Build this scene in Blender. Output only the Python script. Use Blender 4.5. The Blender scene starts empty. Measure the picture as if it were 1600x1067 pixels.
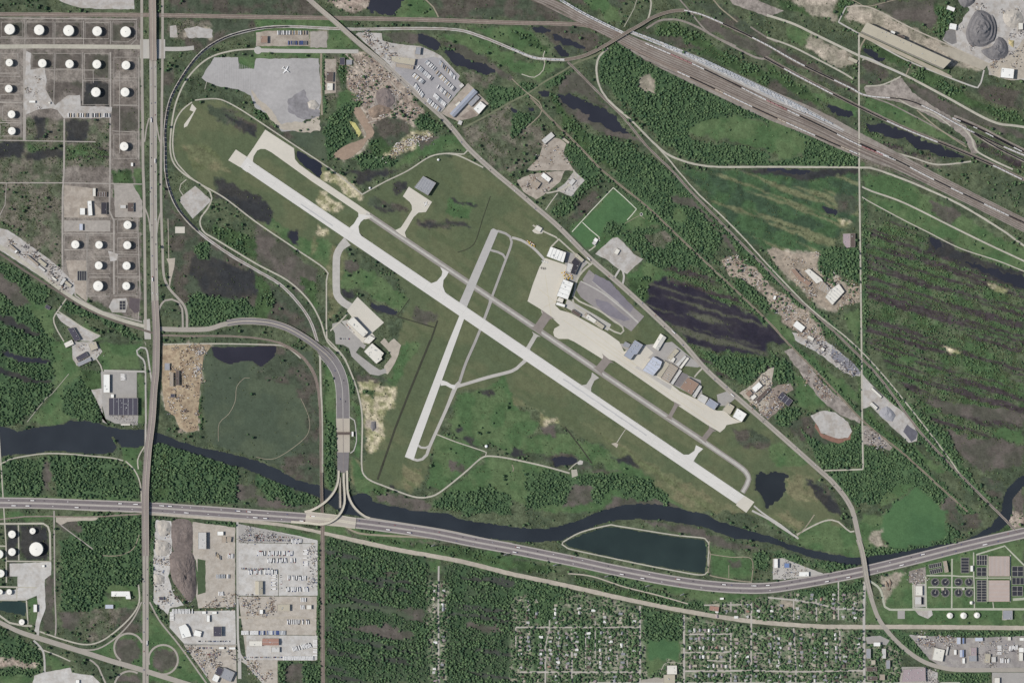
import bpy, math, random, numpy as np
from mathutils import Vector, Matrix
R = random.Random(7); NR = np.random.default_rng(11)
S = 2.2                       # metres per photograph pixel
C = bpy.context.scene.collection
SC = bpy.context.scene
# ---------------------------------------------------------------- camera, light, exposure
ALT = 9000.0
cam = bpy.data.objects.new('camera', bpy.data.cameras.new('camera')); C.objects.link(cam)
cam.location = (0, 0, ALT); cam.data.sensor_width = 36; cam.data.lens = 36 * ALT / (1600 * S)
cam.data.clip_start = 50; cam.data.clip_end = 60000; SC.camera = cam
ELEV = math.radians(46); AZ = math.radians(272)       # the sun stands in the west
wd = bpy.data.worlds.new('World'); SC.world = wd; wd.use_nodes = True
sky = wd.node_tree.nodes.new('ShaderNodeTexSky'); sky.sky_type = 'NISHITA'; sky.sun_disc = False
sky.sun_elevation = ELEV; sky.sun_rotation = AZ; sky.air_density = 1.2; sky.dust_density = 2.0
bg = wd.node_tree.nodes['Background']; wd.node_tree.links.new(sky.outputs[0], bg.inputs[0]); bg.inputs[1].default_value = 0.115
sun = bpy.data.objects.new('sun', bpy.data.lights.new('sun', 'SUN')); C.objects.link(sun)
sun.data.energy = 4.75; sun.data.angle = math.radians(0.5); sun.data.color = (1.0, 0.955, 0.90)
sd = Vector((math.sin(AZ) * math.cos(ELEV), math.cos(AZ) * math.cos(ELEV), math.sin(ELEV)))
sun.rotation_euler = (-sd).to_track_quat('-Z', 'Y').to_euler(); sun.location = sd * 3000
SC.view_settings.view_transform = 'Standard'; SC.view_settings.look = 'None'
SC.view_settings.exposure = 0.09; SC.view_settings.gamma = 1; SC.view_settings.use_curve_mapping = False
KEXP = 1.62                   # what a lit level surface shows over its own albedo
# ---------------------------------------------------------------- small helpers
def lin(c):
    c = c / 255.0
    return c / 12.92 if c <= 0.04045 else ((c + 0.055) / 1.055) ** 2.4
def alb(c, k=KEXP):
    return tuple(min(0.82, lin(v) / k) for v in c)
def W(p, z=0.0): return ((p[0] - 800) * S, (533.5 - p[1]) * S, z)
ROW = (0, 267, 534, 800)
def pts(s): return [tuple(float(v) for v in q.split(',')) for q in s.split()]
def T(c, r, s): return [(400 * c + x / 4, ROW[r] + y / 4) for x, y in pts(s)]
def Z(x0, y0, k, s): return [(x0 + x / k, y0 + y / k) for x, y in pts(s)]
def RC(cx, cy, w, h, a=0):
    a = math.radians(a); ca, sa = math.cos(a), math.sin(a)
    return [(cx + dx * ca - dy * sa, cy + dx * sa + dy * ca) for dx, dy in ((-w/2, -h/2), (w/2, -h/2), (w/2, h/2), (-w/2, h/2))]
_m = {}
def mat(key, c, amp=0.10, sc=0.05, rough=0.9, amp2=0.10, sc2=0.006, spec=0.25, streak=None, metal=0.0, c2=None):
    """procedural surface: colour c as the photo shows it in sun, broken by fine and by broad noise"""
    if key in _m: return _m[key]
    m = bpy.data.materials.new(key); m.use_nodes = True; nt = m.node_tree; N = nt.nodes; L = nt.links
    b = N['Principled BSDF']; b.inputs['Roughness'].default_value = rough; b.inputs['Specular IOR Level'].default_value = spec
    b.inputs['Metallic'].default_value = metal
    geo = N.new('ShaderNodeNewGeometry'); vec = geo.outputs['Position']
    if streak:
        mp = N.new('ShaderNodeMapping'); mp.inputs['Rotation'].default_value = (0, 0, math.radians(streak[0]))
        mp.inputs['Scale'].default_value = (1, streak[1], 1); L.new(vec, mp.inputs[0]); vec = mp.outputs[0]
    def noise(s, d, v):
        n = N.new('ShaderNodeTexNoise'); n.inputs['Scale'].default_value = s; n.inputs['Detail'].default_value = d
        n.inputs['Roughness'].default_value = 0.65; L.new(v, n.inputs['Vector'])
        return n
    n1 = noise(sc, 6, vec); n2 = noise(sc2, 3, geo.outputs['Position'])
    def rng(n, a):
        r = N.new('ShaderNodeMapRange'); r.inputs[1].default_value = 0.3; r.inputs[2].default_value = 0.7
        r.inputs[3].default_value = 1 - a; r.inputs[4].default_value = 1 + a; L.new(n.outputs[0], r.inputs[0]); return r
    r1 = rng(n1, amp); r2 = rng(n2, amp2)
    mu = N.new('ShaderNodeMath'); mu.operation = 'MULTIPLY'; L.new(r1.outputs[0], mu.inputs[0]); L.new(r2.outputs[0], mu.inputs[1])
    mx = N.new('ShaderNodeVectorMath'); mx.operation = 'SCALE'; L.new(mu.outputs[0], mx.inputs['Scale'])
    a = alb(c)
    if c2:
        n3 = noise(sc2 * 3, 5, geo.outputs['Position']); r3 = N.new('ShaderNodeMapRange'); r3.inputs[1].default_value = 0.45; r3.inputs[2].default_value = 0.58
        L.new(n3.outputs[0], r3.inputs[0]); mm = N.new('ShaderNodeMix'); mm.data_type = 'RGBA'
        mm.inputs[6].default_value = (*a, 1); mm.inputs[7].default_value = (*alb(c2), 1)
        L.new(r3.outputs[0], mm.inputs[0]); L.new(mm.outputs[2], mx.inputs[0])
    else: mx.inputs[0].default_value = a
    L.new(mx.outputs[0], b.inputs['Base Color'])
    _m[key] = m; return m
class MB:
    def __init__(s): s.v = []; s.f = []; s.mi = []; s.ms = []
    def _m(s, m):
        if m not in s.ms: s.ms.append(m)
        return s.ms.index(m)
    def face(s, vs, m=None):
        b = len(s.v); s.v += vs; s.f.append(tuple(range(b, b + len(vs)))); s.mi.append(s._m(m))
    def prism(s, poly, z0, z1, m=None, top=None, bottom=False, cap=True):
        a = sum(poly[i-1][0] * poly[i][1] - poly[i][0] * poly[i-1][1] for i in range(len(poly)))
        if a < 0: poly = poly[::-1]
        n = len(poly); b = len(s.v); k = s._m(m); kt = s._m(top) if top else k
        s.v += [(x, y, z0) for x, y in poly] + [(x, y, z1) for x, y in poly]
        for i in range(n):
            j = (i + 1) % n; s.f.append((b+i, b+j, b+n+j, b+n+i)); s.mi.append(k)
        if cap: s.f.append(tuple(range(b+n, b+2*n))); s.mi.append(kt)
        if bottom: s.f.append(tuple(range(b+n-1, b-1, -1))); s.mi.append(k)
        return s
    def box(s, x, y, z0, z1, w, d, a=0, m=None, top=None, bottom=False):
        ca, sa = math.cos(a), math.sin(a)
        return s.prism([(x+u*ca-v*sa, y+u*sa+v*ca) for u, v in ((-w/2,-d/2),(w/2,-d/2),(w/2,d/2),(-w/2,d/2))], z0, z1, m, top, bottom)
    def ring(s, x, y, rz, m=None, n=24, cap=True):
        """lathe: list of (radius, z) from the bottom up"""
        b = len(s.v); k = s._m(m)
        for r, z in rz: s.v += [(x + r*math.cos(2*math.pi*i/n), y + r*math.sin(2*math.pi*i/n), z) for i in range(n)]
        for q in range(len(rz) - 1):
            for i in range(n):
                j = (i+1) % n; s.f.append((b+q*n+i, b+q*n+j, b+(q+1)*n+j, b+(q+1)*n+i)); s.mi.append(k)
        if cap: s.f.append(tuple(range(b+(len(rz)-1)*n, b+len(rz)*n))); s.mi.append(k)
        return s
    def mesh(s, name):
        me = bpy.data.meshes.new(name); me.from_pydata(s.v, [], s.f)
        for m in s.ms:
            if m: me.materials.append(m)
        if len(s.ms) > 1: me.polygons.foreach_set('material_index', s.mi)
        me.update(); return me
    def obj(s, name, parent=None, loc=None): return ob(name, s.mesh(name), parent, loc)
def ob(name, me, parent=None, loc=None, rz=0):
    o = bpy.data.objects.new(name, me); C.objects.link(o)
    if parent: o.parent = parent
    if loc: o.location = loc
    if rz: o.rotation_euler = (0, 0, rz)
    return o
LONG = set()
def tag(o, label=None, cat=None, group=None, kind=None):
    if label and len(label.split()) > 16:
        w = label.split()
        while len(w) > 16 and 'the' in w: w.pop(len(w)-1-w[::-1].index('the'))
        label = ' '.join(w)
        if len(w) > 16: LONG.add(label)
    if label: o['label'] = label
    if cat: o['category'] = cat
    if group: o['group'] = group
    if kind: o['kind'] = kind
    return o
def thing(name, label, cat, loc, rz=0, group=None): return tag(ob(name, None, None, loc, rz), label, cat, group)
def ordn(n):
    w = ['first','second','third','fourth','fifth','sixth','seventh','eighth','ninth','tenth','eleventh','twelfth']
    if n <= 12: return w[n-1]
    return f"{n}{'th' if 10 < n % 100 < 14 else {1:'st',2:'nd',3:'rd'}.get(n % 10,'th')}"
# ---------------------------------------------------------------- raster of the land cover, one cell per photograph pixel
GW, GH = 1601, 1068
cls = np.zeros((GH, GW), np.int16); wat = np.zeros((GH, GW), np.float32); hard = np.zeros((GH, GW), bool)
def fill(arr, poly, val):
    xs = [p[0] for p in poly]; ys = [p[1] for p in poly]
    x0, x1 = max(0, int(min(xs))), min(GW-1, int(max(xs))+1); y0, y1 = max(0, int(min(ys))), min(GH-1, int(max(ys))+1)
    if x1 <= x0 or y1 <= y0: return
    X = np.arange(x0, x1+1)[None, :]; Y = np.arange(y0, y1+1)[:, None]
    ins = np.zeros((y1-y0+1, x1-x0+1), bool); n = len(poly)
    for i in range(n):
        ax, ay = poly[i]; bx, by = poly[(i+1) % n]
        if ay == by: continue
        c = ((ay > Y) != (by > Y)) & (X < (bx-ax) * (Y-ay) / (by-ay) + ax)
        ins ^= c
    arr[y0:y1+1, x0:x1+1][ins] = val
def vnoise(X, Y, seed):
    n = 256; g = np.random.default_rng(seed).random((n, n)).astype(np.float32)
    xi = np.floor(X).astype(int); yi = np.floor(Y).astype(int); fx = X - xi; fy = Y - yi
    fx = fx*fx*(3-2*fx); fy = fy*fy*(3-2*fy); xi %= n; yi %= n; x2 = (xi+1) % n; y2 = (yi+1) % n
    return (g[yi,xi]*(1-fx)+g[yi,x2]*fx)*(1-fy) + (g[y2,xi]*(1-fx)+g[y2,x2]*fx)*fy
def fbm(X, Y, sc, seed, octv=4, ang=0, an=1.0, gain=0.55):
    if ang or an != 1:
        a = math.radians(ang); X, Y = X*math.cos(a)+Y*math.sin(a), (-X*math.sin(a)+Y*math.cos(a))*an
    t = 0; amp = 1; tot = 0
    for o in range(octv):
        t = t + amp * vnoise(X/sc*2**o + 17*o, Y/sc*2**o + 5*o, seed+o); tot += amp; amp *= gain
    return t / tot
def smooth(p, closed=False, step=6.0):
    n = len(p)
    if n < 3 and not closed: return p
    out = []
    rngi = range(n) if closed else range(n-1)
    for i in rngi:
        if closed: a, b, c, d = p[i-1], p[i], p[(i+1) % n], p[(i+2) % n]
        else: a, b, c, d = p[max(i-1,0)], p[i], p[i+1], p[min(i+2,n-1)]
        k = max(1, int(math.dist(b[:2], c[:2]) / step))
        for j in range(k):
            t = j / k
            out.append(tuple(0.5*((2*b[q]) + (-a[q]+c[q])*t + (2*a[q]-5*b[q]+4*c[q]-d[q])*t*t + (-a[q]+3*b[q]-3*c[q]+d[q])*t**3) for q in range(len(b))))
    if not closed: out.append(p[-1])
    return out
def rough_edge(poly, amp, step=5.0):
    out = []; n = len(poly)
    for i in range(n):
        a, b = poly[i], poly[(i+1) % n]; L = math.dist(a, b); k = max(1, int(L/step)); nx, ny = (b[1]-a[1])/(L+1e-6), -(b[0]-a[0])/(L+1e-6)
        for j in range(k):
            t = j/k; o = R.uniform(-amp, amp) if j else 0
            out.append((a[0]+(b[0]-a[0])*t + nx*o, a[1]+(b[1]-a[1])*t + ny*o))
    return out
LV = np.zeros((GH, GW), np.uint64); NWAT = [0]
def layer(polys, z):
    """height of a flush sheet: wherever sheets overlap, each gets a level of its own, 1 cm apart"""
    if z < 0: NWAT[0] += 1; return z - .02*NWAT[0]
    mk = np.zeros((GH, GW), bool)
    for p in polys: fill(mk, p, True)
    m2 = mk.copy(); m2[1:] |= mk[:-1]; m2[:-1] |= mk[1:]; m2[:, 1:] |= mk[:, :-1]; m2[:, :-1] |= mk[:, 1:]
    used = int(np.bitwise_or.reduce(LV[m2])) if m2.any() else 0; lv = max(0, int(round((z*1.5-.25)/.01)))
    while used >> lv & 1: lv += 1
    LV[m2] |= np.uint64(1 << min(lv, 63)); return .25+.01*lv
def sheet(name, poly, m, z, rough=0, smo=False, hardm=True, label=None):
    if smo: poly = smooth(poly, True, 5)
    if rough: poly = rough_edge(poly, rough)
    if hardm: fill(hard, poly, True)
    z = layer([poly], z); q = [W(p, z) for p in poly]
    a = sum(q[i-1][0]*q[i][1] - q[i][0]*q[i-1][1] for i in range(len(q)))
    if a < 0: q = q[::-1]
    b = MB(); b.face(q, m); o = b.obj(name); o['kind'] = 'structure'
    if label: o['label'] = label
    return o
def extend(p):
    p = list(p)
    for e, (i, j) in enumerate(((0, 1), (-1, -2))):
        x, y = p[i][:2]
        if x < 8 or y < 8 or x > 1592 or y > 1059:
            dx, dy = x-p[j][0], y-p[j][1]; L = math.hypot(dx, dy) or 1
            q = (x+dx/L*150, y+dy/L*150, *p[i][2:])
            p = [q]+p if e == 0 else p+[q]
    return p
def ribbon(p, w, off=0.0, sm=True):
    """left and right edges (photo px) of a band along p; w in px, scalar or per point"""
    ws = w if isinstance(w, (list, tuple)) else [w]*len(p)
    p3 = [(a[0], a[1], ww) + tuple(a[2:]) for a, ww in zip(p, ws)]
    if sm: p3 = smooth(p3)
    Lf, Rt = [], []
    for i, q in enumerate(p3):
        a = p3[max(i-1,0)]; b = p3[min(i+1,len(p3)-1)]; dx, dy = b[0]-a[0], b[1]-a[1]; l = math.hypot(dx, dy) or 1; nx, ny = dy/l, -dx/l
        Lf.append((q[0]+nx*(off+q[2]/2), q[1]+ny*(off+q[2]/2))); Rt.append((q[0]+nx*(off-q[2]/2), q[1]+ny*(off-q[2]/2)))
    return Lf, Rt, p3
def strip(name, p, w, m, z, off=0.0, sm=True, hardm=True, wob=0.0, label=None, ext=True):
    p = list(p); ws = list(w) if isinstance(w, (list, tuple)) else [w]*len(p)
    ws = (ws+[ws[-1]]*len(p))[:len(p)]
    if ext:
        q = extend([(*a, b) for a, b in zip(p, ws)]); p = [a[:2] for a in q]; ws = [a[2] for a in q]
    Lf, Rt, _ = ribbon(p, ws, off, sm)
    if wob: Lf = [(x+R.uniform(-wob,wob), y+R.uniform(-wob,wob)) for x, y in Lf]; Rt = [(x+R.uniform(-wob,wob), y+R.uniform(-wob,wob)) for x, y in Rt]
    n = len(Lf); z = layer([[Lf[i], Lf[i+1], Rt[i+1], Rt[i]] for i in range(n-1)], z); v = [W(q, z) for q in Lf] + [W(q, z) for q in Rt]
    f = [(i, n+i, n+i+1, i+1) for i in range(n-1)]
    me = bpy.data.meshes.new(name); me.from_pydata(v, [], f); me.materials.append(m); me.update()
    o = ob(name, me); o['kind'] = 'structure'
    if label: o['label'] = label
    if hardm:
        for i in range(n-1): fill(hard, [Lf[i], Lf[i+1], Rt[i+1], Rt[i]], True)
        
    return o
def along(p, step, off=0.0, start=0.0, end=None):
    """points every `step` px along a smoothed line: (x, y, heading in world radians)"""
    q = smooth(p, step=2.0); out = []; d = 0; nxt = start
    for i in range(len(q)-1):
        L = math.dist(q[i][:2], q[i+1][:2])
        while L > 0 and d + L >= nxt:
            t = (nxt-d)/L; x = q[i][0]+(q[i+1][0]-q[i][0])*t; y = q[i][1]+(q[i+1][1]-q[i][1])*t
            dx, dy = (q[i+1][0]-q[i][0])/L, (q[i+1][1]-q[i][1])/L
            out.append((x+dy*off, y-dx*off, math.atan2(-dy, dx))); nxt += step
            if end is not None and nxt > end: return out
        d += L
    return out
# ================================================================ LAND COVER
# id: object name, colour a, colour b, patch size px, fine contrast, tree density, shrub density, streaks (angle, stretch, ridge colour, share)
CL = {
 0: ('scrubland', (82,92,68), (68,80,60), 22, .9, .07, .14, None),
 1: ('mown_grass', (83,94,67), (93,99,71), 46, .26, 0, 0, (34, 7, (84,94,66), .3)),
 2: ('green_meadow', (70,96,60), (84,104,68), 26, .5, .01, .03, None),
 3: ('marsh', (68,78,62), (80,76,68), 20, .7, .008, .05, None),
 4: ('woodland_floor', (62,86,58), (72,96,64), 14, .7, .93, 0, None),
 5: ('bare_soil', (126,119,111), (108,101,94), 30, .8, 0, .012, None),
 6: ('sown_field', (66,98,63), (72,104,66), 60, .22, 0, 0, None),
 7: ('flooded_swale', (42,40,52), (50,47,56), 30, .4, .0, .04, (17, 26, (84,86,72), .25)),
 8: ('ridge_scrub', (68,92,58), (82,94,68), 18, 1.0, .34, .36, (17, 38, (64,57,59), .46)),
 9: ('sedge_marsh', (56,76,56), (64,90,58), 22, .7, 0, .06, (20, 20, (106,110,80), .27)),
 10: ('garden_ground', (88,106,78), (132,130,114), 5, 1.1, .58, .10, None),
 11: ('sandy_ground', (180,170,142), (128,128,92), 7, 1.0, 0, .03, None),
 12: ('brown_marsh', (92,86,80), (78,78,68), 26, .5, 0, .02, None),
 13: ('tan_ground', (164,154,138), (136,130,114), 14, .8, 0, .01, None),
 14: ('scrap_ground', (140,126,114), (160,148,134), 8, 1.1, .08, .08, None),
 15: ('landfill_turf', (70,82,66), (77,88,69), 50, .3, .002, .012, None),
 16: ('dry_grass', (112,110,82), (98,103,74), 20, .6, 0, .01, (34, 22, (94,102,70), .42)),
 17: ('swamp_woodland', (58,80,54), (66,82,60), 16, .7, .88, 0, (8, 12, (64,68,62), .20)),
 18: ('dark_mud', (58,58,56), (50,52,54), 20, .5, .0, .03, None),
 19: ('brushland', (102,98,86), (80,88,68), 12, 1.0, .03, .22, None),
 20: ('open_woodland', (66,88,54), (56,76,48), 14, .7, .45, .1, None),
}
P = []   # painted in order: (class, polygon)
def A(c, poly): P.append((c, poly))
A(5, pts('-5,27 222,27 219,262 219,500 200,492 160,478 120,450 97,425 97,268 -5,262'))
A(19, pts('-5,180 40,218 98,186 100,268 97,425 60,395 0,345'))
A(19, pts('40,186 172,186 172,262 40,262'))
A(18, T(0,0,'210,740 285,740 285,870 210,870')); A(8, T(0,0,'160,890 300,890 300,940 160,940')); A(8, T(0,0,'410,895 590,895 690,950 690,990 410,990'))
A(18, T(0,0,'410,750 560,750 560,880 410,880')); A(18, T(0,0,'-9,890 140,890 140,980 -9,980')); A(18, T(0,0,'160,930 390,930 390,990 160,990'))
A(12, T(0,0,'200,335 335,335 335,430 195,430')); A(12, T(0,0,'345,335 515,335 515,435 345,435')); A(12, T(0,0,'285,510 510,510 510,590 420,580 340,610 285,600'))
A(18, T(0,0,'520,500 690,520 690,660 520,660')); A(12, T(0,0,'530,335 690,335 690,490 530,490')); A(12, T(0,0,'705,670 860,670 860,830 705,830'))
A(12, T(0,0,'-9,140 150,140 150,235 -9,235')); A(12, T(0,0,'160,140 335,140 335,235 160,235')); A(12, T(0,0,'345,140 515,140 515,235 345,235')); A(12, T(0,0,'530,145 690,145 690,240 530,240')); A(12, T(0,0,'700,145 850,145 850,240 700,260'))
A(20, T(0,1,'700,0 830,0 840,90 740,100 700,80')); A(20, T(0,1,'700,110 830,110 840,250 760,250'))
A(2, pts('212,262 222,262 222,320 212,320'))
# western strip between the highway and the perimeter
A(3, pts('256,110 275,110 262,160 257,260 270,330 330,375 380,410 450,460 500,520 480,520 400,495 330,500 290,500 265,430 257,300'))
A(18, T(0,1,'1200,520 1330,540 1600,640 1600,760 1480,800 1290,770 1180,640')); A(20, T(0,1,'1330,340 1600,420 1600,560 1360,430'))
A(12, T(1,1,'0,330 110,400 300,560 380,620 380,900 300,780 200,690 60,590 0,560')); A(20, T(1,1,'270,650 380,700 380,900 330,820 270,720')); A(20, T(1,1,'0,640 90,700 120,850 60,930 0,940'))
A(4, T(0,1,'1190,775 1290,765 1500,800 1600,850 1600,915 1450,925 1300,975 1190,960 1170,850'))
A(4, T(0,1,'1230,440 1320,450 1300,540 1230,530'))
# airport grass
A(1, pts('275,172 305,160 345,157 520,267 566,304 637,267 672,245 725,241 800,295 870,358 1160,632 1250,710 1300,770 1320,830 1270,838 1200,812 1178,800 1075,800 1000,745 900,662 800,592 720,612 690,650 665,740 640,770 575,745 566,654 598,600 640,470 600,400 520,380 511,423 462,389 400,347 290,272 272,237'))
A(16, T(2,2,'0,250 100,300 300,410 600,600 900,780 1100,890 1320,1010 1500,1067 1130,1067 960,940 860,830 640,690 500,620 300,520 100,400 0,380'))
A(16, pts('512,380 540,395 530,480 512,500')); A(16, pts('285,225 330,230 360,270 300,262')); 
A(2, T(2,2,'100,600 160,500 0,380 0,200 -120,260 -330,340 -400,500 -250,560 0,700 250,700 560,760 640,830 820,840 700,740 520,640 330,560'))
A(1, T(2,2,'-50,180 60,180 300,400 700,700 640,690 300,520 0,330'))
A(3, T(2,2,'200,700 320,690 480,740 500,780 440,790 230,760')); A(18, T(2,2,'230,720 330,715 430,740 400,780 250,765')); A(18, T(2,2,'610,710 760,730 800,790 700,760'))
A(18, T(2,2,'0,660 60,670 90,705 0,700'))
A(12, T(2,2,'500,800 660,800 820,850 780,870 600,840 500,830')); A(11, T(2,2,'165,430 190,440 200,480 290,480 300,520 230,510 215,550 160,520')); A(12, T(2,2,'170,540 265,520 260,600 190,570'))
A(2, T(1,1,'540,640 620,590 760,640 900,760 960,800 900,880 760,800 640,740 530,740')); A(18, T(1,1,'530,740 600,745 620,790 560,800')); A(12, T(1,1,'540,560 590,550 640,590 600,640 550,620'))
A(2, T(1,1,'100,300 240,380 330,430 390,420 460,420 470,500 440,610 380,560 250,480 120,390 60,330')); A(18, T(1,1,'0,160 60,190 110,260 100,340 0,300')); A(18, T(1,1,'215,370 270,370 270,470 200,420'))
A(3, T(0,1,'1340,20 1600,170 1600,300 1500,250 1340,140')); A(18, T(0,1,'1340,60 1500,130 1600,200 1600,290 1450,210'))
A(11, T(1,1,'400,0 500,0 640,110 660,190 560,150 470,70 400,40')); A(11, T(1,1,'385,120 560,220 480,280 370,210')); A(11, T(1,1,'380,330 450,370 450,400 400,400')); A(16, T(1,1,'380,400 385,470 340,530 350,440'))
A(18, Z(340,190,7.114,'0,640 250,720 560,900 590,1000 330,1000 0,830')); A(3, T(0,0,'1290,660 1400,660 1600,780 1600,850 1500,820 1300,720')); A(18, T(0,0,'1380,700 1600,800 1600,850 1520,830'))
A(3, T(1,1,'700,170 850,190 960,240 960,270 800,240 700,200')); A(3, T(1,1,'1000,300 1330,330 1330,360 1100,360 1000,340')); A(2, T(1,1,'1200,180 1360,200 1330,290 1180,280')); A(18, T(1,1,'860,70 930,60 940,120 860,160'))
A(18, T(1,1,'1010,310 1160,340 1140,365 1050,345')); A(18, T(1,1,'1150,300 1330,340 1330,358 1230,345')); A(18, T(1,1,'730,200 860,250 850,262 740,225')); A(18, T(1,1,'1230,180 1380,225 1370,240 1230,205'))
A(12, T(1,1,'1000,850 1120,900 1140,940 1070,960 1000,930')); A(18, Z(510,460,7.623,'530,90 640,150 830,220 850,260 800,270 680,230 620,230 530,150'))
A(3, T(2,2,'1380,530 1460,540 1600,600 1600,680 1480,670 1400,620')); 
A(2, T(1,2,'930,0 1030,0 850,300 800,260 850,200')); A(11, T(1,2,'630,225 760,240 780,290 870,290 870,400 810,440 800,600 720,700 680,670 680,480 650,380')); A(20, T(1,2,'660,300 740,310 740,350 660,340')); A(3, T(1,2,'620,180 800,230 850,260 620,230'))
A(13, T(1,2,'690,490 750,490 750,560 690,540'))
A(2, T(1,2,'1120,580 1300,620 1420,690 1400,740 1150,930 1050,900 1100,750')); A(2, T(1,2,'1230,400 1420,330 1600,360 1600,640 1330,640 1200,560'))
A(12, T(1,2,'1200,740 1320,760 1300,820 1220,800')); A(12, T(1,2,'1370,790 1560,800 1560,850 1390,850')); A(18, T(1,2,'820,810 880,800 880,900 840,930')); A(18, T(1,2,'1260,530 1300,530 1300,560 1260,560')); A(18, T(1,2,'1300,600 1370,600 1370,640 1310,640')); A(18,T(1,2,'1410,300 1480,310 1480,350 1420,340'))
A(2, pts('690,770 760,716 800,716 890,740 1000,735 1075,800 940,800 860,800 800,780 700,790')); A(12, T(1,2,'740,950 850,950 1000,980 1100,1010 1090,1055 900,1050 750,990'))
A(4, T(1,2,'1110,1000 1200,930 1330,950 1440,900 1600,960 1600,1067 1280,1060 1120,1020')); A(20, T(1,2,'730,900 800,900 800,970 740,960'))
A(4, T(2,2,'80,830 200,800 400,840 560,820 820,850 980,960 980,1000 700,960 640,900 520,1000 300,1010 90,1030')); A(12, T(2,2,'390,900 500,900 500,1000 300,1030')); A(12, T(2,2,'640,960 980,1000 1100,1067 560,1040'))
A(1, T(1,2,'640,760 760,700 860,740 950,780 960,940 720,850')); A(16, T(1,2,'900,760 1040,780 1020,900 920,920'))
# south-east end and the strip along the river
A(2, pts('1200,812 1240,842 1250,825 1290,812 1335,835 1345,875 1300,862 1250,855 1180,800')); A(16, T(3,2,'100,850 260,830 330,960 250,1000 120,960')); A(3, T(3,2,'300,850 400,930 440,1040 380,1020 300,900')); A(2, T(3,2,'0,640 120,640 300,760 60,780 0,700'))
A(3, T(3,2,'0,850 60,820 90,920 0,990')); A(16, T(3,3,'0,0 100,0 230,60 180,130 0,40'))
A(18, T(3,2,'235,840 290,870 400,980 460,1067 370,1050 300,960'))
# north-west: woods and the scrap field
A(2, pts('400,30 540,30 540,90 400,90')); A(3, pts('262,30 400,30 400,46 300,80')); A(19, T(0,0,'1050,130 1330,130 1330,240 1050,240')); A(13, T(0,0,'1160,180 1320,180 1320,240 1160,240')); A(3, T(0,0,'1050,0 1600,0 1600,90 1050,90')); A(3, T(1,0,'0,0 330,0 420,100 0,100'))
A(2, T(1,0,'470,210 550,210 640,310 470,310')); A(13, T(1,0,'340,200 450,200 440,290 340,290'))
A(2, T(0,0,'1490,355 1600,355 1600,435 1500,435'))
A(3, T(1,0,'80,780 180,810 300,830 420,760 440,980 430,1030 250,900 100,830')); A(15, T(1,0,'200,820 440,830 440,1020 330,960')); A(20, T(1,0,'0,680 60,660 110,690 60,740 0,740'))
A(14, T(1,0,'560,340 700,340 880,480 1040,680 1060,750 980,800 940,760 860,720 740,760 720,860 690,900 640,760 600,640 560,560')); A(4, T(1,0,'440,740 560,640 660,600 660,660 600,700 580,800 620,850 560,930 480,960 440,1000')); A(4, T(1,0,'410,350 430,350 430,700 410,700')); A(19, T(1,0,'430,340 510,340 510,600 430,620')); A(20, T(1,0,'510,360 610,345 610,400 560,430 560,520 515,520')); A(2, T(1,0,'500,580 560,560 640,590 500,680'))
A(13, T(1,0,'490,970 560,910 640,880 690,840 620,700 660,680 740,830 700,870 660,940 560,1000')); A(3, T(1,0,'740,760 900,720 960,800 920,870 700,950')); A(20, T(1,0,'700,870 800,860 860,960 720,1000'))
A(11, T(1,0,'920,880 960,830 1100,830 1090,870 900,960 780,1000 760,980')); A(4, T(1,0,'980,740 1060,700 1160,800 1130,840 1000,800')); A(2, T(1,0,'1000,900 1200,830 1310,900 1320,940 1120,950 900,1040 860,1050')); A(4, T(1,0,'620,960 700,960 900,1000 860,1040 680,1067'))
A(12, T(1,0,'1000,860 1160,850 1040,930')); A(18, T(1,1,'560,0 900,0 700,60 620,80 640,20'))
A(14, T(1,0,'440,0 740,0 700,60 600,80 500,40')); A(2, T(1,0,'900,0 1060,0 1130,110 860,110')); A(3, T(1,0,'1060,0 1600,0 1600,110 1150,110'))
A(12, T(1,0,'770,205 1050,210 1150,260 1000,280 860,270')); A(2, T(1,0,'1120,210 1400,240 1600,340 1600,420 1400,330 1240,270')); A(12, T(1,0,'1130,260 1300,280 1600,470 1600,520 1480,440 1300,400')); A(4, T(1,0,'1150,290 1240,330 1380,390 1340,420 1220,370'))
A(2, T(1,0,'1300,170 1600,170 1600,290 1450,230')); A(4, T(1,0,'1390,530 1600,560 1600,620 1460,680 1440,600')); A(19, T(1,0,'1280,450 1500,480 1440,560 1300,510'))
# north centre
A(3, T(2,0,'0,0 150,0 450,130 300,130 0,140')); A(3, T(2,0,'340,0 700,0 640,120 540,60')); A(2, T(2,0,'440,0 600,0 680,120 600,130')); A(2, T(2,0,'0,160 120,200 240,300 200,350 60,330 0,300')); A(3, T(2,0,'120,160 400,160 560,240 480,330 360,350 240,250')); A(20, T(2,0,'0,190 150,240 240,290 200,330 0,200')); A(2, T(2,0,'0,370 200,395 330,400 160,510 100,480 0,430'))
A(4, T(2,0,'0,560 60,500 160,530 100,590 0,630')); A(4, T(2,0,'180,510 380,430 330,520 250,540')); A(12, T(2,0,'350,440 430,470 600,690 500,640 380,580 280,570')); A(12, T(2,0,'270,600 600,760 850,900 700,870 500,800 330,700'))
A(4, T(2,0,'0,690 150,720 110,800 0,900')); A(20, T(2,0,'230,560 280,600 320,720 420,780 700,1067 480,1000 270,700')); A(4, T(2,0,'480,830 620,870 850,960 1000,1067 700,1067 480,950')); A(4, T(2,0,'330,900 430,920 540,1040 540,1067 420,1067 330,990'))
A(4, T(2,0,'540,350 650,260 760,330 900,420 1050,480 1250,560 1350,640 1600,720 1600,800 1560,760 1350,700 1180,780 1100,850 1200,900 1400,900 1600,960 1600,1035 1300,1025 1090,985 940,890 800,740 640,580 545,480'))
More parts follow.
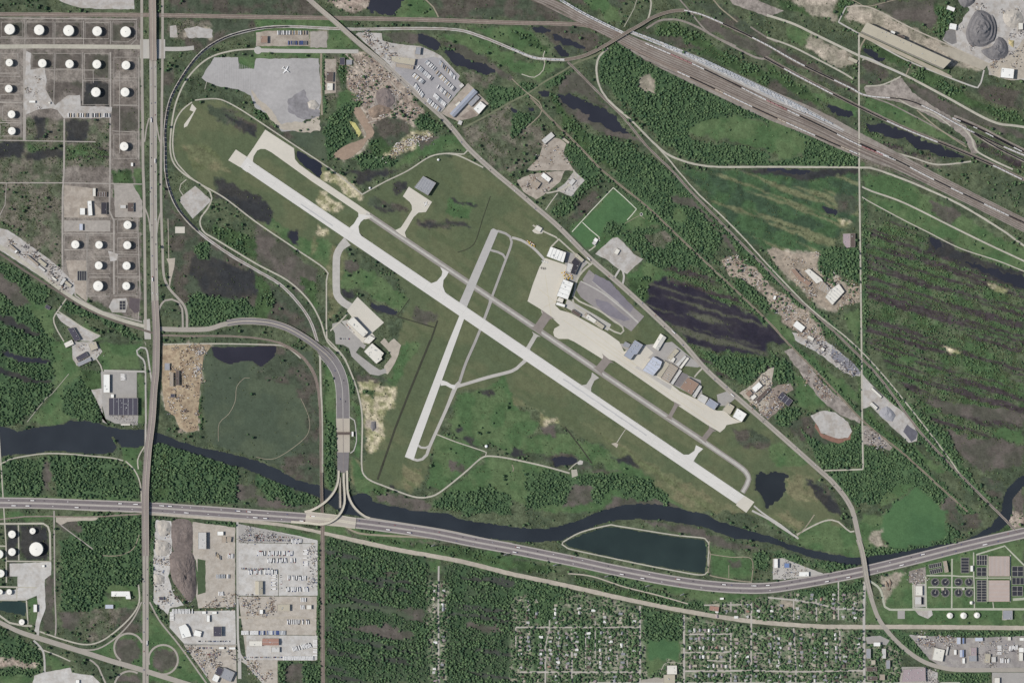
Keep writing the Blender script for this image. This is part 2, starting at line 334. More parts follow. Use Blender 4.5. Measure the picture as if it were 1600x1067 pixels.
A(13, T(2,0,'800,500 850,460 900,550 900,600 790,560')); A(2, T(2,0,'1120,780 1300,720 1450,730 1600,800 1600,940 1400,880 1200,860 1100,830')); A(2, T(3,0,'0,750 120,790 230,860 240,960 120,990 0,950'))
A(4, T(3,0,'0,700 60,740 340,870 460,930 560,980 560,1035 0,1035 0,990 200,990 250,900 120,800 0,750'))
A(20, T(3,0,'0,400 250,560 350,680 250,640 0,480')); A(2, T(3,0,'250,560 350,580 560,680 560,740 480,740 380,660')); A(3, T(3,0,'0,480 300,680 560,790 400,760 0,560'))
A(3, T(3,0,'0,260 130,300 300,420 560,560 540,600 300,480 0,320')); A(2, T(3,0,'120,180 260,200 250,260 200,280 130,230')); A(13, T(3,0,'260,220 520,340 560,400 450,420 220,290')); A(20, T(3,0,'60,10 130,20 280,90 260,110 60,40')); A(13, T(3,0,'130,0 420,0 420,130 280,100'))
A(20, T(2,0,'950,130 1050,150 1200,230 1330,330 1600,450 1600,540 1300,400 1100,290 850,220')); A(3, T(2,0,'780,200 1000,220 1200,310 1000,290')); A(12, T(2,0,'1200,100 1600,300 1600,380 1350,260 1180,160')); A(3, T(2,0,'1120,10 1300,20 1500,180 1600,230 1600,300 1300,130'))
A(2, T(3,0,'600,610 800,660 1150,860 1200,900 850,790 700,720 600,660')); A(8, T(3,0,'590,760 680,860 820,930 1150,1000 820,960 590,880')); A(3, T(3,0,'590,380 700,390 780,480 650,530 590,530')); A(20, T(3,0,'600,260 860,360 900,380 860,440 700,350 600,300'))
A(20, T(3,0,'890,440 1000,440 1200,560 1300,640 1600,720 1600,790 1400,730 1100,580 880,480')); A(12, T(3,0,'850,500 1000,560 1300,720 1600,830 1600,870 1300,780 1100,720 920,600')); A(8, T(3,0,'1280,880 1600,1000 1600,1067 1500,1000 1300,920'))
A(13, T(3,0,'480,40 640,50 1100,270 1380,400 1340,440 1050,400 870,300 620,150 470,110')); A(12, T(3,0,'640,20 1040,0 1050,150 1000,170 760,100')); A(20, T(3,0,'1040,30 1180,60 1100,240 1050,190')); A(20, T(3,0,'440,20 530,20 480,90 430,140')); A(3, T(3,0,'1180,500 1380,540 1600,560 1600,700 1350,620')); A(19, T(3,0,'570,900 900,960 1200,1040 1150,1067 570,1067'))
# east: sedge marsh, ridge and swale
A(9, pts('1062,266 1120,266 1200,266 1340,268 1340,345 1305,372 1300,392 1275,400 1215,398 1160,372 1100,300')); A(18, pts('1150,266 1340,264 1342,272 1260,280 1200,272')); A(11, T(3,1,'440,300 490,300 530,325 500,335 450,320')); A(3, T(3,1,'420,150 550,160 555,260 430,250'))
A(4, T(2,1,'600,0 760,0 980,0 1100,110 1130,170 1280,330 1330,420 1260,520 1300,600 1200,520 1050,400 900,280 700,80')); A(2, T(2,1,'1000,220 1060,230 1100,290 1060,330 1000,290')); A(12, T(2,1,'1000,160 1120,160 1300,340 1360,420 1460,500 1400,520 1300,400 1150,240 1010,190')); A(20, T(2,1,'1350,400 1500,500 1600,620 1600,720 1450,560'))
A(4, T(2,1,'1380,620 1480,720 1600,830 1600,880 1400,740')); A(19, T(2,1,'1300,560 1400,530 1500,600 1600,700 1600,770 1440,690 1340,620'))
A(2, pts('890,358 955,292 1015,335 1035,345 980,360 960,385 925,392')); A(6, T(2,1,'440,320 635,110 775,240 720,310 700,360 600,340 540,400'))
A(6, T(2,1,'370,385 440,325 545,415 530,440 500,490 450,480')); A(3, T(2,1,'400,200 520,130 560,160 430,300 330,330 390,260')); A(4, T(2,1,'410,0 540,0 540,60 420,150 400,180 340,200 420,110')); A(4, T(2,1,'225,250 330,160 400,180 390,230 320,290 230,265')); A(4, T(2,1,'570,370 620,320 690,310 700,400 590,410'))
A(4, T(2,1,'700,400 800,350 950,340 1080,420 1240,600 1290,680 1180,600 1010,600 850,580 780,480 700,450')); A(19, T(2,1,'840,400 960,360 1020,420 950,470 880,480')); A(2, T(2,1,'720,650 820,570 980,600 960,680 860,690 720,690')); A(20, T(2,1,'740,670 860,650 900,800 830,850 730,740'))
A(7, T(2,1,'860,700 960,650 1040,650 1250,720 1430,830 1600,970 1600,1067 1100,1067 980,960 830,850')); A(12, T(2,1,'965,650 1040,645 1060,690 970,690')); A(8, T(2,1,'960,600 1180,610 1300,720 1560,920 1400,860 1150,740 980,690'))
A(8, T(2,2,'1040,0 1600,0 1600,230 1480,280 1350,240 1220,160 1100,60')); A(4, T(2,2,'1200,60 1400,90 1600,110 1560,200 1480,270 1390,240 1250,140')); A(7, T(2,2,'1100,0 1600,0 1600,90 1400,60 1200,40')); A(7, T(3,1,'0,940 100,1000 130,1067 0,1067'))
A(20, T(3,1,'0,560 60,620 300,900 400,1040 340,1040 230,900 100,760 0,650')); A(13, T(3,1,'0,480 60,480 150,510 330,500 320,600 420,620 490,690 500,800 440,870 380,880 300,850 200,740 140,680 60,600')); A(4, T(3,1,'300,590 340,490 560,470 575,500 575,690 480,660 420,610 400,700 350,700'))
A(14, T(2,1,'1300,560 1400,530 1500,600 1600,720 1600,780 1500,720 1350,640')); A(14, T(3,1,'0,720 90,770 200,830 330,980 370,1067 240,1067 130,960 20,840 0,790')); A(2, T(3,1,'480,880 560,870 575,960 560,1060 490,980')); A(2, T(3,1,'0,860 70,910 200,1060 130,1060 0,940')); A(4, T(3,1,'0,540 70,640 40,720 0,690'))
A(2, T(3,1,'590,20 760,30 1000,150 1260,290 1300,330 1400,400 1600,500 1600,560 1200,370 900,240 760,170 590,120')); A(2, T(3,1,'590,200 700,240 850,310 1200,470 1600,640 1600,560 1300,430 1000,280 850,220 640,140')); A(12, T(3,1,'1000,180 1200,250 1160,330 1050,290'))
A(8, pts('1350,350 1400,345 1500,392 1600,440 1600,715 1545,710 1480,672 1440,640 1400,590 1350,525')); A(18, T(3,1,'990,420 1080,430 1300,540 1600,640 1600,750 1400,660 1200,600 1100,540 1000,490')); A(2, T(3,2,'810,90 900,90 950,120 850,130')); A(11, T(3,2,'1080,40 1200,60 1180,80 1110,70')); A(11, T(3,1,'1360,700 1500,740 1480,770 1400,740'))
A(12, T(3,2,'980,350 1600,440 1600,520 1300,480 1100,430')); A(2, T(3,2,'1380,560 1500,540 1600,550 1600,640 1450,600')); A(12, T(3,2,'1230,590 1400,600 1600,650 1600,780 1450,790 1350,740 1260,680')); A(12, T(3,2,'1100,540 1300,600 1400,780 1350,830 1200,700'))
A(4, T(3,2,'640,470 760,560 1000,800 1200,1000 1310,1067 1230,1067 1060,960 860,760 700,620')); A(4, T(3,2,'590,800 900,680 1000,800 1100,980 1060,1040 920,890 720,1010 590,1010')); A(2, T(3,2,'700,980 800,900 920,880 860,940 700,1030')); A(4, T(3,2,'600,20 640,180 900,400 1100,560 1300,900 1280,960 1000,640 800,400 600,200'))
A(4, T(3,2,'590,640 700,680 800,700 780,790 600,790')); A(20, T(3,2,'590,380 700,500 860,640 940,680 700,640 600,560')); A(2, T(3,2,'880,640 960,700 1100,800 1050,820 900,690')); A(12, T(3,2,'1090,990 1150,960 1200,1067 1090,1067'))
A(6, pts('1374,806 1392,790 1432,758 1476,798 1480,838 1445,852 1395,856 1372,834')); A(2, pts('1350,800 1378,803 1375,850 1345,880 1335,835')); A(13, T(3,3,'640,110 720,100 690,150 750,220 700,230 640,190'))
A(4, T(3,3,'600,240 760,220 900,220 1050,190 1120,150 1110,60 1200,120 1160,200 900,240 620,290')); A(3, T(3,3,'1120,0 1300,0 1340,80 1180,130')); A(20, T(3,3,'1380,110 1500,30 1560,120 1400,150')); A(14, T(3,3,'1460,0 1600,0 1600,100 1540,90'))
A(3, T(3,2,'1330,850 1440,860 1480,900 1460,1000 1350,930')); A(12, T(3,2,'1540,900 1600,880 1600,1067 1540,1067')); A(2, T(3,0,'590,1000 560,1067 600,1067'))
A(2, T(3,2,'160,180 300,280 370,380 260,440 180,400')); A(4, T(3,2,'60,440 160,400 200,440 120,510 40,500')); A(4, T(3,2,'20,60 90,100 160,200 150,260 60,240 0,200')); A(3, T(3,2,'130,500 260,460 330,600 500,640 300,660 150,560')); A(4, T(3,2,'200,520 270,600 360,640 500,620 560,520 585,520 585,780 330,790 260,680')); A(2, T(3,2,'300,180 420,300 560,390 585,380 585,330 400,200 240,60 120,20'))
A(4, T(3,2,'370,810 585,800 585,1000 560,1010 450,950')); 
# west and south-west
A(2, T(0,1,'0,590 200,740 330,870 330,1067 250,1067 200,900 0,700')); A(4, T(0,1,'0,560 100,620 300,740 270,850 180,800 60,700 0,660')); A(4, T(0,1,'0,760 120,790 240,930 330,1067 0,1067')); A(18, T(0,1,'0,900 60,910 250,1000 240,1030 100,980 0,950')); A(12, T(0,1,'0,640 100,700 190,850 100,840 0,760'))
A(4, T(0,1,'370,870 420,810 560,860 700,940 860,1010 880,1067 760,1000 600,930 460,900')); A(2, T(0,1,'480,960 540,960 620,1040 700,1067 520,1067')); 
A(4, T(0,2,'0,0 310,0 330,110 320,290 230,410 90,520 0,520')); A(18, T(0,2,'0,50 150,90 310,100 310,130 180,140 60,100')); A(18, T(0,2,'0,160 150,210 310,240 300,270 100,230 0,200')); A(2, T(0,2,'310,0 420,0 470,120 640,300 330,300 430,220 330,280 330,110')); A(2, T(0,2,'320,330 400,260 420,400 440,500 300,540 180,500')); A(4, T(0,2,'400,270 500,220 620,400 640,500 440,490 380,400'))
A(2, T(0,2,'600,20 880,0 880,170 640,170 600,100')); A(2, T(0,2,'860,200 900,200 900,500 860,500')); A(20, T(0,2,'500,180 620,180 630,300 560,320')); A(2, T(0,2,'930,80 950,80 950,500 920,500'))
A(13, T(0,2,'1010,20 1300,10 1330,30 1260,90 1240,560 1120,560 1090,450 1030,420 1010,300')); A(14, T(0,2,'1130,420 1230,420 1230,560 1110,560')); A(20, T(0,2,'1230,330 1260,330 1260,560 1235,560')); A(15, pts('316,545 330,540 432,540 490,548 498,600 500,700 470,720 400,715 350,702 320,690')); A(3, T(1,2,'0,0 200,30 370,220 390,300 390,880 250,850 100,760 0,720')); A(15, T(1,2,'0,240 240,260 320,440 320,580 240,700 0,720'))
A(2, T(1,2,'420,80 480,150 500,250 500,840 480,960 420,880')); A(4, T(1,2,'430,520 500,500 500,850 470,930 430,800')); A(4, T(1,2,'480,100 560,160 600,230 600,350 580,330 560,240 480,140')); A(2, T(1,2,'590,360 650,400 660,700 600,700 640,560')); A(16, T(1,2,'590,720 660,720 640,820 600,920 590,830')); A(2, T(1,2,'600,700 660,800 740,880 720,950 620,930'))
A(4, T(0,2,'0,740 270,725 300,760 270,900 240,950 0,950')); A(12, T(0,2,'270,740 320,760 300,920 270,910')); A(4, T(0,2,'300,720 560,715 700,740 800,780 880,900 860,970 370,970')); A(2, T(0,2,'0,950 860,975 880,1000 0,975')); A(2, T(0,2,'760,670 900,640 860,700 880,880 780,740'))
A(4, T(0,2,'950,640 1000,610 1200,670 1470,780 1480,990 1300,1000 950,990')); A(20, T(0,2,'990,700 1060,700 1060,980 960,980')); A(4, T(1,2,'0,820 130,860 300,950 440,1020 330,1030 200,1010 100,1010 0,900')); A(12, T(0,2,'1470,880 1600,890 1600,980 1470,980')); A(12, T(1,2,'0,960 200,1000 300,1030 0,1030'))
A(2, pts('0,800 222,806 222,815 100,812 0,812')); A(4, T(0,3,'400,60 560,20 870,15 885,60 885,450 640,470 630,610 380,600 370,180 480,130')); A(12, T(0,3,'370,40 490,40 490,120 380,110')); A(12, T(0,3,'360,620 490,620 490,740 380,720')); A(19, T(0,3,'500,610 850,600 820,660 620,800 500,790')); A(2, T(0,3,'640,450 850,450 880,520 640,490')); A(2, T(0,3,'620,490 680,540 860,540 840,600 630,600'))
A(2, T(0,3,'880,560 910,600 1100,800 1300,1067 900,1067 900,1000 700,900 500,870 640,840 880,640')); A(12, T(0,3,'720,790 860,790 880,900 800,960 730,900')); A(12, T(0,3,'950,860 1090,860 1100,960 1000,1000 940,960')); A(12, T(0,3,'740,1020 860,1020 880,1067 720,1067')); A(3, T(0,3,'760,600 890,590 890,760 700,760'))
A(4, T(0,3,'0,700 60,760 250,870 270,960 200,1030 0,1020')); A(14, T(0,3,'0,900 250,950 200,970 0,960')); A(2, T(0,3,'0,1020 210,1030 230,1067 0,1067')); A(2, T(0,3,'290,880 430,960 440,1000 300,980')); A(18, T(0,3,'120,80 300,90 300,290 130,300')); A(18, T(0,3,'45,80 110,80 110,300 45,300')); A(18, T(0,3,'40,310 110,310 100,400 50,400')); A(2, T(0,3,'190,540 240,540 230,700 180,690')); A(12, T(0,3,'290,400 330,400 330,740 260,720'))
A(4, T(0,3,'940,40 970,40 960,560 1060,700 1040,700 945,580')); A(4, T(0,3,'1230,60 1480,70 1480,90 1240,80')); A(2, T(0,3,'1240,280 1290,300 1290,500 1240,510')); A(2, T(1,3,'0,80 400,130 400,170 0,95')); A(4, T(1,3,'370,190 400,190 400,900 375,900')); A(4, T(1,3,'140,925 400,925 400,1067 140,1067')); A(12, T(1,3,'180,940 290,940 290,1067 180,1067'))
A(2, pts('505,815 560,822 640,836 800,866 800,897 640,862 505,830')); A(19, T(1,3,'540,90 640,150 900,170 1200,180 1400,230 1300,260 900,200 600,160')); A(20, T(1,3,'640,90 760,90 740,120 640,115')); A(20, T(1,3,'680,150 860,170 1400,240 1500,290 1600,330 1600,360 1100,230 700,180'))
A(17, pts('510,838 575,848 665,872 668,1067 510,1067')); A(17, pts('695,878 730,885 800,900 800,1067 695,1067')); A(12, T(1,3,'780,370 900,380 900,400 780,395')); A(12, T(1,3,'880,600 1060,610 1060,680 900,640')); A(12, T(1,3,'1300,690 1500,700 1560,750 1330,730')); A(12, T(1,3,'560,710 800,700 1000,760 940,800 700,760')); A(15, T(1,3,'440,560 800,590 1000,640 950,660 700,600 440,590')); A(10, pts('668,905 700,905 700,1067 668,1067'))
A(2, T(1,3,'1070,310 1140,310 1150,360 1080,370'))
# residential quarter
A(10, pts('800,902 890,920 975,942 1075,962 1200,980 1350,984 1350,1067 800,1067')); A(4, T(2,3,'0,410 230,440 330,480 240,700 200,700 100,700 90,500 0,560')); A(4, T(2,3,'380,720 560,730 540,860 400,840')); A(4, T(2,3,'140,730 200,730 200,980 140,980')); A(4, T(2,3,'810,590 900,610 1060,640 1070,790 860,790 810,700')); A(2, T(2,3,'830,790 1060,790 1040,940 960,930 900,1020 830,1020')); A(6, T(2,3,'840,790 1040,800 1030,930 850,920'))
A(2, pts('800,864 900,880 1000,905 1100,922 1200,928 1120,945 1000,912 900,890 800,868')); A(20, T(2,3,'400,400 600,450 900,530 1100,590 1080,610 700,520 400,440')); A(20, T(2,3,'0,300 200,330 300,380 160,380 0,350')); A(10, pts('1100,938 1200,934 1350,910 1350,970 1200,968 1130,955')); A(4, T(2,3,'1100,560 1200,560 1240,620 1200,630 1100,590')); A(4, T(3,3,'150,500 400,450 580,420 590,500 400,540 200,530')); A(13, T(3,3,'60,545 160,550 160,605 80,600'))
A(2, T(2,3,'1240,210 1370,230 1380,270 1500,290 1495,430 1240,395')); A(12, T(2,3,'1360,290 1430,290 1430,330 1370,330')); A(12, T(2,3,'780,40 1100,80 1250,150 1600,240 1370,225 1240,190 1100,130')); A(4, T(2,3,'1500,250 1600,250 1600,350 1510,340')); A(4, T(3,3,'0,240 120,250 300,330 280,350 60,270')); A(4, T(3,3,'280,310 560,330 460,360 370,375'))
A(2, T(3,3,'600,460 640,520 700,700 620,700')); A(2, T(3,3,'720,380 860,360 870,400 760,400')); A(13, T(3,3,'690,400 880,380 880,480 800,480 780,590 720,580')); A(6, T(3,3,'840,475 900,475 900,590 780,590 840,540')); A(2, pts('1445,860 1600,842 1600,985 1360,975 1365,960')); A(4, T(3,3,'620,735 740,740 900,870 1000,930 980,950 760,820')); A(4, T(3,3,'780,740 1250,750 1240,780 900,790 1000,900 1010,940 870,850')); A(10, T(3,3,'610,780 830,850 840,1067 610,1067')); A(4, T(3,3,'1070,1000 1390,1000 1390,1067 1070,1067')); A(4, T(3,3,'1250,750 1600,740 1600,780 1500,790')); A(2, T(3,3,'1530,190 1600,230 1600,330 1480,210'))
A(19, T(2,0,'-40,900 60,800 200,770 260,830 150,960 60,1067 -100,1067')); A(19, T(1,0,'1280,800 1500,700 1600,640 1600,900 1480,1040 1340,900'))
for q, off, w_ in ((pts('1260,478 1320,536 1375,593 1437,676 1500,743 1545,788'), 5.5, 6), (pts('1270,488 1320,536 1375,593 1437,676 1500,743'), -5.5, 6), (pts('1090,310 1150,372 1200,422 1260,480'), -5, 5), (pts('1225,532 1300,608 1350,661 1412,711 1475,768'), 5, 5), (pts('1225,532 1300,608 1350,661'), -5, 4), (pts('900,222 945,268 1012,322 1075,382 1137,440 1200,500'), -5, 6), (pts('1350,300 1350,520 1352,640'), 0, 5), (pts('1342,400 1342,520 1343,640'), 0, 3), (pts('640,100 700,98 760,120'), 0, 1), (pts('420,97 421,180'), 0, 1), (pts('219,90 219,250'), 0, 1.5), (pts('506,560 508,700 508,740'), 0, 4), (pts('507,850 507,1060'), 0, 3), (pts('497,850 497,1060'), 0, 3), (pts('950,900 1000,918 1075,945 1130,960'), 0, 7), (pts('1390,985 1450,990 1600,988'), 0, 6)):
    a_, b_, _ = ribbon(q, w_, off); A(20 if w_ < 5 else 4, a_+b_[::-1])
for c, p in P: fill(cls, p, c)
# ---------------------------------------------------------------- water
ub = T(0,2,'-60,515 0,530 70,545 110,562 200,538 400,520 430,500 560,500 650,525 800,552 930,552 1000,575 1200,650 1400,692 1599,742') + T(1,2,'100,780 250,860 400,900 480,940 560,955 600,965 640,945 690,945 720,968 730,1000 800,1020 1000,1055') + T(1,3,'1100,-2 1200,12 1300,50 1599,92') + T(2,3,'120,105 230,100 350,75 440,40 550,0') + T(2,2,'580,1050 700,1016 800,1010 1000,1030 1100,1056') + T(2,3,'1180,5 1300,60 1599,148') + T(3,3,'100,190 250,235 400,265 550,285 700,268 900,240 1050,205 1180,195 1300,140 1400,90') + T(3,2,'1465,1055 1470,980 1500,910 1560,850 1660,800')
lb = T(3,2,'1660,880 1590,900 1530,980 1520,1067') + T(3,3,'1500,60 1440,110 1300,165 1170,215 960,270 850,300 700,330 500,322 300,290 150,235 0,183') + T(2,3,'1400,160 1200,92 950,45 760,36 600,52 430,112 300,172 180,180 0,178') + T(1,3,'1400,155 1200,120 900,80 690,25') + T(1,2,'540,1067 470,1020 400,970 200,900 0,812') + T(0,2,'1500,780 1400,752 1200,690 1100,655 1000,625 930,640 860,652 780,655 720,660 700,690 640,695 450,690 380,672 300,680 200,695 100,700 0,715 -60,722')
RIVER = ub + lb
PONDS = [('north_pond', T(1,0,'740,-40 905,-40 905,10 900,50 860,85 800,95 740,84 700,60 720,20')),
 ('marsh_pool', T(1,0,'1000,205 1060,220 1130,255 1125,300 1080,300 1030,270')), ('marsh_pool', T(1,0,'1170,320 1270,330 1350,390 1450,405 1500,455 1440,466 1330,432 1240,400')),
 ('marsh_pool', T(2,0,'250,210 350,240 460,298 440,308 330,268 262,240')), ('marsh_pool', T(2,0,'155,565 240,555 230,600 180,605')), ('marsh_pool', T(2,0,'285,582 350,592 480,650 640,718 680,800 750,848 600,800 480,750 520,735 430,690 380,680 290,608')), ('marsh_pool', T(2,0,'120,175 200,168 245,192 205,206 140,200')), ('marsh_pool', T(2,0,'255,290 300,280 345,350 330,360 290,335')), ('marsh_pool', T(2,0,'0,680 35,680 30,705 0,705')), ('marsh_pool', T(2,0,'80,665 130,672 135,695 90,690')),
 ('long_pool', T(3,0,'600,765 720,772 870,825 1050,900 1240,995 1120,985 950,930 850,870 720,850 630,800')), ('marsh_pool', T(3,0,'360,665 450,672 540,730 500,738 400,700')), ('marsh_pool', T(3,0,'590,305 650,310 730,368 690,372 600,340')),
 ('drainage_basin', Z(340,190,7.114,'880,335 1155,490 1140,606 1060,560 900,450')), ('marsh_pool', T(1,1,'720,822 800,845 880,882 880,908 800,890 720,850')),
 ('landfill_pond', pts('330,543 432,541 428,555 408,572 395,564 380,562 360,568 345,564 334,556')), ('round_pond', pts('1180,743 1189,737 1197,742 1210,737 1229,741 1222,753 1226,766 1212,780 1197,792 1190,781 1180,764')),
 ('settling_lagoon', T(2,3,'600,92 660,97 1000,150 1200,176 1216,230 1200,378 900,333 650,283 350,213 327,190 460,130')), ('tank_yard_pond', T(0,3,'-60,555 160,560 164,600 155,645 40,618 -60,600')),
 ('marsh_pool', T(3,1,'1010,425 1080,432 1085,480 1020,475')), ('marsh_pool', T(3,1,'330,220 420,225 430,270 360,255')), ('marsh_pool', T(2,2,'240,722 320,718 420,742 380,775 260,762')), ('marsh_pool', T(0,2,'10,60 150,95 300,105 300,128 170,130 60,100')), ('long_pool', T(3,1,'1200,560 1330,590 1600,660 1700,690 1700,740 1560,720 1400,640 1280,610')),
 ('marsh_pool', T(3,0,'0,1045 200,1050 290,1060 200,1080 0,1072')), ('marsh_pool', T(1,1,'230,378 268,378 268,460 210,420'))]
fill(wat, RIVER, 1.0)
wpd = np.zeros((GH, GW), np.float32); wcr = np.zeros((GH, GW), np.float32)
for n_, p in PONDS: fill(wcr if n_ in ('settling_lagoon', 'tank_yard_pond', 'landfill_pond') else wpd, p, 1.0)
fill(wat, T(0,2,'690,590 710,588 760,655 780,720 755,710'), 0.0)      # the spit of land in the river
# ================================================================ GROUND MESH
jj, ii = np.meshgrid(np.arange(GW, dtype=np.float32), np.arange(GH, dtype=np.float32))
wx = (fbm(jj, ii, 14, 1, 4) - .5) * 15 + (fbm(jj, ii, 3.2, 9, 2) - .5) * 5; wy = (fbm(jj, ii, 14, 21, 4) - .5) * 15 + (fbm(jj, ii, 3.2, 29, 2) - .5) * 5
CW = cls[np.clip((ii+wy).astype(int), 0, GH-1), np.clip((jj+wx).astype(int), 0, GW-1)]
def warp(a, k_): return a[np.clip((ii+wy*k_).astype(int), 0, GH-1), np.clip((jj+wx*k_).astype(int), 0, GW-1)]
WW = np.maximum(np.maximum(warp(wat, .28), warp(wpd, .85)), warp(wcr, .08)); wat = np.maximum(wat, WW)
def lina(c): m_ = sum(c)/3; return np.array([lin((v*.90+m_*.10)*1.08+2.5) / KEXP for v in c], np.float32)
fa = fbm(jj, ii, 5, 40, 4); COL = np.zeros((GH, GW, 3), np.float32); DET = np.zeros((GH, GW), np.float32); RIDGE = np.zeros((GH, GW), np.float32)
for k, (nm, ca, cb, sz, det, td, sh, st) in CL.items():
    m = CW == k
    if not m.any(): continue
    Y, X = jj[m], ii[m]; n = fbm(jj[m], ii[m], sz, 50+k*7, 4); t = np.clip((n-.42)/.16, 0, 1)[:, None]
    c = lina(ca)*(1-t) + lina(cb)*t
    if st:
        s = fbm(jj[m]+wx[m]*.5, ii[m]+wy[m]*.5, 60 if st[1] < 10 else 150, 300+k, 4 if st[1] < 10 else 5, ang=st[0], an=st[1]); u = np.clip((s-(1-st[3])*.5-.22)/.10, 0, 1) if k == 1 or k == 16 else np.clip((s-np.quantile(s, 1-st[3]))/.04, 0, 1)
        RIDGE[m] = u; u = u[:, None]; c = c*(1-u) + lina(st[2])*u
    c = c * (1 + (fa[m]-.5)[:, None]*1.35*det)
    COL[m] = c; DET[m] = det
def blur(a, n=1):
    for _ in range(n):
        p = np.pad(a, ((1,1),(1,1))+((0,0),)*(a.ndim-2), mode='edge')
        a = (p[:-2,1:-1]+p[2:,1:-1]+p[1:-1,:-2]+p[1:-1,2:]+2*p[1:-1,1:-1])/6
    return a
COL = blur(COL, 1); HW = blur(WW, 1)
MUD = blur(WW, 5); t = np.clip(MUD*1.6, 0, 1)[..., None]; COL = COL*(1-t*.5) + lina((74,72,62))*t*.5
GS = 2.5; MG = 120
gx = np.arange(-MG, 1600+MG+.1, GS); gy = np.arange(-MG, 1067+MG+.1, GS); nx, ny = len(gx), len(gy)
ix = np.clip(gx, 0, 1600); iy = np.clip(gy, 0, 1067)
def samp(a):
    x0 = np.floor(ix).astype(int); x1 = np.minimum(x0+1, GW-1); fx = (ix-x0).astype(np.float32); y0 = np.floor(iy).astype(int); y1 = np.minimum(y0+1, GH-1); fy = (iy-y0).astype(np.float32)
    e = (None,)*(a.ndim-2); fxx = fx[(None, slice(None))+e]; fyy = fy[(slice(None), None)+e]
    return (a[np.ix_(y0,x0)]*(1-fxx)+a[np.ix_(y0,x1)]*fxx)*(1-fyy) + (a[np.ix_(y1,x0)]*(1-fxx)+a[np.ix_(y1,x1)]*fxx)*fyy
gc = samp(COL); gd = samp(DET); gh = -3.4*samp(HW); gk = CW[np.ix_(np.round(iy).astype(int), np.round(ix).astype(int))]
VX = np.broadcast_to(((gx-800)*S)[None, :], (ny, nx)); VY = np.broadcast_to(((533.5-gy)*S)[:, None], (ny, nx))
V = np.stack([VX, VY, gh], -1).reshape(-1, 3).astype(np.float32); RGBA = np.concatenate([gc, gd[..., None]], -1).reshape(-1, 4)
gm = bpy.data.materials.new('ground_cover'); gm.use_nodes = True; nt = gm.node_tree; N = nt.nodes; L = nt.links
b = N['Principled BSDF']; b.inputs['Roughness'].default_value = .95; b.inputs['Specular IOR Level'].default_value = .12
at = N.new('ShaderNodeAttribute'); at.attribute_name = 'cover'; geo = N.new('ShaderNodeNewGeometry')
def nz(s, d):
    n = N.new('ShaderNodeTexNoise'); n.inputs['Scale'].default_value = s; n.inputs['Detail'].default_value = d; n.inputs['Roughness'].default_value = .7; L.new(geo.outputs['Position'], n.inputs['Vector'])
    r = N.new('ShaderNodeMapRange'); r.inputs[1].default_value = .3; r.inputs[2].default_value = .7; r.inputs[3].default_value = -1; r.inputs[4].default_value = 1; L.new(n.outputs[0], r.inputs[0]); return r.outputs[0]
def mth(op, a, b_):
    m = N.new('ShaderNodeMath'); m.operation = op
    for i, q in enumerate((a, b_)):
        if isinstance(q, (int, float)): m.inputs[i].default_value = q
        else: L.new(q, m.inputs[i])
    return m.outputs[0]
fine = mth('MULTIPLY', mth('ADD', nz(.16, 7), mth('MULTIPLY', nz(.035, 5), .5)), .42)
mul = mth('MAXIMUM', mth('ADD', mth('MULTIPLY', fine, mth('ADD', at.outputs['Alpha'], .15)), 1.0), .25)
sc_ = N.new('ShaderNodeVectorMath'); sc_.operation = 'SCALE'; L.new(at.outputs['Color'], sc_.inputs[0]); L.new(mul, sc_.inputs['Scale']); L.new(sc_.outputs[0], b.inputs['Base Color'])
idx = np.arange(ny*nx).reshape(ny, nx); Q = np.stack([idx[:-1,:-1], idx[1:,:-1], idx[1:,1:], idx[:-1,1:]], -1).reshape(-1, 4); K = gk[:-1,:-1].reshape(-1)
for k, row in CL.items():
    q = Q[K == k]
    if not len(q): continue
    u, inv = np.unique(q, return_inverse=True); inv = inv.reshape(-1); me = bpy.data.meshes.new(row[0])
    me.vertices.add(len(u)); me.vertices.foreach_set('co', V[u].ravel()); me.loops.add(len(inv)); me.loops.foreach_set('vertex_index', inv.astype(np.int32))
    me.polygons.add(len(q)); me.polygons.foreach_set('loop_start', np.arange(0, len(inv), 4, dtype=np.int32))
    try: me.polygons.foreach_set('loop_total', np.full(len(q), 4, np.int32))
    except Exception: pass
    ca = me.color_attributes.new('cover', 'FLOAT_COLOR', 'POINT'); ca.data.foreach_set('color', RGBA[u].ravel().astype(np.float32))
    me.materials.append(gm); me.update(calc_edges=True); me.shade_smooth() if hasattr(me, 'shade_smooth') else None
    o = ob(row[0], me); o['kind'] = 'structure'
# the country beyond the detailed sheet
b = MB(); x0, x1, y0, y1 = (gx[0]-800)*S, (gx[-1]-800)*S, (533.5-gy[-1])*S, (533.5-gy[0])*S; F = 30000
far = mat('far_ground', (74,86,62), .25, .02, .95, .35, .0016, c2=(98,98,80))
for q in (((-F,-F),(F,-F),(F,y0),(-F,y0)), ((-F,y1),(F,y1),(F,F),(-F,F)), ((-F,y0),(x0,y0),(x0,y1),(-F,y1)), ((x1,y0),(F,y0),(F,y1),(x1,y1))): b.face([(x, y, -.02) for x, y in q], far)
b.obj('ground')['kind'] = 'structure'
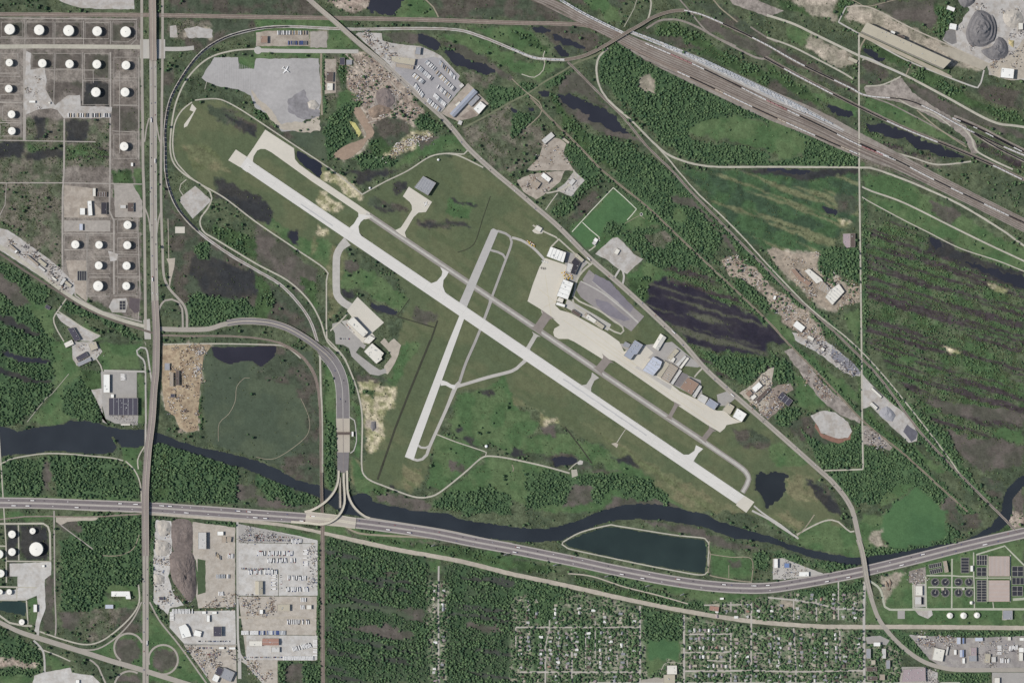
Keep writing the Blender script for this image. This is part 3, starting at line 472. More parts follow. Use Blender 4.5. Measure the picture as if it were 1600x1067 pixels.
# water surfaces lie below the banks; the shore is where the ground meets them
def water(name, poly, col, label=None, grow=5, z=-.9, rough=.12):
    m = mat(name+'_surface', col, .12, .01, rough, .2, .0025, spec=.5)
    cx = sum(p[0] for p in poly)/len(poly); cy = sum(p[1] for p in poly)/len(poly); a = sum(poly[i-1][0]*poly[i][1]-poly[i][0]*poly[i-1][1] for i in range(len(poly)))
    out = []
    for i in range(len(poly)):
        A_, B_, C_ = poly[i-1], poly[i], poly[(i+1) % len(poly)]; dx, dy = C_[0]-A_[0], C_[1]-A_[1]; l = math.hypot(dx, dy) or 1; sg = 1 if a > 0 else -1
        out.append((B_[0]+sg*dy/l*grow, B_[1]-sg*dx/l*grow))
    o = sheet(name, out, m, z, hardm=False, label=label); fill(hard, poly, True); return o
water('river', RIVER, (46,51,55), 'broad dark river winding past the south side of the airfield', 4)
for nm, p in PONDS: water(nm, p, grow=9 if nm.startswith(('marsh','long','north','round')) else 5, col={'settling_lagoon': (46,58,54), 'tank_yard_pond': (38,56,50), 'landfill_pond': (46,44,52), 'drainage_basin': (40,42,52), 'round_pond': (44,48,50)}.get(nm, (48,49,56)))
fill(hard, T(0,2,'690,590 710,588 760,655 780,720 755,710'), False)
# ================================================================ PAVEMENTS, YARDS, ROADS, RAILWAYS
conc = mat('runway_concrete', (212,210,204), .035, .03, .9, .05, .004, streak=(34, 6)); conc2 = mat('apron_concrete', (206,201,188), .035, .06, .9, .05, .005)
oldc = mat('worn_concrete', (183,180,173), .06, .05, .9, .07, .006); asph = mat('grey_asphalt', (166,163,158), .08, .06, .95, .08, .006); dark = mat('dark_asphalt', (128,124,124), .09, .05, .95, .08, .008)
road = mat('road_surface', (166,160,150), .07, .05, .95, .07, .006); lrd = mat('pale_gravel_road', (182,178,164), .12, .1, 1, .10, .01); trk = mat('dirt_track', (150,142,124), .16, .1, 1, .15, .01)
bal = mat('railway_ballast', (148,141,133), .20, .14, 1, .14, .008, c2=(136,128,120)); grav = mat('pale_gravel', (186,183,178), .12, .09, 1, .10, .012, c2=(172,166,158)); yard = mat('dusty_yard', (176,167,155), .14, .08, 1, .12, .012, c2=(160,150,138))
slag = mat('slag_yard', (160,152,144), .26, .1, 1, .2, .012, c2=(134,127,120)); paint = mat('white_marking_paint', (228,226,220), .05, .1, .8, .05, .01); tankpad = mat('tank_farm_soil_road', (166,160,152), .14, .08, 1, .1, .01)
brid = mat('bridge_concrete', (184,176,162), .05, .06, .9, .06, .008); steel = mat('rail_steel', (112,98,90), .2, .2, .7, .1, .02); redb = mat('red_earth', (144,133,123), .2, .1, 1, .15, .012)
sandm = mat('sandy_road', (180,172,158), .12, .08, 1, .1, .01); yellow = mat('yellow_earth', (196,190,126), .2, .12, 1, .15, .03)
def st(n, p, w, m, z, **k): return strip(n, p, w, m, z, **k)
zc = .30
# --- airfield
RW = pts('375,261 386,245 398,255.6 1163.5,774.6 1150,786.5')
sheet('runway', RW, conc, .50, label='main runway of pale concrete running north-west to south-east')
sheet('blast_pad', pts('368.5,233.9 385.6,245.1 375,261.6 356.6,250.7'), conc2, .40); sheet('blast_pad', pts('1163,773.9 1178.7,784 1166,800.7 1150,789 1151,786'), conc2, .40)
sheet('taxiway', Z(340,190,7.114,'530,92 850,300 860,420 905,475 1040,575 1560,925 1690,1015 1700,1075 1640,1090 1575,1060 1560,1010 1050,668 600,345 530,308 480,306 440,325 400,390 392,440 398,458 325,440 330,390 400,290'), conc2, .42)
sheet('taxiway_connector', T(1,1,'590,362 612,330 640,300 640,270 735,285 690,290 655,320 640,350 640,380 665,425 640,420'), conc, .46)
tw = [(572,334),(620,366.5),(700,420.5),(800,488),(865,532),(932,577.5),(1050,657),(1098,689)]; te = [(1098,689),(1130,711),(1152,726),(1165,737),(1170,748),(1167,757),(1160,769)]
shd = mat('taxiway_shoulder', (148,143,136), .1, .06, .95, .08, .01); jn = mat('brown_taxiway_joint', (140,132,126), .1, .06, .95, .08, .01); st('taxiway', tw, 9.5, shd, .36, sm=False); st('taxiway', te, 8.5, shd, .36)
tws = mat('taxiway_paving', (184,181,174), .1, .08, .9, .06, .01)
st('taxiway_paving_line', tw, 3.4, tws, .44, sm=False, hardm=False); st('taxiway_paving_line', te, 4.5, tws, .44, hardm=False)
def conn(a, b, w, fa, fb, m, z, n='taxiway_connector'):
    dx, dy = b[0]-a[0], b[1]-a[1]; L = math.hypot(dx, dy); ux, uy = dx/L, dy/L; px, py = -uy, ux; le, ri = [], []
    for i in range(17):
        t = i/16; d = t*L; e = w/2
        if fa and d < fa: e += fa - math.sqrt(max(0, fa*fa-(fa-d)**2))
        if fb and L-d < fb: e += fb - math.sqrt(max(0, fb*fb-(fb-(L-d))**2))
        c = (a[0]+ux*d, a[1]+uy*d); le.append((c[0]+px*e, c[1]+py*e)); ri.append((c[0]-px*e, c[1]-py*e))
    sheet(n, le+ri[::-1], m, z)
sheet('taxiway_connector', T(1,1,'1090,705 1130,690 1160,655 1165,630 1150,600 1205,632 1190,660 1172,682 1168,722 1182,758 1225,800'), conc, .46); sheet('taxiway_connector', T(1,1,'585,355 612,330 636,290 720,292 682,293 652,315 640,345 646,388 672,425 720,460'), conc, .462); conn((824,546),(838,522),6.5,4,5,oldc,.46); sheet('taxiway_connector', T(2,2,'430,272 465,266 495,220 500,190 545,225 515,242 495,285 494,318'), oldc, .46)
conn((934,580),(950,560),13,4,6,jn,.455); conn((1045,654),(1058,630),6,4,5,jn,.455); conn((1098,688),(1113,669),8,4,5,jn,.455); sheet('taxiway_connector', T(2,2,'1050,705 1105,704 1140,680 1150,645 1195,668 1165,695 1128,755'), conc, .46); conn((838,517),(856,491),14,5,7,jn,.455)
st('taxiway', pts('543,377 533,386 527,397 525.5,410 525.5,450 528,463 537,473 549,480'), [16]+[11.5]*7, tws, .38)
sheet('crosswind_runway', pts('767.4,359 771,357 779,361 726,488 714,481'), mat('weathered_runway', (182,180,176), .06, .05, .9, .06, .006, streak=(-66, 5)), .46, label='grey northern end of the shorter crosswind runway'); sheet('crosswind_runway', pts('722,483 729,487.5 711.5,536 653,697 646,718.7 632.5,713.5 701,534'), conc, .47, label='pale southern end of the shorter crosswind runway')
st('taxiway', pts('777,361 790,365 797,370 799.5,378 796,391 788,412 769,463'), 3.8, asph, .40); st('taxiway_connector', pts('762,389 770,392 778,394 786,398 790,404'), 3.6, asph, .405)
st('taxiway', pts('768,464 766,473 755,503 742.5,534 728,567 718,597'), [7,5,4.2,4.2,4.2,4.5], asph, .40); st('taxiway', pts('718,597 712,604 697,640 671,698 667,710 660,717 652,719 643,716'), [5,7,5,5,4.6,4.2,4,4], oldc, .41)
st('taxiway', pts('707,605 720,602 760,590 800,579.5 812,571 822,562'), [7,5,5,5,5,6], oldc, .405); st('taxiway_connector', pts('689,598 697,599 704,603 711,605'), [9,6,5.5,7], conc, .415); st('taxiway_connector', pts('651,694 658,699 665,699.5 672,696'), 3.5, oldc, .415)
sheet('apron', T(1,1,'955,100 1100,195 1062,258 1015,262 985,290 945,360 930,385 940,420 905,400 870,372 905,355 935,310 975,245 973,215 960,195 918,160'), conc2, .43)
sheet('apron', pts('558.5,464 600,504 581.5,520 587,527.5 575.6,537.4 566.4,535.4 540,507.5 549.5,495 542,485.6'), conc2, .42); st('access_road', pts('516,517 523,510 532,502 543,490'), 2, lrd, .41)
APR = T(2,1,'208,545 330,585 345,600 325,700 290,770 270,840 300,870 370,890 590,1010 670,1067') + T(2,2,'700,60 830,20 885,70 850,100 930,130 920,210 1000,270 1050,310 1180,370 1280,430 1330,430 1370,470 1435,500 1340,520 1330,540 1300,565 1230,525 1040,400 1010,375 640,120 610,112 590,125 560,105 480,55 390,0') + T(2,1,'350,1050 290,1050 265,1035 258,1010 265,985 300,965 240,910 190,900 180,865 97,815 130,710 172,600')
sheet('apron', APR, conc2, .42); sheet('apron_shoulder', T(2,2,'780,150 1000,275 990,300 770,160'), oldc, .49, hardm=False)
st('access_road', T(2,1,'0,418 60,435 130,480 190,540 205,560'), 4, oldc, .36)
# asphalt bays in the long parking field
lot = mat('parking_asphalt', (148,143,141), .09, .10, .95, .10, .012); oil = mat('sealed_asphalt', (130,126,133), .16, .12, .95, .12, .02, streak=(37, 7))
sheet('parking_field', T(2,1,'482,618 826,910 745,1003 705,975 560,850 440,680'), lot, .34); sheet('parking_field', T(2,1,'425,690 470,710 700,940 698,975 640,950 540,870 430,790 402,745'), lot, .335)
sheet('sealed_bays', T(2,1,'520,645 610,690 760,850 740,885 680,840 500,690'), oil, .37, rough=.8, hardm=False); sheet('sealed_bays', T(2,1,'520,800 600,820 740,930 700,940 590,900 530,840'), oil, .37, rough=.8, hardm=False)
for i, q in enumerate(T(2,1,'500,690 525,715 560,750 590,775 620,805')): st('parking_aisle', [q, (q[0]+42, q[1]+34)], .7, oldc, .385, hardm=False, sm=False, ext=False)
st('terminal_road', T(2,1,'430,690 560,760 700,870 790,950'), 2.0, oldc, .39, hardm=False)
st('terminal_road', T(2,1,'505,575 460,610 420,655 400,700 392,750 380,790'), 3.2, lrd, .40); st('terminal_road', T(2,1,'385,785 420,815 540,870 620,925 690,975 698,1000 680,1018 640,1005 560,955 470,890 400,850 378,800'), 2.6, lrd, .405); sheet('terminal_forecourt', T(2,1,'345,800 400,830 520,900 620,960 600,1000 470,930 400,890 330,850'), oldc, .33)
sheet('hangar_yard', T(2,1,'330,500 400,520 480,570 440,610 410,680 380,700 300,650 330,590'), asph, .34); st('access_road', T(2,1,'130,340 200,380 275,415 290,430 260,460 245,475'), 2.5, lrd, .35); st('access_road', T(2,1,'290,425 340,470 390,515 440,550 490,585'), 2.4, lrd, .352)
sheet('concrete_pad', T(2,1,'125,375 165,338 195,360 190,392 160,395 140,388'), conc2, .36)
sheet('hangar_yard', T(2,2,'660,10 830,20 1000,0 1120,100 1190,150 1160,160 1070,150 1040,190 1180,240 1190,330 1290,380 1290,410 1180,360 930,230'), asph, .33); sheet('hangar_yard', T(2,2,'1035,180 1100,205 1100,300 1010,270'), dark, .34); sheet('hangar_yard', T(2,2,'1280,330 1340,310 1400,350 1340,400 1290,400'), asph, .345); st('access_road', T(2,2,'1195,160 1160,195 1140,220'), 2.4, lrd, .35)
# --- airfield perimeter tracks
for p, w in ((pts('305,157 324,155 345,156 370,168 400,187 460,227 520,267 566,304'), 2), (pts('566,304 600,285 637,267 672,245 700,240 725,241 733,233'), 2), (pts('697,240 712,242 727,248 755,262'), 2.2),
 (pts('300,160 285,172 275,188 271,205 270,230 274,250 284,264 305,283 350,309 400,347 462,389 509,422 510,440 510,507 511,534'), 2.1)): st('perimeter_track', p, w, lrd, .31)
st('perimeter_road', pts('400,77 362,80 325,92 295,120 277,155 269,190 266,232 272,256 290,274 312,287 328,300 331,310 325,325 314,340 313,352 320,364 337,374 400,412 450,439 482,469 500,500 512,534 535,556 547,579 560,616 566,654 565,724 569,742 580,751 595,757 637,773 655,777 670,776 687,769 725,739 745,721 757,713 775,713 800,717 850,728 890,739'), 2.4, lrd, .32)
sheet('concrete_pad', T(1,2,'0,0 1,1 2,0'), conc, .3) if 0 else None
st('service_track', T(1,2,'1130,578 1250,625 1440,690 1435,712'), 1.6, lrd, .31); sheet('radio_pad', T(2,2,'370,800 405,795 412,835 375,848'), lrd, .33); st('service_track', T(2,2,'355,800 380,775 405,755'), 1.5, lrd, .32); sheet('radio_pad', T(2,2,'405,755 425,738 445,745 440,765 415,768'), oldc, .33); st('service_track', T(2,2,'710,545 680,590 655,630'), 1.2, lrd, .33); sheet('radio_pad', T(2,2,'620,635 650,630 665,640 655,662'), sandm, .335)
st('service_track', T(2,2,'0,768 10,790 5,810'), 1.5, trk, .31); sheet('beacon_pad', T(0,1,'1220,95 1315,180 1310,200 1205,300 1125,195 1130,165'), grav, .33, rough=.5); st('service_track', T(0,1,'1165,55 1130,85 1122,120 1145,155'), 1.4, lrd, .325)
ditch = mat('drainage_ditch_weeds', (62,64,52), .2, .1, .9, .15, .02)
st('drainage_ditch', T(1,2,'1090,-10 960,310 870,540 760,860'), 3.2, ditch, .22, sm=False); st('drainage_ditch', T(1,1,'1135,935 1090,1067'), 2.6, ditch, .22, ext=False); st('drainage_ditch', T(1,1,'885,905 960,800'), 1.2, ditch, .22); st('drainage_ditch', T(1,1,'885,910 1000,945 1120,980'), 1.8, ditch, .22); st('drainage_ditch', T(1,1,'1465,160 1420,290 1360,460 1260,510'), 1.2, ditch, .22); st('drainage_ditch', T(2,2,'330,530 430,660 500,760'), 2, ditch, .22)
# --- the fire and air guard compound in the middle of the field
k = 7.623
sheet('car_park', Z(510,460,k,'70,350 160,325 400,545 470,610 450,650 400,620 350,690 560,850 640,900 700,880 720,930 620,968 520,950 300,740 270,640 200,600 110,590 100,460 70,400'), asph, .34); sheet('gravel_yard', Z(510,460,k,'640,570 690,520 740,580 805,525 890,605 850,740 790,860 730,950 680,930 690,850 780,740 720,650'), sandm, .335, rough=.5); st('access_road', Z(510,460,k,'0,520 80,600 190,720 240,800'), 2.2, lrd, .35); sheet('hangar_yard', Z(510,460,k,'175,320 260,300 400,560 480,610 430,620'), oldc, .325)
# --- highway and service roads
cl = [(239,-5),(239,45),(239,90),(239.5,180),(239.5,267),(240,340),(241,420),(242.5,480),(244.5,534),(243,580),(241,608),(238,660),(234,690),(230.5,716),(228,760),(227.5,801),(227.5,900),(227.5,1067)]
st('highway', cl[2:8], 11, road, .40); st('highway', cl[15:], 9.5, road, .40)
median = mat('median_strip', (136,128,124), .1, .1, .9, .08, .01)
cir = lambda cx, cy, r, a0, a1, n=20: [(cx+r*math.cos(math.radians(a0+(a1-a0)*i/n)), cy+r*math.sin(math.radians(a0+(a1-a0)*i/n))) for i in range(n+1)]
st('highway_median', cl[2:8], 1.4, median, .46, hardm=False); st('highway_median', cl[15:], 1.2, median, .46, hardm=False)
for o in (-4.7, 4.7): st('highway_shoulder', cl[2:8], .9, oldc, .455, off=o, hardm=False)
st('frontage_road', pts('221.5,-5 221.5,40 222,120 223,200 223.5,260 225,300 226,380 227,470 227.5,515'), 4.2, road, .36); st('frontage_road', pts('254,-5 254,60 253.5,120 252.5,200 251.5,267 252,330 254,390 256,430 264,450 280,468 288,478 292,492 292,512'), 3.8, road, .36)
st('slip_road', pts('233,185 229,200 226,222'), 2.2, road, .37); st('slip_road', pts('243,185 246,203 250,222'), 2.2, road, .37); st('slip_road', T(0,1,'905,230 930,300 940,380'), 2.2, road, .37); st('slip_road', T(0,1,'1010,240 990,310 980,390'), 2.2, road, .37)
st('loop_ramp', T(0,1,'985,900 1000,850 1030,810 1075,803 1115,820 1138,860 1143,980'), 3.0, road, .37); sheet('highway_crossing', pts('224,500 234,498 236,530 226,530'), oldc, .35); sheet('road_junction', pts('219,62 258,62 258,92 219,92'), oldc, .34); st('turning_road', pts('254,77 285,77 303,75'), 6.5, oldc, .35)
st('tank_farm_road', pts('-5,73.5 60,73 150,73.5 222,74'), 6.5, lrd, .35); st('access_road', pts('400,79 440,80 500,80.5 560,81'), 6, oldc, .35); st('access_road', pts('502,84 501.5,110 502,150 503,180'), 3.2, trk, .33)
st('diagonal_road', pts('478,-5 500,15'), 7.5, road, .40, sm=False); ap = pts('600,100 640,138 687,180 710,205 732,232 770,267 800,292 835,322 872,354 920,402 952,430 985,459 1025,496 1065,534 1100,574 1130,602 1162,630 1200,663 1235,694 1280,734 1300,752 1320,776 1330,793')
st('airport_road', ap, 7.6, road, .41); st('airport_road_median', ap, .7, median, .46, hardm=False)
st('airport_road', pts('1330,792 1335,808 1341,835 1347,860 1350,880'), 7.5, road, .405); st('airport_road', pts('1354,906 1358,922 1364,943 1374,968 1392,992 1408,1008 1425,1022 1445,1034 1470,1042 1500,1046 1560,1046 1600,1046'), 6.6, road, .405)
st('avenue', pts('1351,908 1350,950 1350,1000 1350.5,1067'), 4, oldc, .37)
st('access_road', T(2,3,'1500,-10 1600,40') + T(3,3,'60,80 170,150 190,165'), 3, oldc, .36, ext=False); st('access_road', T(3,3,'180,140 280,85 350,55 400,48 440,60 490,105 515,122 540,118'), 2.4, lrd, .35); st('access_road', T(3,3,'180,150 230,100 290,15'), 1.8, trk, .345)
st('access_road', pts('1178,790 1190,800 1206,811 1220,820 1240,836'), 2.6, oldc, .355)
# toll road and its shoulders
tr = pts('-5,785 60,786 130,788.5 222,792 300,797 400,804 520,813 600,822 675,833 740,846 800,857 850,867 900,877 950,888 1000,898 1050,907 1100,914 1150,918 1200,918 1250,911 1300,902 1350,892 1425,874 1480,860 1525,849 1600,832')
rd2 = mat('toll_road_shoulder', (168,162,156), .06, .08, .9, .06, .01); st('toll_road', tr, 17, rd2, .38); lane = mat('toll_road_lanes', (126,119,120), .1, .1, .95, .08, .012)
st('carriageway', tr, 5.2, lane, .43, off=4.2, hardm=False); st('carriageway', tr, 5.2, lane, .43, off=-4.2, hardm=False); barr = mat('median_barrier', (190,186,178), .1, .2, .9, .1, .02)
st('carriageway_line', tr, .5, barr, .48, off=6.9, hardm=False); st('carriageway_line', tr, .5, barr, .48, off=-6.9, hardm=False); st('median_line', tr, .6, barr, .48, hardm=False)
st('ramp_road', pts('571,808 600,813 640,819 700,829 760,842 800,849'), 2.6, road, .37)
st('ramp_road', T(0,3,'945,8 1200,25 1600,48') + pts('440,814 470,816'), 2.6, sandm, .37, ext=False)
st('railway_bed', T(0,2,'-20,1025 300,1035 600,1050 880,1060') + T(0,3,'940,10 1200,30 1600,62') + T(1,3,'200,85 400,125 640,180 900,237 1250,300 1600,385') + T(2,3,'350,460 700,540 1100,620 1400,668 1600,690') + T(3,3,'300,712 600,716 900,716 1600,722'), [3.5]*6+[5]*3+[6.8]*12, sandm, .36, wob=.3)
st('dirt_track', T(2,3,'350,382 500,400 700,465 900,515 1100,572'), 2, sandm, .33); st('dirt_track', T(0,3,'-10,45 200,25 500,30 640,25 890,10'), 2.2, redb, .33, wob=.3); sheet('bare_clearing', T(0,3,'350,30 620,32 600,48 420,60 380,80 350,60'), sandm, .31, rough=1)
st('bypass_road', T(1,3,'560,90 640,130 800,145 1000,155 1200,165'), 3, trk, .33)
# arterial road and its ramps, on the ground part
ar = pts('292,515 325,514 345,508 362,504')
st('arterial_road', [(246,514)]+ar, 7.5, road, .40, ext=False)
tp = pts('505,549 520,566 530,585 535,609 536,654'); st('toll_road_approach', pts('500,545')+tp, [14,17,19,20,20.5,21], dark, .40); sheet('toll_approach_apron', pts('525,653.5 546.5,653.5 546.5,706.5 527.5,706.5'), brid, .405); st('toll_road_approach', pts('536,706 536,720 535.5,738'), [19,18,17], dark, .40)
for o in (-10, 10, 0): st('approach_kerb', tp, .9, oldc, .45, off=o, hardm=False)
st('approach_kerb', pts('536,654 536.5,706 536.5,740'), .9, median, .45, hardm=False); st('plaza_service_road', T(1,2,'585,470 615,490 625,560 628,620 610,680 590,695'), 1.6, oldc, .37)
# south-west interchange
st('state_road', T(0,3,'-20,680 120,745 240,785 400,835 560,885 700,930 890,985 1150,1067'), [7,7,8,8,8,8,8,8], road, .39); st('slip_road', T(0,3,'250,745 380,790 520,825 620,810 720,745 820,650 870,560 865,450'), 2.3, lrd, .36); st('slip_road', T(0,3,'460,845 560,860 640,840 740,770 830,670 885,560'), 2.2, road, .37); st('slip_road', T(0,3,'935,560 1000,680 1120,830 1290,1067'), 2.5, road, .37)
cir = lambda cx, cy, r, a0, a1, n=20: [(cx+r*math.cos(math.radians(a0+(a1-a0)*i/n)), cy+r*math.sin(math.radians(a0+(a1-a0)*i/n))) for i in range(n+1)]
st('loop_ramp', cir(201,1011.5,22.5,-20,-235) + pts('186,1036 200,1040'), 3, road, .37, ext=False); st('loop_ramp', cir(255,1030,23,-200,110,28), 3, road, .37, ext=False); st('loop_ramp', cir(203,1072,24,-60,-170), 3, road, .37, ext=False)
st('slip_road', T(0,3,'560,920 610,960 660,1067'), 2.6, road, .37); st('access_road', T(0,3,'210,800 270,870 280,1000'), 3, oldc, .36); st('access_road', T(0,3,'240,850 350,890 440,930'), 2, lrd, .355)
st('gravel_track', T(0,3,'338,-10 340,200 342,480 350,700 345,770'), 2.2, tankpad, .33); st('gravel_track', T(0,3,'380,80 460,140 580,230'), 1.6, tankpad, .33); st('gravel_track', T(0,3,'640,270 740,270 830,230 870,140'), 1.4, trk, .33)
st('levee_track', T(0,2,'-10,770 60,735 150,715 280,698 420,700 560,712 700,725 770,742'), 2.0, lrd, .33); st('levee_track', T(0,2,'785,745 840,800 875,880 885,1000'), 2.0, lrd, .332); st('levee_track', T(0,2,'905,650 880,690 860,740 865,795'), 2.0, lrd, .334); st('frontage_road', T(0,2,'905,0 912,20'), 1, road, .3, ext=False)
st('access_road', T(0,2,'950,260 935,160 920,60 910,40 880,35 855,55 860,80 895,110 908,160 910,300 912,520 910,640'), 2.6, oldc, .365); st('access_road', T(0,2,'650,180 780,183 905,186'), 3, oldc, .36)
st('path', T(0,2,'170,500 290,350 320,330 430,200'), .8, lrd, .3); st('path', T(0,2,'1560,225 1530,225 1480,280 1470,370 1430,450 1370,510 1365,620'), .8, trk, .3)
# north-east mill roads, levee roads, marsh tracks
st('cross_road', pts('1342,55 1342,120 1342.5,267 1344,380 1346,534 1347,640 1348.5,733'), 2.6, lrd, .385, sm=False); st('access_road', pts('1348,733 1320,734 1288,735'), 2.2, lrd, .35)
st('levee_road', pts('1347,292 1362,299 1412,317 1487,354 1540,380 1600,408'), 2.6, lrd, .36); st('levee_road', pts('1347,308 1358,315 1412,344 1450,363 1500,388 1560,408 1600,424'), 1.7, lrd, .355)
st('mill_road', pts('1198,24 1240,38 1275,55 1337,85 1360,95 1412,117 1475,150 1550,190 1600,199'), 3.6, lrd, .37); st('mill_road', pts('1198,59 1235,72 1275,92 1315,113 1333,124'), 2.6, lrd, .36); st('mill_road', T(3,0,'610,240 580,290 572,330 568,380'), 2.4, trk, .36); st('mill_road', T(3,0,'900,385 880,430 860,475'), 2, trk, .36); st('mill_road', T(3,0,'610,540 700,535 770,510 830,480'), 2.2, lrd, .365); st('mill_road', T(3,0,'590,380 600,370 640,375'), 2.2, lrd, .365); st('mill_road', T(3,0,'575,350 650,375 760,430 860,475'), 2.6, oldc, .362)
sheet('marshalling_yard', T(3,0,'600,545 760,530 790,490 840,490 900,580 1060,680 1240,790 1300,900 1310,960 1270,960 1230,860 1150,800 1020,730 900,670 820,640 620,600'), slag, .33, rough=1); st('mill_road', T(3,0,'1200,780 1270,860 1300,940 1400,1000 1530,1060'), 2.6, lrd, .37); st('mill_road', T(3,0,'800,610 900,670 1010,700 1080,740 1140,790'), 1.8, lrd, .37); st('mill_road', T(3,0,'930,690 1060,800 1240,920'), 2, trk, .365)
st('mill_road', T(3,0,'440,140 590,225 850,370 1090,470 1310,550 1330,520 1350,440'), 2.4, oldc, .36); st('mill_road', T(3,0,'490,40 440,140'), 2, oldc, .36); st('mill_road', T(3,0,'490,45 640,50 900,180 1100,270 1380,400'), 2, sandm, .35)
sheet('crane_runway', T(3,0,'1040,290 1150,300 1380,400 1345,440 1160,370'), mat('mill_slab', (172,165,150), .1, .06, .9, .1, .01), .37); sheet('quarry_floor', T(3,0,'1180,-40 1700,-40 1700,500 1500,500 1380,470 1370,400 1290,360 1150,290 1090,250 1110,200 1200,150 1260,60'), grav, .33, rough=1.2); sheet('stock_yard', T(3,0,'1115,195 1170,180 1180,270 1150,280 1095,250'), mat('grit', (128,126,124), .15, .1, 1, .1, .02), .37); sheet('quarry_dust', T(3,0,'1370,400 1450,380 1530,330 1600,240 1700,230 1700,490 1500,500 1400,470'), sandm, .36, rough=1)
st('mill_road', T(2,0,'860,-20 870,20 860,90 850,120 800,160'), 2.6, lrd, .36); st('path', T(2,0,'780,0 760,60 700,170'), .9, lrd, .34); st('dirt_track', T(1,0,'1060,0 1110,50 1140,110'), 2, trk, .33)
sheet('mill_lot', T(2,0,'1350,-10 1500,-10 1700,70 1600,110 1500,70 1380,30'), slag, .33, rough=.6)
st('power_line_track', T(1,0,'1300,800 1450,720 1600,635') + T(2,0,'100,585 200,515 330,440 400,395 520,350 560,325'), 2.8, mat('grassy_track', (118,122,98), .15, .1, 1, .1, .01), .32); st('dirt_track', T(2,0,'205,320 195,350 205,400 195,440 140,485 60,465'), 1.4, lrd, .34); st('dirt_track', T(2,0,'0,495 80,570 170,640 185,670 175,720 90,800'), 1.6, trk, .335)
for i, q in enumerate((T(2,1,'375,382 500,245 633,106'), T(2,1,'633,106 705,170 778,240'), T(2,1,'778,240 750,275 720,308'), T(2,1,'440,322 490,370 545,415 548,440'))): st('gravel_path', q, 1.3, mat('white_path', (206,208,190), .06, .1, 1, .06, .02), .34, sm=False, ext=False)
# settling lagoon banks, treatment works
st('embankment_road', T(2,3,'320,185 430,125 600,82 660,86 1000,140 1205,163 1228,190 1225,300 1205,388 1000,362 650,292 350,226 312,200 320,185'), 2.0, lrd, .33); st('embankment_road', T(2,3,'1235,180 1230,230 1240,265 1225,370 1240,395 1400,425 1500,436'), 1.8, trk, .332); st('embankment_road', T(2,3,'1240,262 1370,280 1497,292 1497,430'), 1.3, trk, .331); st('path', T(2,3,'1355,330 1355,410'), 1, trk, .33)
wkr = mat('works_road', (178,180,162), .08, .1, .9, .08, .01)
for p, w in (('620,420 700,480 730,590 760,607 900,607 1200,605 1600,605', 3.4), ('905,450 908,600', 2.2), ('985,400 990,600', 2.2), ('1150,290 1148,600', 2.4), ('1285,250 1285,390 1290,480 1290,600', 2.0), ('990,395 1140,395 1200,400 1290,400', 2.2), ('1000,468 1290,470', 2), ('1370,265 1372,560', 1.6), ('1295,410 1510,410', 1.8), ('1515,265 1515,560', 1.6), ('1300,265 1480,210 1530,260 1600,330', 2.4), ('1600,540 1530,545', 4), ('1405,560 1410,600',1.6)): st('works_road', T(3,3,p), w, wkr, .35, sm=len(p) > 40)
sheet('works_yard', T(3,3,'900,590 1020,600 1030,640 1000,665 940,640'), grav, .34); sheet('works_yard', T(3,3,'810,615 855,615 855,665 810,665'), asph, .34); sheet('works_yard', T(3,3,'880,370 985,340 985,440 880,440'), slag, .33, rough=.6); sheet('works_yard', T(3,3,'910,445 985,445 985,590 915,590'), oldc, .33)
sheet('works_yard', T(3,3,'30,290 90,285 180,320 350,385 200,410 30,420'), oldc, .34, rough=.4); st('access_road', T(3,3,'350,385 450,375 520,355 580,345'), 1.8, lrd, .35)
SEY = mat('industrial_yard', (152,147,144), .14, .12, .95, .14, .014, c2=(164,160,154))
sheet('industrial_yard', T(3,3,'880,765 980,770 1240,785 1640,770 1640,970 1200,975 1080,960 1010,920'), SEY, .335, rough=.5); sheet('industrial_yard', T(3,3,'835,965 985,965 985,1080 820,1080'), asph, .335); sheet('industrial_yard', T(3,3,'985,975 1060,1000 1060,1090 985,1090'), grav, .336, rough=.5); sheet('industrial_yard', T(3,3,'1400,1000 1640,1000 1640,1100 1400,1100'), asph, .336)
sheet('industrial_yard', T(3,3,'610,775 700,770 760,800 740,830 620,820'), asph, .336, rough=.4)
# east scrap and stone yards
sheet('stone_yard', T(3,2,'150,-60 330,-30 420,40 520,130 580,200 575,215 520,210 440,170 300,60 170,-10'), grav, .33, rough=1); sheet('coal_grit', T(3,2,'400,40 520,120 585,190 560,205 470,160 390,90'), mat('blue_grit', (138,138,144), .2, .1, 1, .2, .02), .37, rough=1, hardm=False)
sheet('stone_yard', T(3,2,'590,200 640,260 760,370 880,470 935,570 930,620 880,630 760,520 640,400 585,420'), grav, .33, rough=.8); sheet('coal_grit', T(3,2,'870,515 935,565 925,605 895,625 845,560'), mat('blue_coal', (104,104,112), .15, .1, 1, .15, .02), .37, rough=.6, hardm=False)
sheet('machine_yard', T(3,2,'590,520 640,530 700,590 780,660 760,680 700,650 595,640'), slag, .33, rough=1); sheet('clearing', T(3,2,'265,460 350,430 420,440 500,500 525,560 500,600 420,600 330,570 300,510'), grav, .33, rough=1.5); sheet('red_bank', T(3,2,'300,500 330,570 420,600 500,600 525,560 515,610 440,635 340,600 290,530'), mat('red_bank', (140,108,94), .2, .1, 1, .15, .02), .31, rough=1)
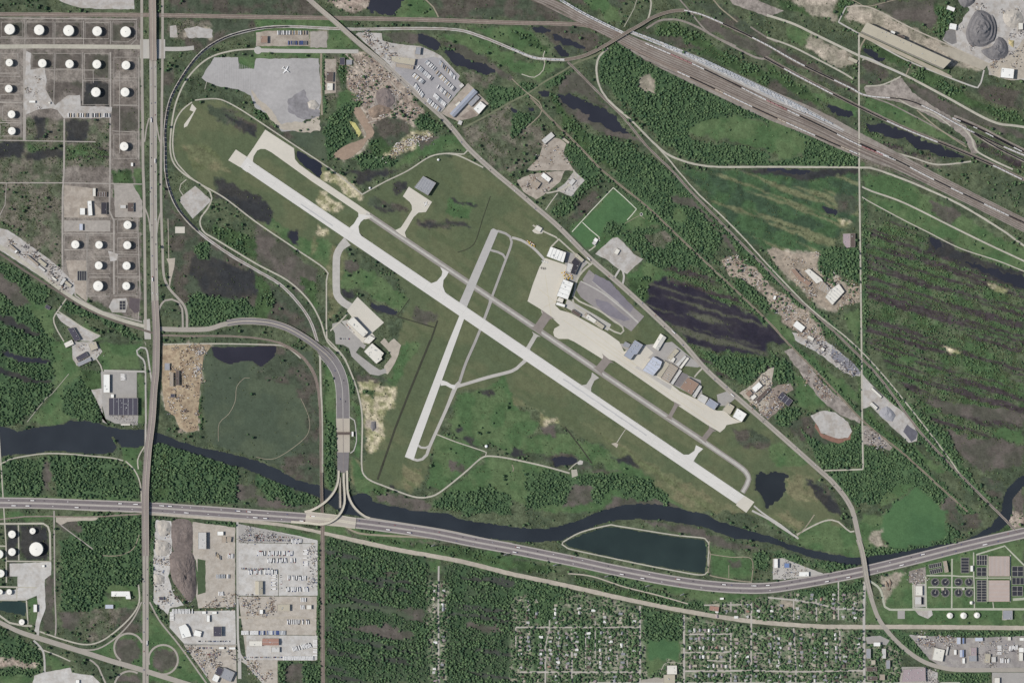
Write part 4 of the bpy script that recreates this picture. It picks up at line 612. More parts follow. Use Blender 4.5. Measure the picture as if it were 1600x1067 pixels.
sheet('haul_yard', T(3,2,'100,60 150,40 250,130 350,270 480,380 580,480 575,510 430,440 370,400 300,330 200,190'), slag, .32, rough=1.5, label='narrow brown haul yard beside the railway'); sheet('scrap_yard', T(3,2,'-40,330 60,270 140,260 160,300 90,330 60,350 100,400 0,490 -60,430'), redb, .33, rough=1.2); sheet('scrap_yard', T(2,2,'1420,320 1500,270 1560,200 1640,150 1620,280 1600,460 1520,400'), sandm, .335, rough=1)
sheet('ruined_works_yard', T(3,1,'0,500 40,480 130,510 160,520 320,510 300,600 330,640 430,700 500,720 575,720 578,820 480,840 440,870 370,870 300,820 200,720 130,660 50,590'), mat('rubble_yard', (166,154,138), .3, .1, 1, .22, .015, c2=(150,140,126)), .33, rough=1.5, hardm=False); sheet('scrap_lane', T(3,1,'0,730 90,780 150,830 200,860 320,970 360,1060 280,1060 220,1050 130,950 40,870 0,820'), mat('scrap_lane_dirt', (166,154,140), .3, .1, 1, .22, .02), .33, rough=2, hardm=False); sheet('scrap_lane', T(2,1,'1310,560 1400,530 1510,600 1600,690 1600,770 1500,720 1450,690 1360,660'), mat('scrap_lane_dirt', (0,0,0)), .33, rough=2, hardm=False)
sheet('hardstanding', T(2,1,'520,520 560,480 630,420 660,415 700,450 760,520 820,550 720,645 660,610 600,560'), grav, .33, rough=.6, label='pale gravel hardstanding beside the airport road'); st('access_road', T(2,1,'545,415 520,470 480,500'), 2, lrd, .34); st('access_road', T(2,1,'640,670 680,610 700,660 690,710'), 3, oldc, .34)
sheet('depot_yard', T(2,1,'30,60 120,20 330,0 300,70 250,110 200,150 150,180 70,130'), yard, .33, rough=.6); sheet('depot_yard', T(2,0,'90,1067 170,980 200,880 250,860 300,870 340,900 320,960 390,1067'), yard, .332, rough=.6); sheet('depot_yard', T(2,1,'340,150 270,120 330,80 390,0 455,60 370,160'), grav, .334, rough=.4); st('access_road', T(2,1,'385,-5 400,40 330,110 270,130 215,140'), 2.4, lrd, .34); st('access_road', T(2,1,'285,140 240,200 210,245'), 1.6, lrd, .34)
# --- railways on the ground
RAIL = {}
def rail(key, p, w, m=bal, z=.34, tracks=(0,), **k):
    RAIL[key] = p; st('railway_ballast', p, w, m, z, wob=.25, **k)
    for o in tracks: st('railway_track', p, .9, steel, z+.12, off=o, hardm=False)
rail('top', pts('-5,23 100,23.5 215,24 320,25.5 400,27 600,30 700,32.5 800,36 875,37.5 915,40 940,46 975,58'), 6.5, redb, tracks=(-1.6,1.6))
rail('loop', pts('496,534 485,502 465,472 437,444 400,422 350,392 308,360 280,329 265,297 259,267 258,230 258,200 265,160 282,125 312,85 350,60 400,46 450,42 550,46 650,45 712,47 750,57 800,77 837,91 882,94'), 4.4, grav)
rail('loopne', pts('1070,17 1100,25 1150,47 1200,72 1250,100 1325,136 1355,150 1412,156 1450,170 1500,197 1560,226 1600,243'), 3.8, bal)
cp = pts('820,-12 870,8 905,27 965,57 1000,75 1040,93 1100,118 1200,163 1270,192 1340,226 1400,252 1450,277 1520,312 1600,352')
rail('main', cp, [10,11,13,17,24,32,40,44,42,36,26,22,20,20], bal, .36, tracks=(-8,-5,-2,1.5,5,8))
silver = mat('pale_ballast', (176,174,170), .12, .14, .9, .1, .012); st('pale_ballast', pts('985,51 1040,72 1100,98 1200,146 1260,176 1318,205'), [4,7,10,13,12,5], silver, .42, hardm=False); st('pale_ballast', pts('862,-8 905,18 940,36 978,54'), [3,4,4.5,4], silver, .415, hardm=False); [st('dark_ballast', pts('1000,80 1040,97 1100,122 1200,167 1270,197 1340,232 1400,258 1450,283'), w_, mat('sooty_ballast', (112,104,98), .2, .14, 1, .12, .01), .418, off=o_, hardm=False) for o_, w_ in ((-4, 1.8), (-10, 1.4), (1.5, 1.2))]; sheet('mill_apron', T(3,0,'570,205 1080,442 1150,478 1150,490 1080,468 560,222'), mat('mill_slab', (0,0,0)), .37); st('rust_ballast', pts('970,66 1040,102 1100,132 1200,178 1270,208 1330,235'), [3,5,6,6,6,4], redb, .42, hardm=False)
rail('spur', pts('950,76 937,88 932,105 935,130 945,150 960,166 990,192 1025,227 1050,245 1087,257 1125,261 1200,261 1340,262 1365,264 1400,276 1440,292 1500,320 1560,356 1600,384'), 3.0, lrd, .35, tracks=())
rail('c', pts('887,97 925,135 950,160 975,185 1012,230 1050,267 1077,297 1112,333 1150,372 1200,422 1240,462 1275,492 1320,534 1375,591 1437,674 1500,741 1560,801 1590,832'), 3.6, bal)
rail('c2', pts('1025,228 1042,246 1062,270 1090,302 1125,335 1162,372 1200,414 1262,478 1330,534 1380,586 1440,660 1480,712 1500,741'), 2.0, lrd, .355, tracks=())
rail('d', pts('827,150 850,175 875,200 908,232 945,270 1012,324 1075,384 1137,442 1200,502 1232,537 1300,606 1350,659 1412,709 1475,766 1512,799'), 2.8, trk)
rail('f', pts('1195,90 1250,120 1312,152 1342,167 1412,200 1487,230 1550,257 1600,281'), 5.5, bal, .35, tracks=(-1.2,1.2)); rail('e', pts('1490,183 1530,200 1570,221 1600,236'), 7, bal, .352); rail('g', pts('1520,208 1560,232 1600,252'), 4, slag, .353, tracks=())
rail('ns', pts('435,535 460,548 480,566 493,590 499,620 501,660 502,745'), 4.5, redb, .36, tracks=(-1,1)); rail('nssouth', pts('503,800 504,830 504,900 504,1000 504.5,1067'), 6.2, redb, .37, tracks=(-1.4,1.4)); st('railway_ballast', pts('500,554 501,600 503,650 503.5,745'), 3, lrd, .365); rail('nslink', pts('250,524 300,525 350,525 400,528 435,535'), 2.8, redb, .345)
rail('west', pts('-5,393 40,424 90,455 125,478 170,498 225,516 250,524'), 3.4, mat('dark_ballast', (112,106,98), .2, .12, 1, .12, .01), .35); st('rail_service_road', pts('-5,382 45,415 107,461 150,485 190,500 226,510'), 5.5, lrd, .36); sheet('rail_plant_yard', T(0,1,'-40,350 50,370 110,410 370,600 400,640 460,690 470,750 440,790 400,760 300,690 -40,470'), grav, .345, rough=.6)
st('gravel_track', T(0,1,'420,790 365,870 335,920 350,980 400,1067'), 2, lrd, .34); st('gravel_track', T(0,1,'365,880 430,920 520,980 620,1030'), 2, lrd, .34); sheet('depot_yard', T(0,1,'350,890 400,900 520,980 630,1030 570,1067 480,1060 440,980 380,940'), grav, .33, rough=.5); sheet('depot_yard', T(0,2,'450,0 600,0 640,60 600,110 480,150 455,110'), grav, .33, rough=.6); st('access_road', T(0,2,'590,90 630,150 640,185'), 2, lrd, .34)
st('dirt_track', pts('498,545 500,600 500,700'), 1, trk, .3) if 0 else None
# --- tank farm lanes
for q in ('2,35 35,35 35,58 2,58', '41,35 82,35 82,60 41,60', '87,35 128,35 128,60 87,60', '133,36 170,36 170,61 133,61', '175,35 211,35 211,59 200,66 175,66', '0,84 27,84 27,114 0,114', '50,84 83,84 83,107 50,107', '87,84 127,84 127,108 87,108', '132,84 170,84 170,123 132,123', '178,90 214,90 214,122 178,122', '130,126 170,126 170,164 130,164', '178,126 214,126 214,164 178,164', '1,148 30,148 30,157 1,157', '4,166 31,166 31,189 4,189', '1,196 31,196 31,213 1,213', '178,210 214,210 214,248 178,248', '184,344 214,344 214,364 184,364', '101,368 134,368 134,390 101,390', '138,368 173,368 173,390 138,390', '184,372 214,372 214,394 184,394', '139,401 172,401 172,428 139,428', '184,401 214,401 214,428 184,428', '139,434 172,434 172,460 139,460', '184,434 214,434 214,460 184,460'):
    r_ = pts(q); st('tank_bund', r_+[r_[0]], .9, tankpad, .345, sm=False, hardm=False, ext=False)
sheet('gravel_pad', T(0,0,'1062,165 1100,160 1112,235 1062,235'), grav, .33, rough=.6); sheet('gravel_pad', T(0,0,'1150,185 1230,165 1330,190 1330,235 1180,240'), grav, .33, rough=1.5); sheet('turning_circle', cir(403, 79, 6, 0, 342, 18), oldc, .352)
for p, w in (('38.5,76 38.5,160 38,220', 4.6), ('172.5,82 172.5,160 172,267', 2.6), ('172,267 171,330 178,345 178,460', 2.8), ('100.5,186 100,267 98,300 97.5,400 98,425', 2.8), ('217,90 217,160 217,250', 1.6), ('45,109.5 148,110', 1.2), ('0,219.5 60,220.5 150,222', 1.5), ('0,286 100,286 222,288', 1.8), ('98,365 180,365', 1.4), ('136,365 136,470', 1.5), ('176,343 215,341 217,400 219,460 216,500', 1.4), ('98,425 112,438 118,462 132,472 160,487 222,503', 2.4), ('10,287 8,320 0,336', 1.2), ('137,390 100,391', 1), ('0,60 40,60.5 160,61', 1), ('39,30 39,70', 1), ('84.5,34 84.5,72', 1.1), ('130.5,33 130.5,72', 1.1), ('172.5,33 172.5,70', 1.1), ('0,28.5 214,31', 1.6), ('213,33 213,62 205,70', 1.1), ('85,84 85,120 84,165', 1.1), ('129.5,82 129,120 129,165', 1.1), ('145.5,110 146,130', 1), ('187,112 187,240', 1.0), ('175,205 216,207', 1), ('0,160 35,161', 2), ('0,192 34,193', 1.2), ('28,84 30,115 0,116', 1), ('33,165 33,215', 1.2), ('176,165 217,166', 1), ('0,119.5 32,120', 1), ('0,131.5 32,132', 1), ('178,432 218,432', 1.1), ('139,432 171,432', .9), ('178,397 218,398', 1), ('178,462 216,462', 1), ('137,463 172,463', 1)):
    st('tank_farm_lane', pts(p), w, tankpad, .33, sm=False)
sheet('loading_yard', T(0,0,'165,320 195,335 190,440 280,420 292,500 285,560 330,640 345,660 420,600 500,595 505,665 700,670 690,738 400,742 360,690 320,680 240,685 160,720 148,650'), grav, .34, rough=.6); sheet('loading_yard', T(0,1,'705,800 790,795 800,830 785,885 700,885 680,850'), grav, .36); sheet('loading_yard', T(0,1,'400,90 580,110 590,200 680,290 500,295 400,290'), yard, .325, rough=.6); sheet('loading_yard', T(0,1,'400,310 690,310 690,380 400,380'), tankpad, .326, rough=.6); sheet('loading_yard', T(0,1,'410,560 540,560 540,820 450,740'), yard, .327, rough=.6); sheet('coal_patch', T(0,1,'810,790 875,800 870,880 840,890 805,850'), mat('dark_grit', (98,90,92), .15, .1, 1, .1, .02), .33, rough=.7); sheet('loading_yard', T(0,1,'710,85 830,85 890,190 890,290 720,290'), tankpad, .324, rough=.6); sheet('crossroad_pad', T(0,1,'675,500 740,520 730,560 690,565'), grav, .36, rough=.4)
sheet('loading_yard', T(0,1,'1040,550 1095,545 1090,600 1070,680 1060,730 1055,680 1058,590'), sandm, .33); st('gravel_track', T(0,1,'1050,300 1055,550 1062,720'), 1.1, sandm, .33, sm=False); sheet('loading_yard', T(0,1,'1095,350 1155,350 1155,390 1095,390'), conc2, .33)
sheet('lot', T(0,0,'290,-40 840,-40 840,60 620,58 500,50 400,20'), grav, .33, rough=.6)
sheet('abandoned_parking_lot', pts('335,90 372,90 373,108 397,108 400,92 498,92 500,120 502,150 499,170 488,180 470,192 462,205 440,206 420,180 398,168 392,150 372,140 340,135 322,128 315,122 325,105'), mat('old_lot', (170,168,166), .1, .08, .95, .12, .008), .33, rough=.8, label='cracked grey abandoned parking lot with a parked aircraft'); sheet('lot_rubble', T(1,0,'-30,560 40,640 100,690 160,780 240,760 340,760 400,680 400,820 300,830 160,810 90,750 60,700 0,650'), sandm, .36, rough=1.5, hardm=False)
[st('parking_bay_line', [(336+i*2.7, 96+max(0, i-11)*1.1), (336+i*2.7, 130+min(i, 10))], .45, mat('faded_bay_line', (184,182,180), .05, .2), .36, sm=False, hardm=False, ext=False) for i in range(24)]; sheet('grit_patch', T(1,0,'200,620 300,560 350,680 400,690 400,730 300,750 200,700'), mat('grey_grit', (140,138,140), .15, .08, 1, .2, .02), .365, rough=1.5, hardm=False)
sheet('runway_end_pad', T(0,0,'1200,650 1228,680 1170,790 1150,800 1150,780 1210,700 1185,690'), conc2, .33); st('gravel_path', T(0,0,'1300,480 1280,560'), .8, lrd, .3)
sheet('truck_yard', Z(550,40,7.114,'70,80 330,90 340,170 450,200 600,220 760,230 900,290 990,340 1200,560 1180,600 1240,670 990,965 780,800 380,410 40,100'), grav, .33, rough=.4); sheet('truck_yard', Z(550,40,7.114,'480,410 700,440 720,380 900,350 1000,370 1190,560 1175,600 1240,670 985,960 480,500'), mat('truck_asphalt', (163,161,162), .08, .1, .9, .08, .01), .36); sheet('truck_yard', Z(550,40,7.114,'1290,640 1520,870 1430,960 1390,1010 1180,1067 1050,1010 990,975 1240,690'), yard, .34, rough=.5); sheet('earth_patch', Z(550,40,7.114,'1200,1020 1330,930 1390,1000 1300,1040'), redb, .37, rough=.5, hardm=False)
sheet('trailer_lot', T(1,0,'0,205 60,195 330,195 330,290 0,290'), yard, .33, rough=.5); sheet('waste_ground', T(1,0,'340,200 445,200 445,300 340,300'), tankpad, .325, rough=1); sheet('shed_yard', T(1,0,'430,370 500,370 500,580 430,590'), yard, .33, rough=.6); sheet('mud_flat', T(1,0,'485,970 560,910 640,880 690,840 610,700 650,675 740,830 700,870 650,940 560,1000'), mat('mud', (158,139,122), .1, .08, 1, .1, .02), .33, rough=1, smo=True); sheet('sulphur_bank', T(1,0,'580,760 620,770 660,830 640,860 610,800'), yellow, .36, rough=1, hardm=False); sheet('slag_flat', T(1,0,'740,620 790,560 850,560 900,620 870,680 800,700 720,690 690,720'), slag, .33, rough=1.5, hardm=False)
for p in ('560,400 680,470 700,560 740,640 690,740', '680,460 800,480 880,560 920,650 860,710 700,770', '620,580 700,560 840,500', '560,340 640,420 680,470'): st('haul_track', T(1,0,p), 2.2, yard, .35, wob=.5, hardm=False, ext=False)
# --- construction yard and landfill edge
sheet('construction_yard', pts('253,540 280,538 326,537 330,541 318,556 313,600 310,640 309,672 292,675 280,668 273,650 258,640 253,600'), mat('yellow_dirt', (176,160,134), .22, .1, 1, .16, .015, c2=(152,134,112)), .33, rough=.8); st('levee_track', pts('256,538 330,537 400,538 440,540 455,547 470,560'), 2, lrd, .34); st('levee_track', pts('400,714 430,716 470,690 483,672 482,650 470,622'), .9, trk, .3)
sheet('works_yard', T(0,2,'630,185 855,185 855,350 690,350 690,460 865,460 860,520 720,510 660,480 640,400'), asph, .34); sheet('works_yard', T(0,2,'570,300 640,290 640,500 680,520 640,480 620,400'), grav, .335, rough=.5)
# --- southern industrial strip
ind = mat('pale_industrial_yard', (197,195,190), .1, .1, .95, .1, .014, c2=(186,182,175)); ind2 = mat('tan_industrial_yard', (184,177,166), .12, .1, .95, .1, .014, c2=(174,166,154))
sheet('industrial_yard', T(0,3,'975,45 1070,55 1075,200 1080,300 1050,400 1080,500 1150,580 1060,600 1050,640 960,560 958,300'), ind, .335, rough=1); sheet('industrial_yard', T(0,3,'1205,60 1470,95 1470,590 1240,600 1225,520 1240,400 1225,300 1205,260'), ind2, .334, rough=.6); sheet('grass_bank', T(0,3,'1235,290 1285,300 1285,500 1235,515'), mat('yard_grass', (76,92,66), .15, .1, 1, .1, .02), .37, rough=.5)
sheet('industrial_yard', T(0,3,'1065,620 1470,612 1475,825 1150,820 1060,720'), ind, .336); sheet('industrial_yard', T(0,3,'1150,830 1475,830 1480,1080 1330,1080'), ind2, .337); sheet('industrial_yard', T(1,3,'-120,85 0,95 280,150 385,175 385,520 -115,520'), ind, .334, rough=.3); sheet('industrial_yard', T(1,3,'-110,525 380,525 375,925 -60,925'), ind2, .333, rough=.3); sheet('industrial_yard', T(1,3,'-60,760 385,770 382,922 -60,922'), ind, .345); sheet('industrial_yard', T(1,3,'-100,925 135,925 135,1080 60,1080 -20,980'), ind2, .336)
sheet('north_lot', T(1,3,'-120,70 0,95 290,160 280,185 -115,190'), asph, .35)
st('industrial_road', pts('371,815 371,900 371.5,960 372,1000 376,1030'), 3.4, oldc, .40, ext=False); st('industrial_road', pts('371.5,1015 381,1030 395,1048 412,1067'), 2.8, oldc, .402); st('industrial_road', T(0,3,'1150,826 1480,826'), 1.4, asph, .40); st('industrial_road', T(1,3,'-110,655 60,660 250,655 330,665 350,690'), 3.2, sandm, .36, ext=False); st('industrial_road', pts('374,1020 374.5,1060'), 5.5, oldc, .395, ext=False)
for p in ('-90,358 140,358', '140,360 140,522', '-110,190 370,195', '-110,523 375,523', '-100,765 370,768'): st('yard_hedge_line', T(1,3,p), .9, mat('hedge_ground', (98,100,84), .2, .1, 1, .1, .02), .40, ext=False)
# tank depot in the south-west corner
sheet('depot_yard', T(0,3,'60,320 320,310 320,390 280,420 285,600 250,700 240,760 215,740 240,600 230,520 160,550 0,550 0,500 110,480 110,400 60,400'), ind, .335, rough=.4); sheet('depot_yard', T(0,3,'215,1020 270,1000 440,970 450,1000 580,1020 640,1080 200,1080'), ind, .335, rough=.5); st('access_road', T(0,3,'240,740 232,790'), 4, oldc, .38)
for p in ('10,72 270,70 300,90 312,130 315,300', '30,75 38,200 40,440', '115,80 118,300', '40,305 320,308', '-10,210 40,212', '-10,548 110,550', '165,550 175,700', '0,465 230,470', '200,710 150,708 60,690 -10,640', '105,470 105,540'): st('depot_lane', T(0,3,p), 3 if len(p) > 24 else 2, lrd, .35, sm=False)
# --- streets of the residential quarter
for p, w in (('685.5,884 685,930 685.5,1067', 2.2), ('806,979.5 900,979.5 1000,979.5', 2), ('812,1049.5 1000,1049.5', 2.2), ('858.5,968 859,980 852,1010 852,1067', 1.6), ('893.5,982 893.5,1067', 2.4), ('806,980 806,1010', 1.5), ('1000,946 1000,1067', 2.4), ('1068.5,960 1069,1067', 2.6), ('1070,990.5 1142,990', 1.8), ('1070,1019 1142,1018', 1.8), ('1070,1048 1180,1047 1245,1049 1350,1047', 2.2), ('1142,988 1141,1047', 2.2), ('1174,940 1173.5,1047', 2.2), ('1210,981 1209,1030', 1.6), ('1240,981 1244,1047 1243,1067', 1.8), ('1312,985 1313,1067', 1.6), ('964,1020 964,1030', 2), ('1174,1050 1173,1067', 1.6), ('1275,935 1276,970', 1.6), ('1240,935 1240,968', 1.6), ('1310,905 1310,968', 1.6), ('1200,933 1240,937 1275,942 1310,951 1348,952', 2), ('1105,1031 1142,1033', 1.4), ('1180,1020 1200,1020', 1.4), ('1142,1067 1142,1050', 1.5), ('1100,945 1175,944', 1.6), ('1142,940 1142,955', 1.6), ('1070,1066 1350,1066', 1.4), ('900,1067 900,1050', 1.4), ('930,970 930,1030', 1.0), ('873,985 873,1067', .9), ('915,985 915,1045', .9), ('947,985 947,1045', .9), ('980,985 980,1045', .9)): st('street', pts(p), w+.5, mat('street_surface', (182,177,168), .08, .1, .95, .08, .01), .36, sm=False)
sheet('school_yard', T(2,3,'810,1045 900,1030 1010,1040 1010,1080 800,1080'), road, .35); st('path', T(2,3,'915,1030 950,950 975,935 1060,945'), 1, lrd, .34, ext=False)
# ---------------------------------------------------------------- runway paint
def paintbars(name, c, n, w, l, gap, ang, label=None):
    b = MB(); a = -math.radians(ang)
    for i in range(n):
        o = (i-(n-1)/2)*gap; b.box(*[0, 0], 0, .05, 1, 1) if 0 else None
        x, y, _ = W((c[0]-math.sin(math.radians(ang))*-o*0 - math.sin(math.radians(ang))*o, c[1]+math.cos(math.radians(ang))*o)); b.box(x, y, .90, .94, l*S, w*S, a, paint)
    o = b.obj(name); o['kind'] = 'structure'
paintbars('runway_threshold_marking', (386,262), 6, .9, 9, 2.2, 34); paintbars('runway_aiming_marking', (479,321.5), 2, 1.3, 15, 10.5, 34); paintbars('runway_aiming_marking', (1050,706), 2, 1.0, 12, 9, 34); paintbars('runway_threshold_marking', (1146,771), 6, .7, 8, 2.1, 34)
b = MB()
for i in range(34):
    t = i/33; x, y, _ = W((395+t*740, 264+t*740*.678)); b.box(x, y, .90, .94, 30, .9, math.radians(-34.1), paint)
b.obj('runway_centreline_marking')['kind'] = 'structure'
st('railway_ballast', T(2,0,'1250,-10 1300,50 1360,100 1410,140'), 2, trk, .33); st('railway_ballast', T(2,0,'1040,-10 1100,60 1190,170 1260,225 1400,290'), 2.2, bal, .345); st('railway_ballast', T(2,0,'1490,170 1600,240') + T(3,0,'60,265'), 2.4, bal, .335)
st('railway_ballast', T(3,0,'620,600 760,650 900,720 1050,800 1230,900'), 2.0, bal, .336); st('railway_ballast', T(2,0,'-40,130 200,60') , 1, trk, .3) if 0 else None
st('dirt_track', T(3,0,'580,890 700,930 900,985 1060,1030 1270,1010'), 2.4, lrd, .335); st('railway_ballast', T(3,0,'500,-10 620,40 800,0'), 1.2, trk, .335); st('dirt_track', T(2,1,'705,330 800,280 830,300'), .8, trk, .33); st('railway_ballast', T(2,0,'120,-10 300,80 450,155'), 3, bal, .346)
joint = mat('slab_joint_tone', (196,194,188), .03, .1, .95, .04, .01)  # slab joints, a little darker than the runway concrete
for q in (-2.9, 2.9): st('slab_band', pts('392,258 1157,776'), .35, joint, .513, off=q*1.3, sm=False, hardm=False, ext=False)
for i in range(26): st('slab_band', [(400+i*29.6-4.6, 265.6+i*20.05+6.8), (400+i*29.6+4.8, 265.6+i*20.05-7.0)], .3, joint, .514, sm=False, hardm=False, ext=False)
for p in ('852,430 862,500', '840,450 1000,575', '880,500 1120,668', '870,470 850,480', '930,530 1100,640'): st('apron_taxi_line', pts(p), .35, mat('faded_yellow_line', (196,184,150), .05, .2), .43, hardm=False, ext=False)
skid = mat('tyre_marks', (186,186,184), .08, .05, .8, .1, .01, streak=(34, 12)); st('tyre_marked_paving', pts('880,592 960,646 1010,680'), 2.2, skid, .515, sm=False, hardm=False, ext=False); st('tyre_marked_paving', pts('470,319 520,353'), 2.0, skid, .515, sm=False, hardm=False, ext=False)
# ================================================================ BUILDINGS
RCOL = {'white': (238,238,232), 'offwhite': (222,219,208), 'light': (200,199,194), 'tan': (184,177,158), 'tan2': (168,156,140), 'grey': (152,154,158), 'bluegrey': (156,162,174), 'dark': (72,70,82), 'darkbrown': (96,84,78), 'brown': (152,128,112), 'red': (158,112,98), 'blue': (112,134,176), 'paleblue': (190,196,208), 'mauve': (166,152,154), 'pink': (184,164,152), 'black': (52,50,58), 'redroof': (164,128,114)}
def roofm(c): return mat('roof_'+c, RCOL[c], .045, .05, .75, .05, .02, spec=.3)
wallm = mat('wall_cladding', (186,180,170), .05, .2, .8, .05, .02); ventm = mat('roof_unit_metal', (186,188,188), .08, .3, .5, .05, .05); doorm = mat('door_steel', (132,136,142), .05, .2, .6, .05, .05); glass = mat('window_glass', (70,80,96), .1, .2, .15, .1, .05, spec=.6); skyl = mat('rooflight_glazing', (206,214,216), .05, .2, .3, .05, .05)
NB = [0]
def building(poly, h, rc, label, name='building', cat='building', vents=None, gable=False, wall=None, par=True, skylights=False, group=None, seams=0):
    """poly in photo px; makes an Empty with wall, roof, door and roof pieces"""
    NB[0] += 1; h += (NB[0] % 9)*.06; fill(hard, poly, True)
    q = [W(p)[:2] for p in poly]; a = sum(q[i-1][0]*q[i][1]-q[i][0]*q[i-1][1] for i in range(len(q)))
    if a < 0: q = q[::-1]
    cx = sum(p[0] for p in q)/len(q); cy = sum(p[1] for p in q)/len(q); q = [(x-cx, y-cy) for x, y in q]; n = len(q)
    t = thing(name, label, cat, (cx, cy, 0.3), 0, group); rm = roofm(rc); wm = wall or wallm
    e = max(range(n), key=lambda i: math.dist(q[i], q[(i+1) % n])); A_, B_ = q[e], q[(e+1) % n]; L = math.dist(A_, B_); ux, uy = (B_[0]-A_[0])/L, (B_[1]-A_[1])/L; ang = math.atan2(uy, ux)
    if gable and n == 4:
        C_, D_ = q[(e+2) % 4], q[(e+3) % 4]; rh = min(5, .12*math.dist(B_, C_)); m1 = ((A_[0]+D_[0])/2, (A_[1]+D_[1])/2); m2 = ((B_[0]+C_[0])/2, (B_[1]+C_[1])/2)
        w = MB().prism(q, 0, h, wm, cap=False); w.face([(*D_, h), (*A_, h), (*m1, h+rh)], wm); w.face([(*B_, h), (*C_, h), (*m2, h+rh)], wm); w.obj('wall', t)
        r = MB(); o = .35
        r.face([(A_[0], A_[1], h), (B_[0], B_[1], h), (*m2, h+rh), (*m1, h+rh)], rm); r.face([(C_[0], C_[1], h), (D_[0], D_[1], h), (*m1, h+rh), (*m2, h+rh)], rm); ro = r.obj('roof', t); zt = h+rh*.5
        rc_ = MB(); rc_.box((m1[0]+m2[0])/2, (m1[1]+m2[1])/2, h+rh-.1, h+rh+.35, L, .8, ang, ventm); rc_.obj('ridge_cap', ro)
    else:
        MB().prism(q, 0, h, wm, cap=False).obj('wall', t); ro = MB().prism(q, h-.01, h-.005, rm).obj('roof', t); zt = h
        if par:
            p = MB()
            for i in range(n):
                s, f = q[i], q[(i+1) % n]; l = math.dist(s, f); p.box((s[0]+f[0])/2, (s[1]+f[1])/2, h-.3, h+.7, l+.5, .5, math.atan2(f[1]-s[1], f[0]-s[0]), wm)
            p.obj('parapet', ro)
    area = abs(a)/2; nv = min(14, int(area/420)) if vents is None else vents
    inset = [(x*.72, y*.72) for x, y in q]
    def inside(x, y):
        s = False
        for i in range(n):
            ax, ay = q[i]; bx, by = q[(i+1) % n]
            if ((ay > y) != (by > y)) and x < (bx-ax)*(y-ay)/(by-ay)+ax: s = not s
        return s
    for i in range(nv):
        for _ in range(20):
            x = R.uniform(min(p[0] for p in inset), max(p[0] for p in inset)); y = R.uniform(min(p[1] for p in inset), max(p[1] for p in inset))
            if inside(x, y) and inside(x+3, y+3) and inside(x-3, y-3): break
        else: continue
        s = R.uniform(1.6, 3.6); v = MB().box(x, y, zt-.2 if not gable else zt-1.2, zt+R.uniform(1.2, 2.2), s, s*R.uniform(.6, 1.2), ang, ventm); v.obj('roof_vent', ro)
    if seams:
        nx_, ny_ = -uy, ux
        D = max((p[0]-A_[0])*nx_+(p[1]-A_[1])*ny_ for p in q)
        for i in range(1, seams):
            t_ = i/seams; sx, sy = A_[0]+(B_[0]-A_[0])*t_, A_[1]+(B_[1]-A_[1])*t_
            MB().box(sx+nx_*D/2, sy+ny_*D/2, h-.2, h+.55, 1.1, D*.96, ang, ventm).obj('roof_seam', ro)
    if L > 14:
        d = MB(); d.box(A_[0]+(B_[0]-A_[0])*.5+uy*.12, A_[1]+(B_[1]-A_[1])*.5-ux*.12, 0, min(h*.75, 8), min(14, L*.3), .25, ang, doorm); d.obj('door', t)
        for k_ in range(min(8, int(L/9))):
            f = (k_+.5)/min(8, int(L/9))
            if abs(f-.5) < .2: continue
            d = MB(); d.box(A_[0]+(B_[0]-A_[0])*f+uy*.1, A_[1]+(B_[1]-A_[1])*f-ux*.1, h*.4, h*.6, 3, .2, ang, glass); d.obj('window', t)
    return t
def bt(c, r, geo, h, rc, label, **k):
    g = pts(geo) if ',' in geo and ' ' in geo else None
    if g is None: v = [float(x) for x in geo.split('/')]; g = RC(*v)
    return building([(400*c+x/4, ROW[r]+y/4) for x, y in g], h, rc, label, **k)
def bz(x0, y0, k_, geo, h, rc, label, **k):
    if '/' in geo: g = RC(*[float(x) for x in geo.split('/')])
    else: g = pts(geo)
    return building([(x0+x/k_, y0+y/k_) for x, y in g], h, rc, label, **k)
H = dict(name='hangar', cat='hangar'); WH = dict(name='warehouse', cat='warehouse'); SHD = dict(name='shed', cat='shed')
# airport
z8 = (820,370,8)
bz(*z8, '320,125 515,200 480,325 270,245', 15, 'white', 'big white-roofed hangar at the north end of the curved terminal apron', seams=5, **H)
bz(*z8, '480,530 605,580 535,785 395,740', 17, 'white', 'tall white-roofed hangar just south of the yellow machinery', seams=4, **H)
bz(*z8, '425,755 485,780 470,830 392,800', 7, 'offwhite', 'low white annexe against the south wall of the tall white hangar', name='hangar_annexe', cat='annexe')
bz(*z8, '400,815 505,850 495,882 385,848', 7, 'white', 'long low white block at the apron corner south of the tall white hangar', name='terminal_block', cat='building')
bz(*z8, '625,260 695,320 625,475 570,455 605,350 580,320', 8, 'black', 'black-roofed terminal building between two pale blocks', name='terminal_building', cat='terminal')
bz(*z8, '535,325 602,347 568,452 512,428', 7, 'light', 'light grey block on the west side of the black-roofed terminal building')
bz(*z8, '645,205 740,290 712,322 612,235', 7, 'tan', 'narrow tan-roofed building between the black roof and the airport road')
bz(*z8, '600,905 700,970 680,1005 580,940', 6, 'darkbrown', 'small dark brown building on the north edge of the long apron')
bt(2,1, '500/930/85/26/35', 7, 'offwhite', 'cream building, upper of the pair inside the hairpin terminal road'); bt(2,1, '545/962/62/26/35', 7, 'tan', 'cream building, lower of the pair inside the hairpin terminal road'); bt(2,1, '470/905/34/16/35', 5, 'tan2', 'small brown shed at the west end of the hairpin terminal road', **SHD)
z6 = (960,500,5.927)
bz(*z6, '187,185 262,230 207,315 180,320 147,368 85,328 133,262 163,222', 12, 'bluegrey', 'blue-grey stepped hangar at the north end of the hangar row', seams=4, **H)
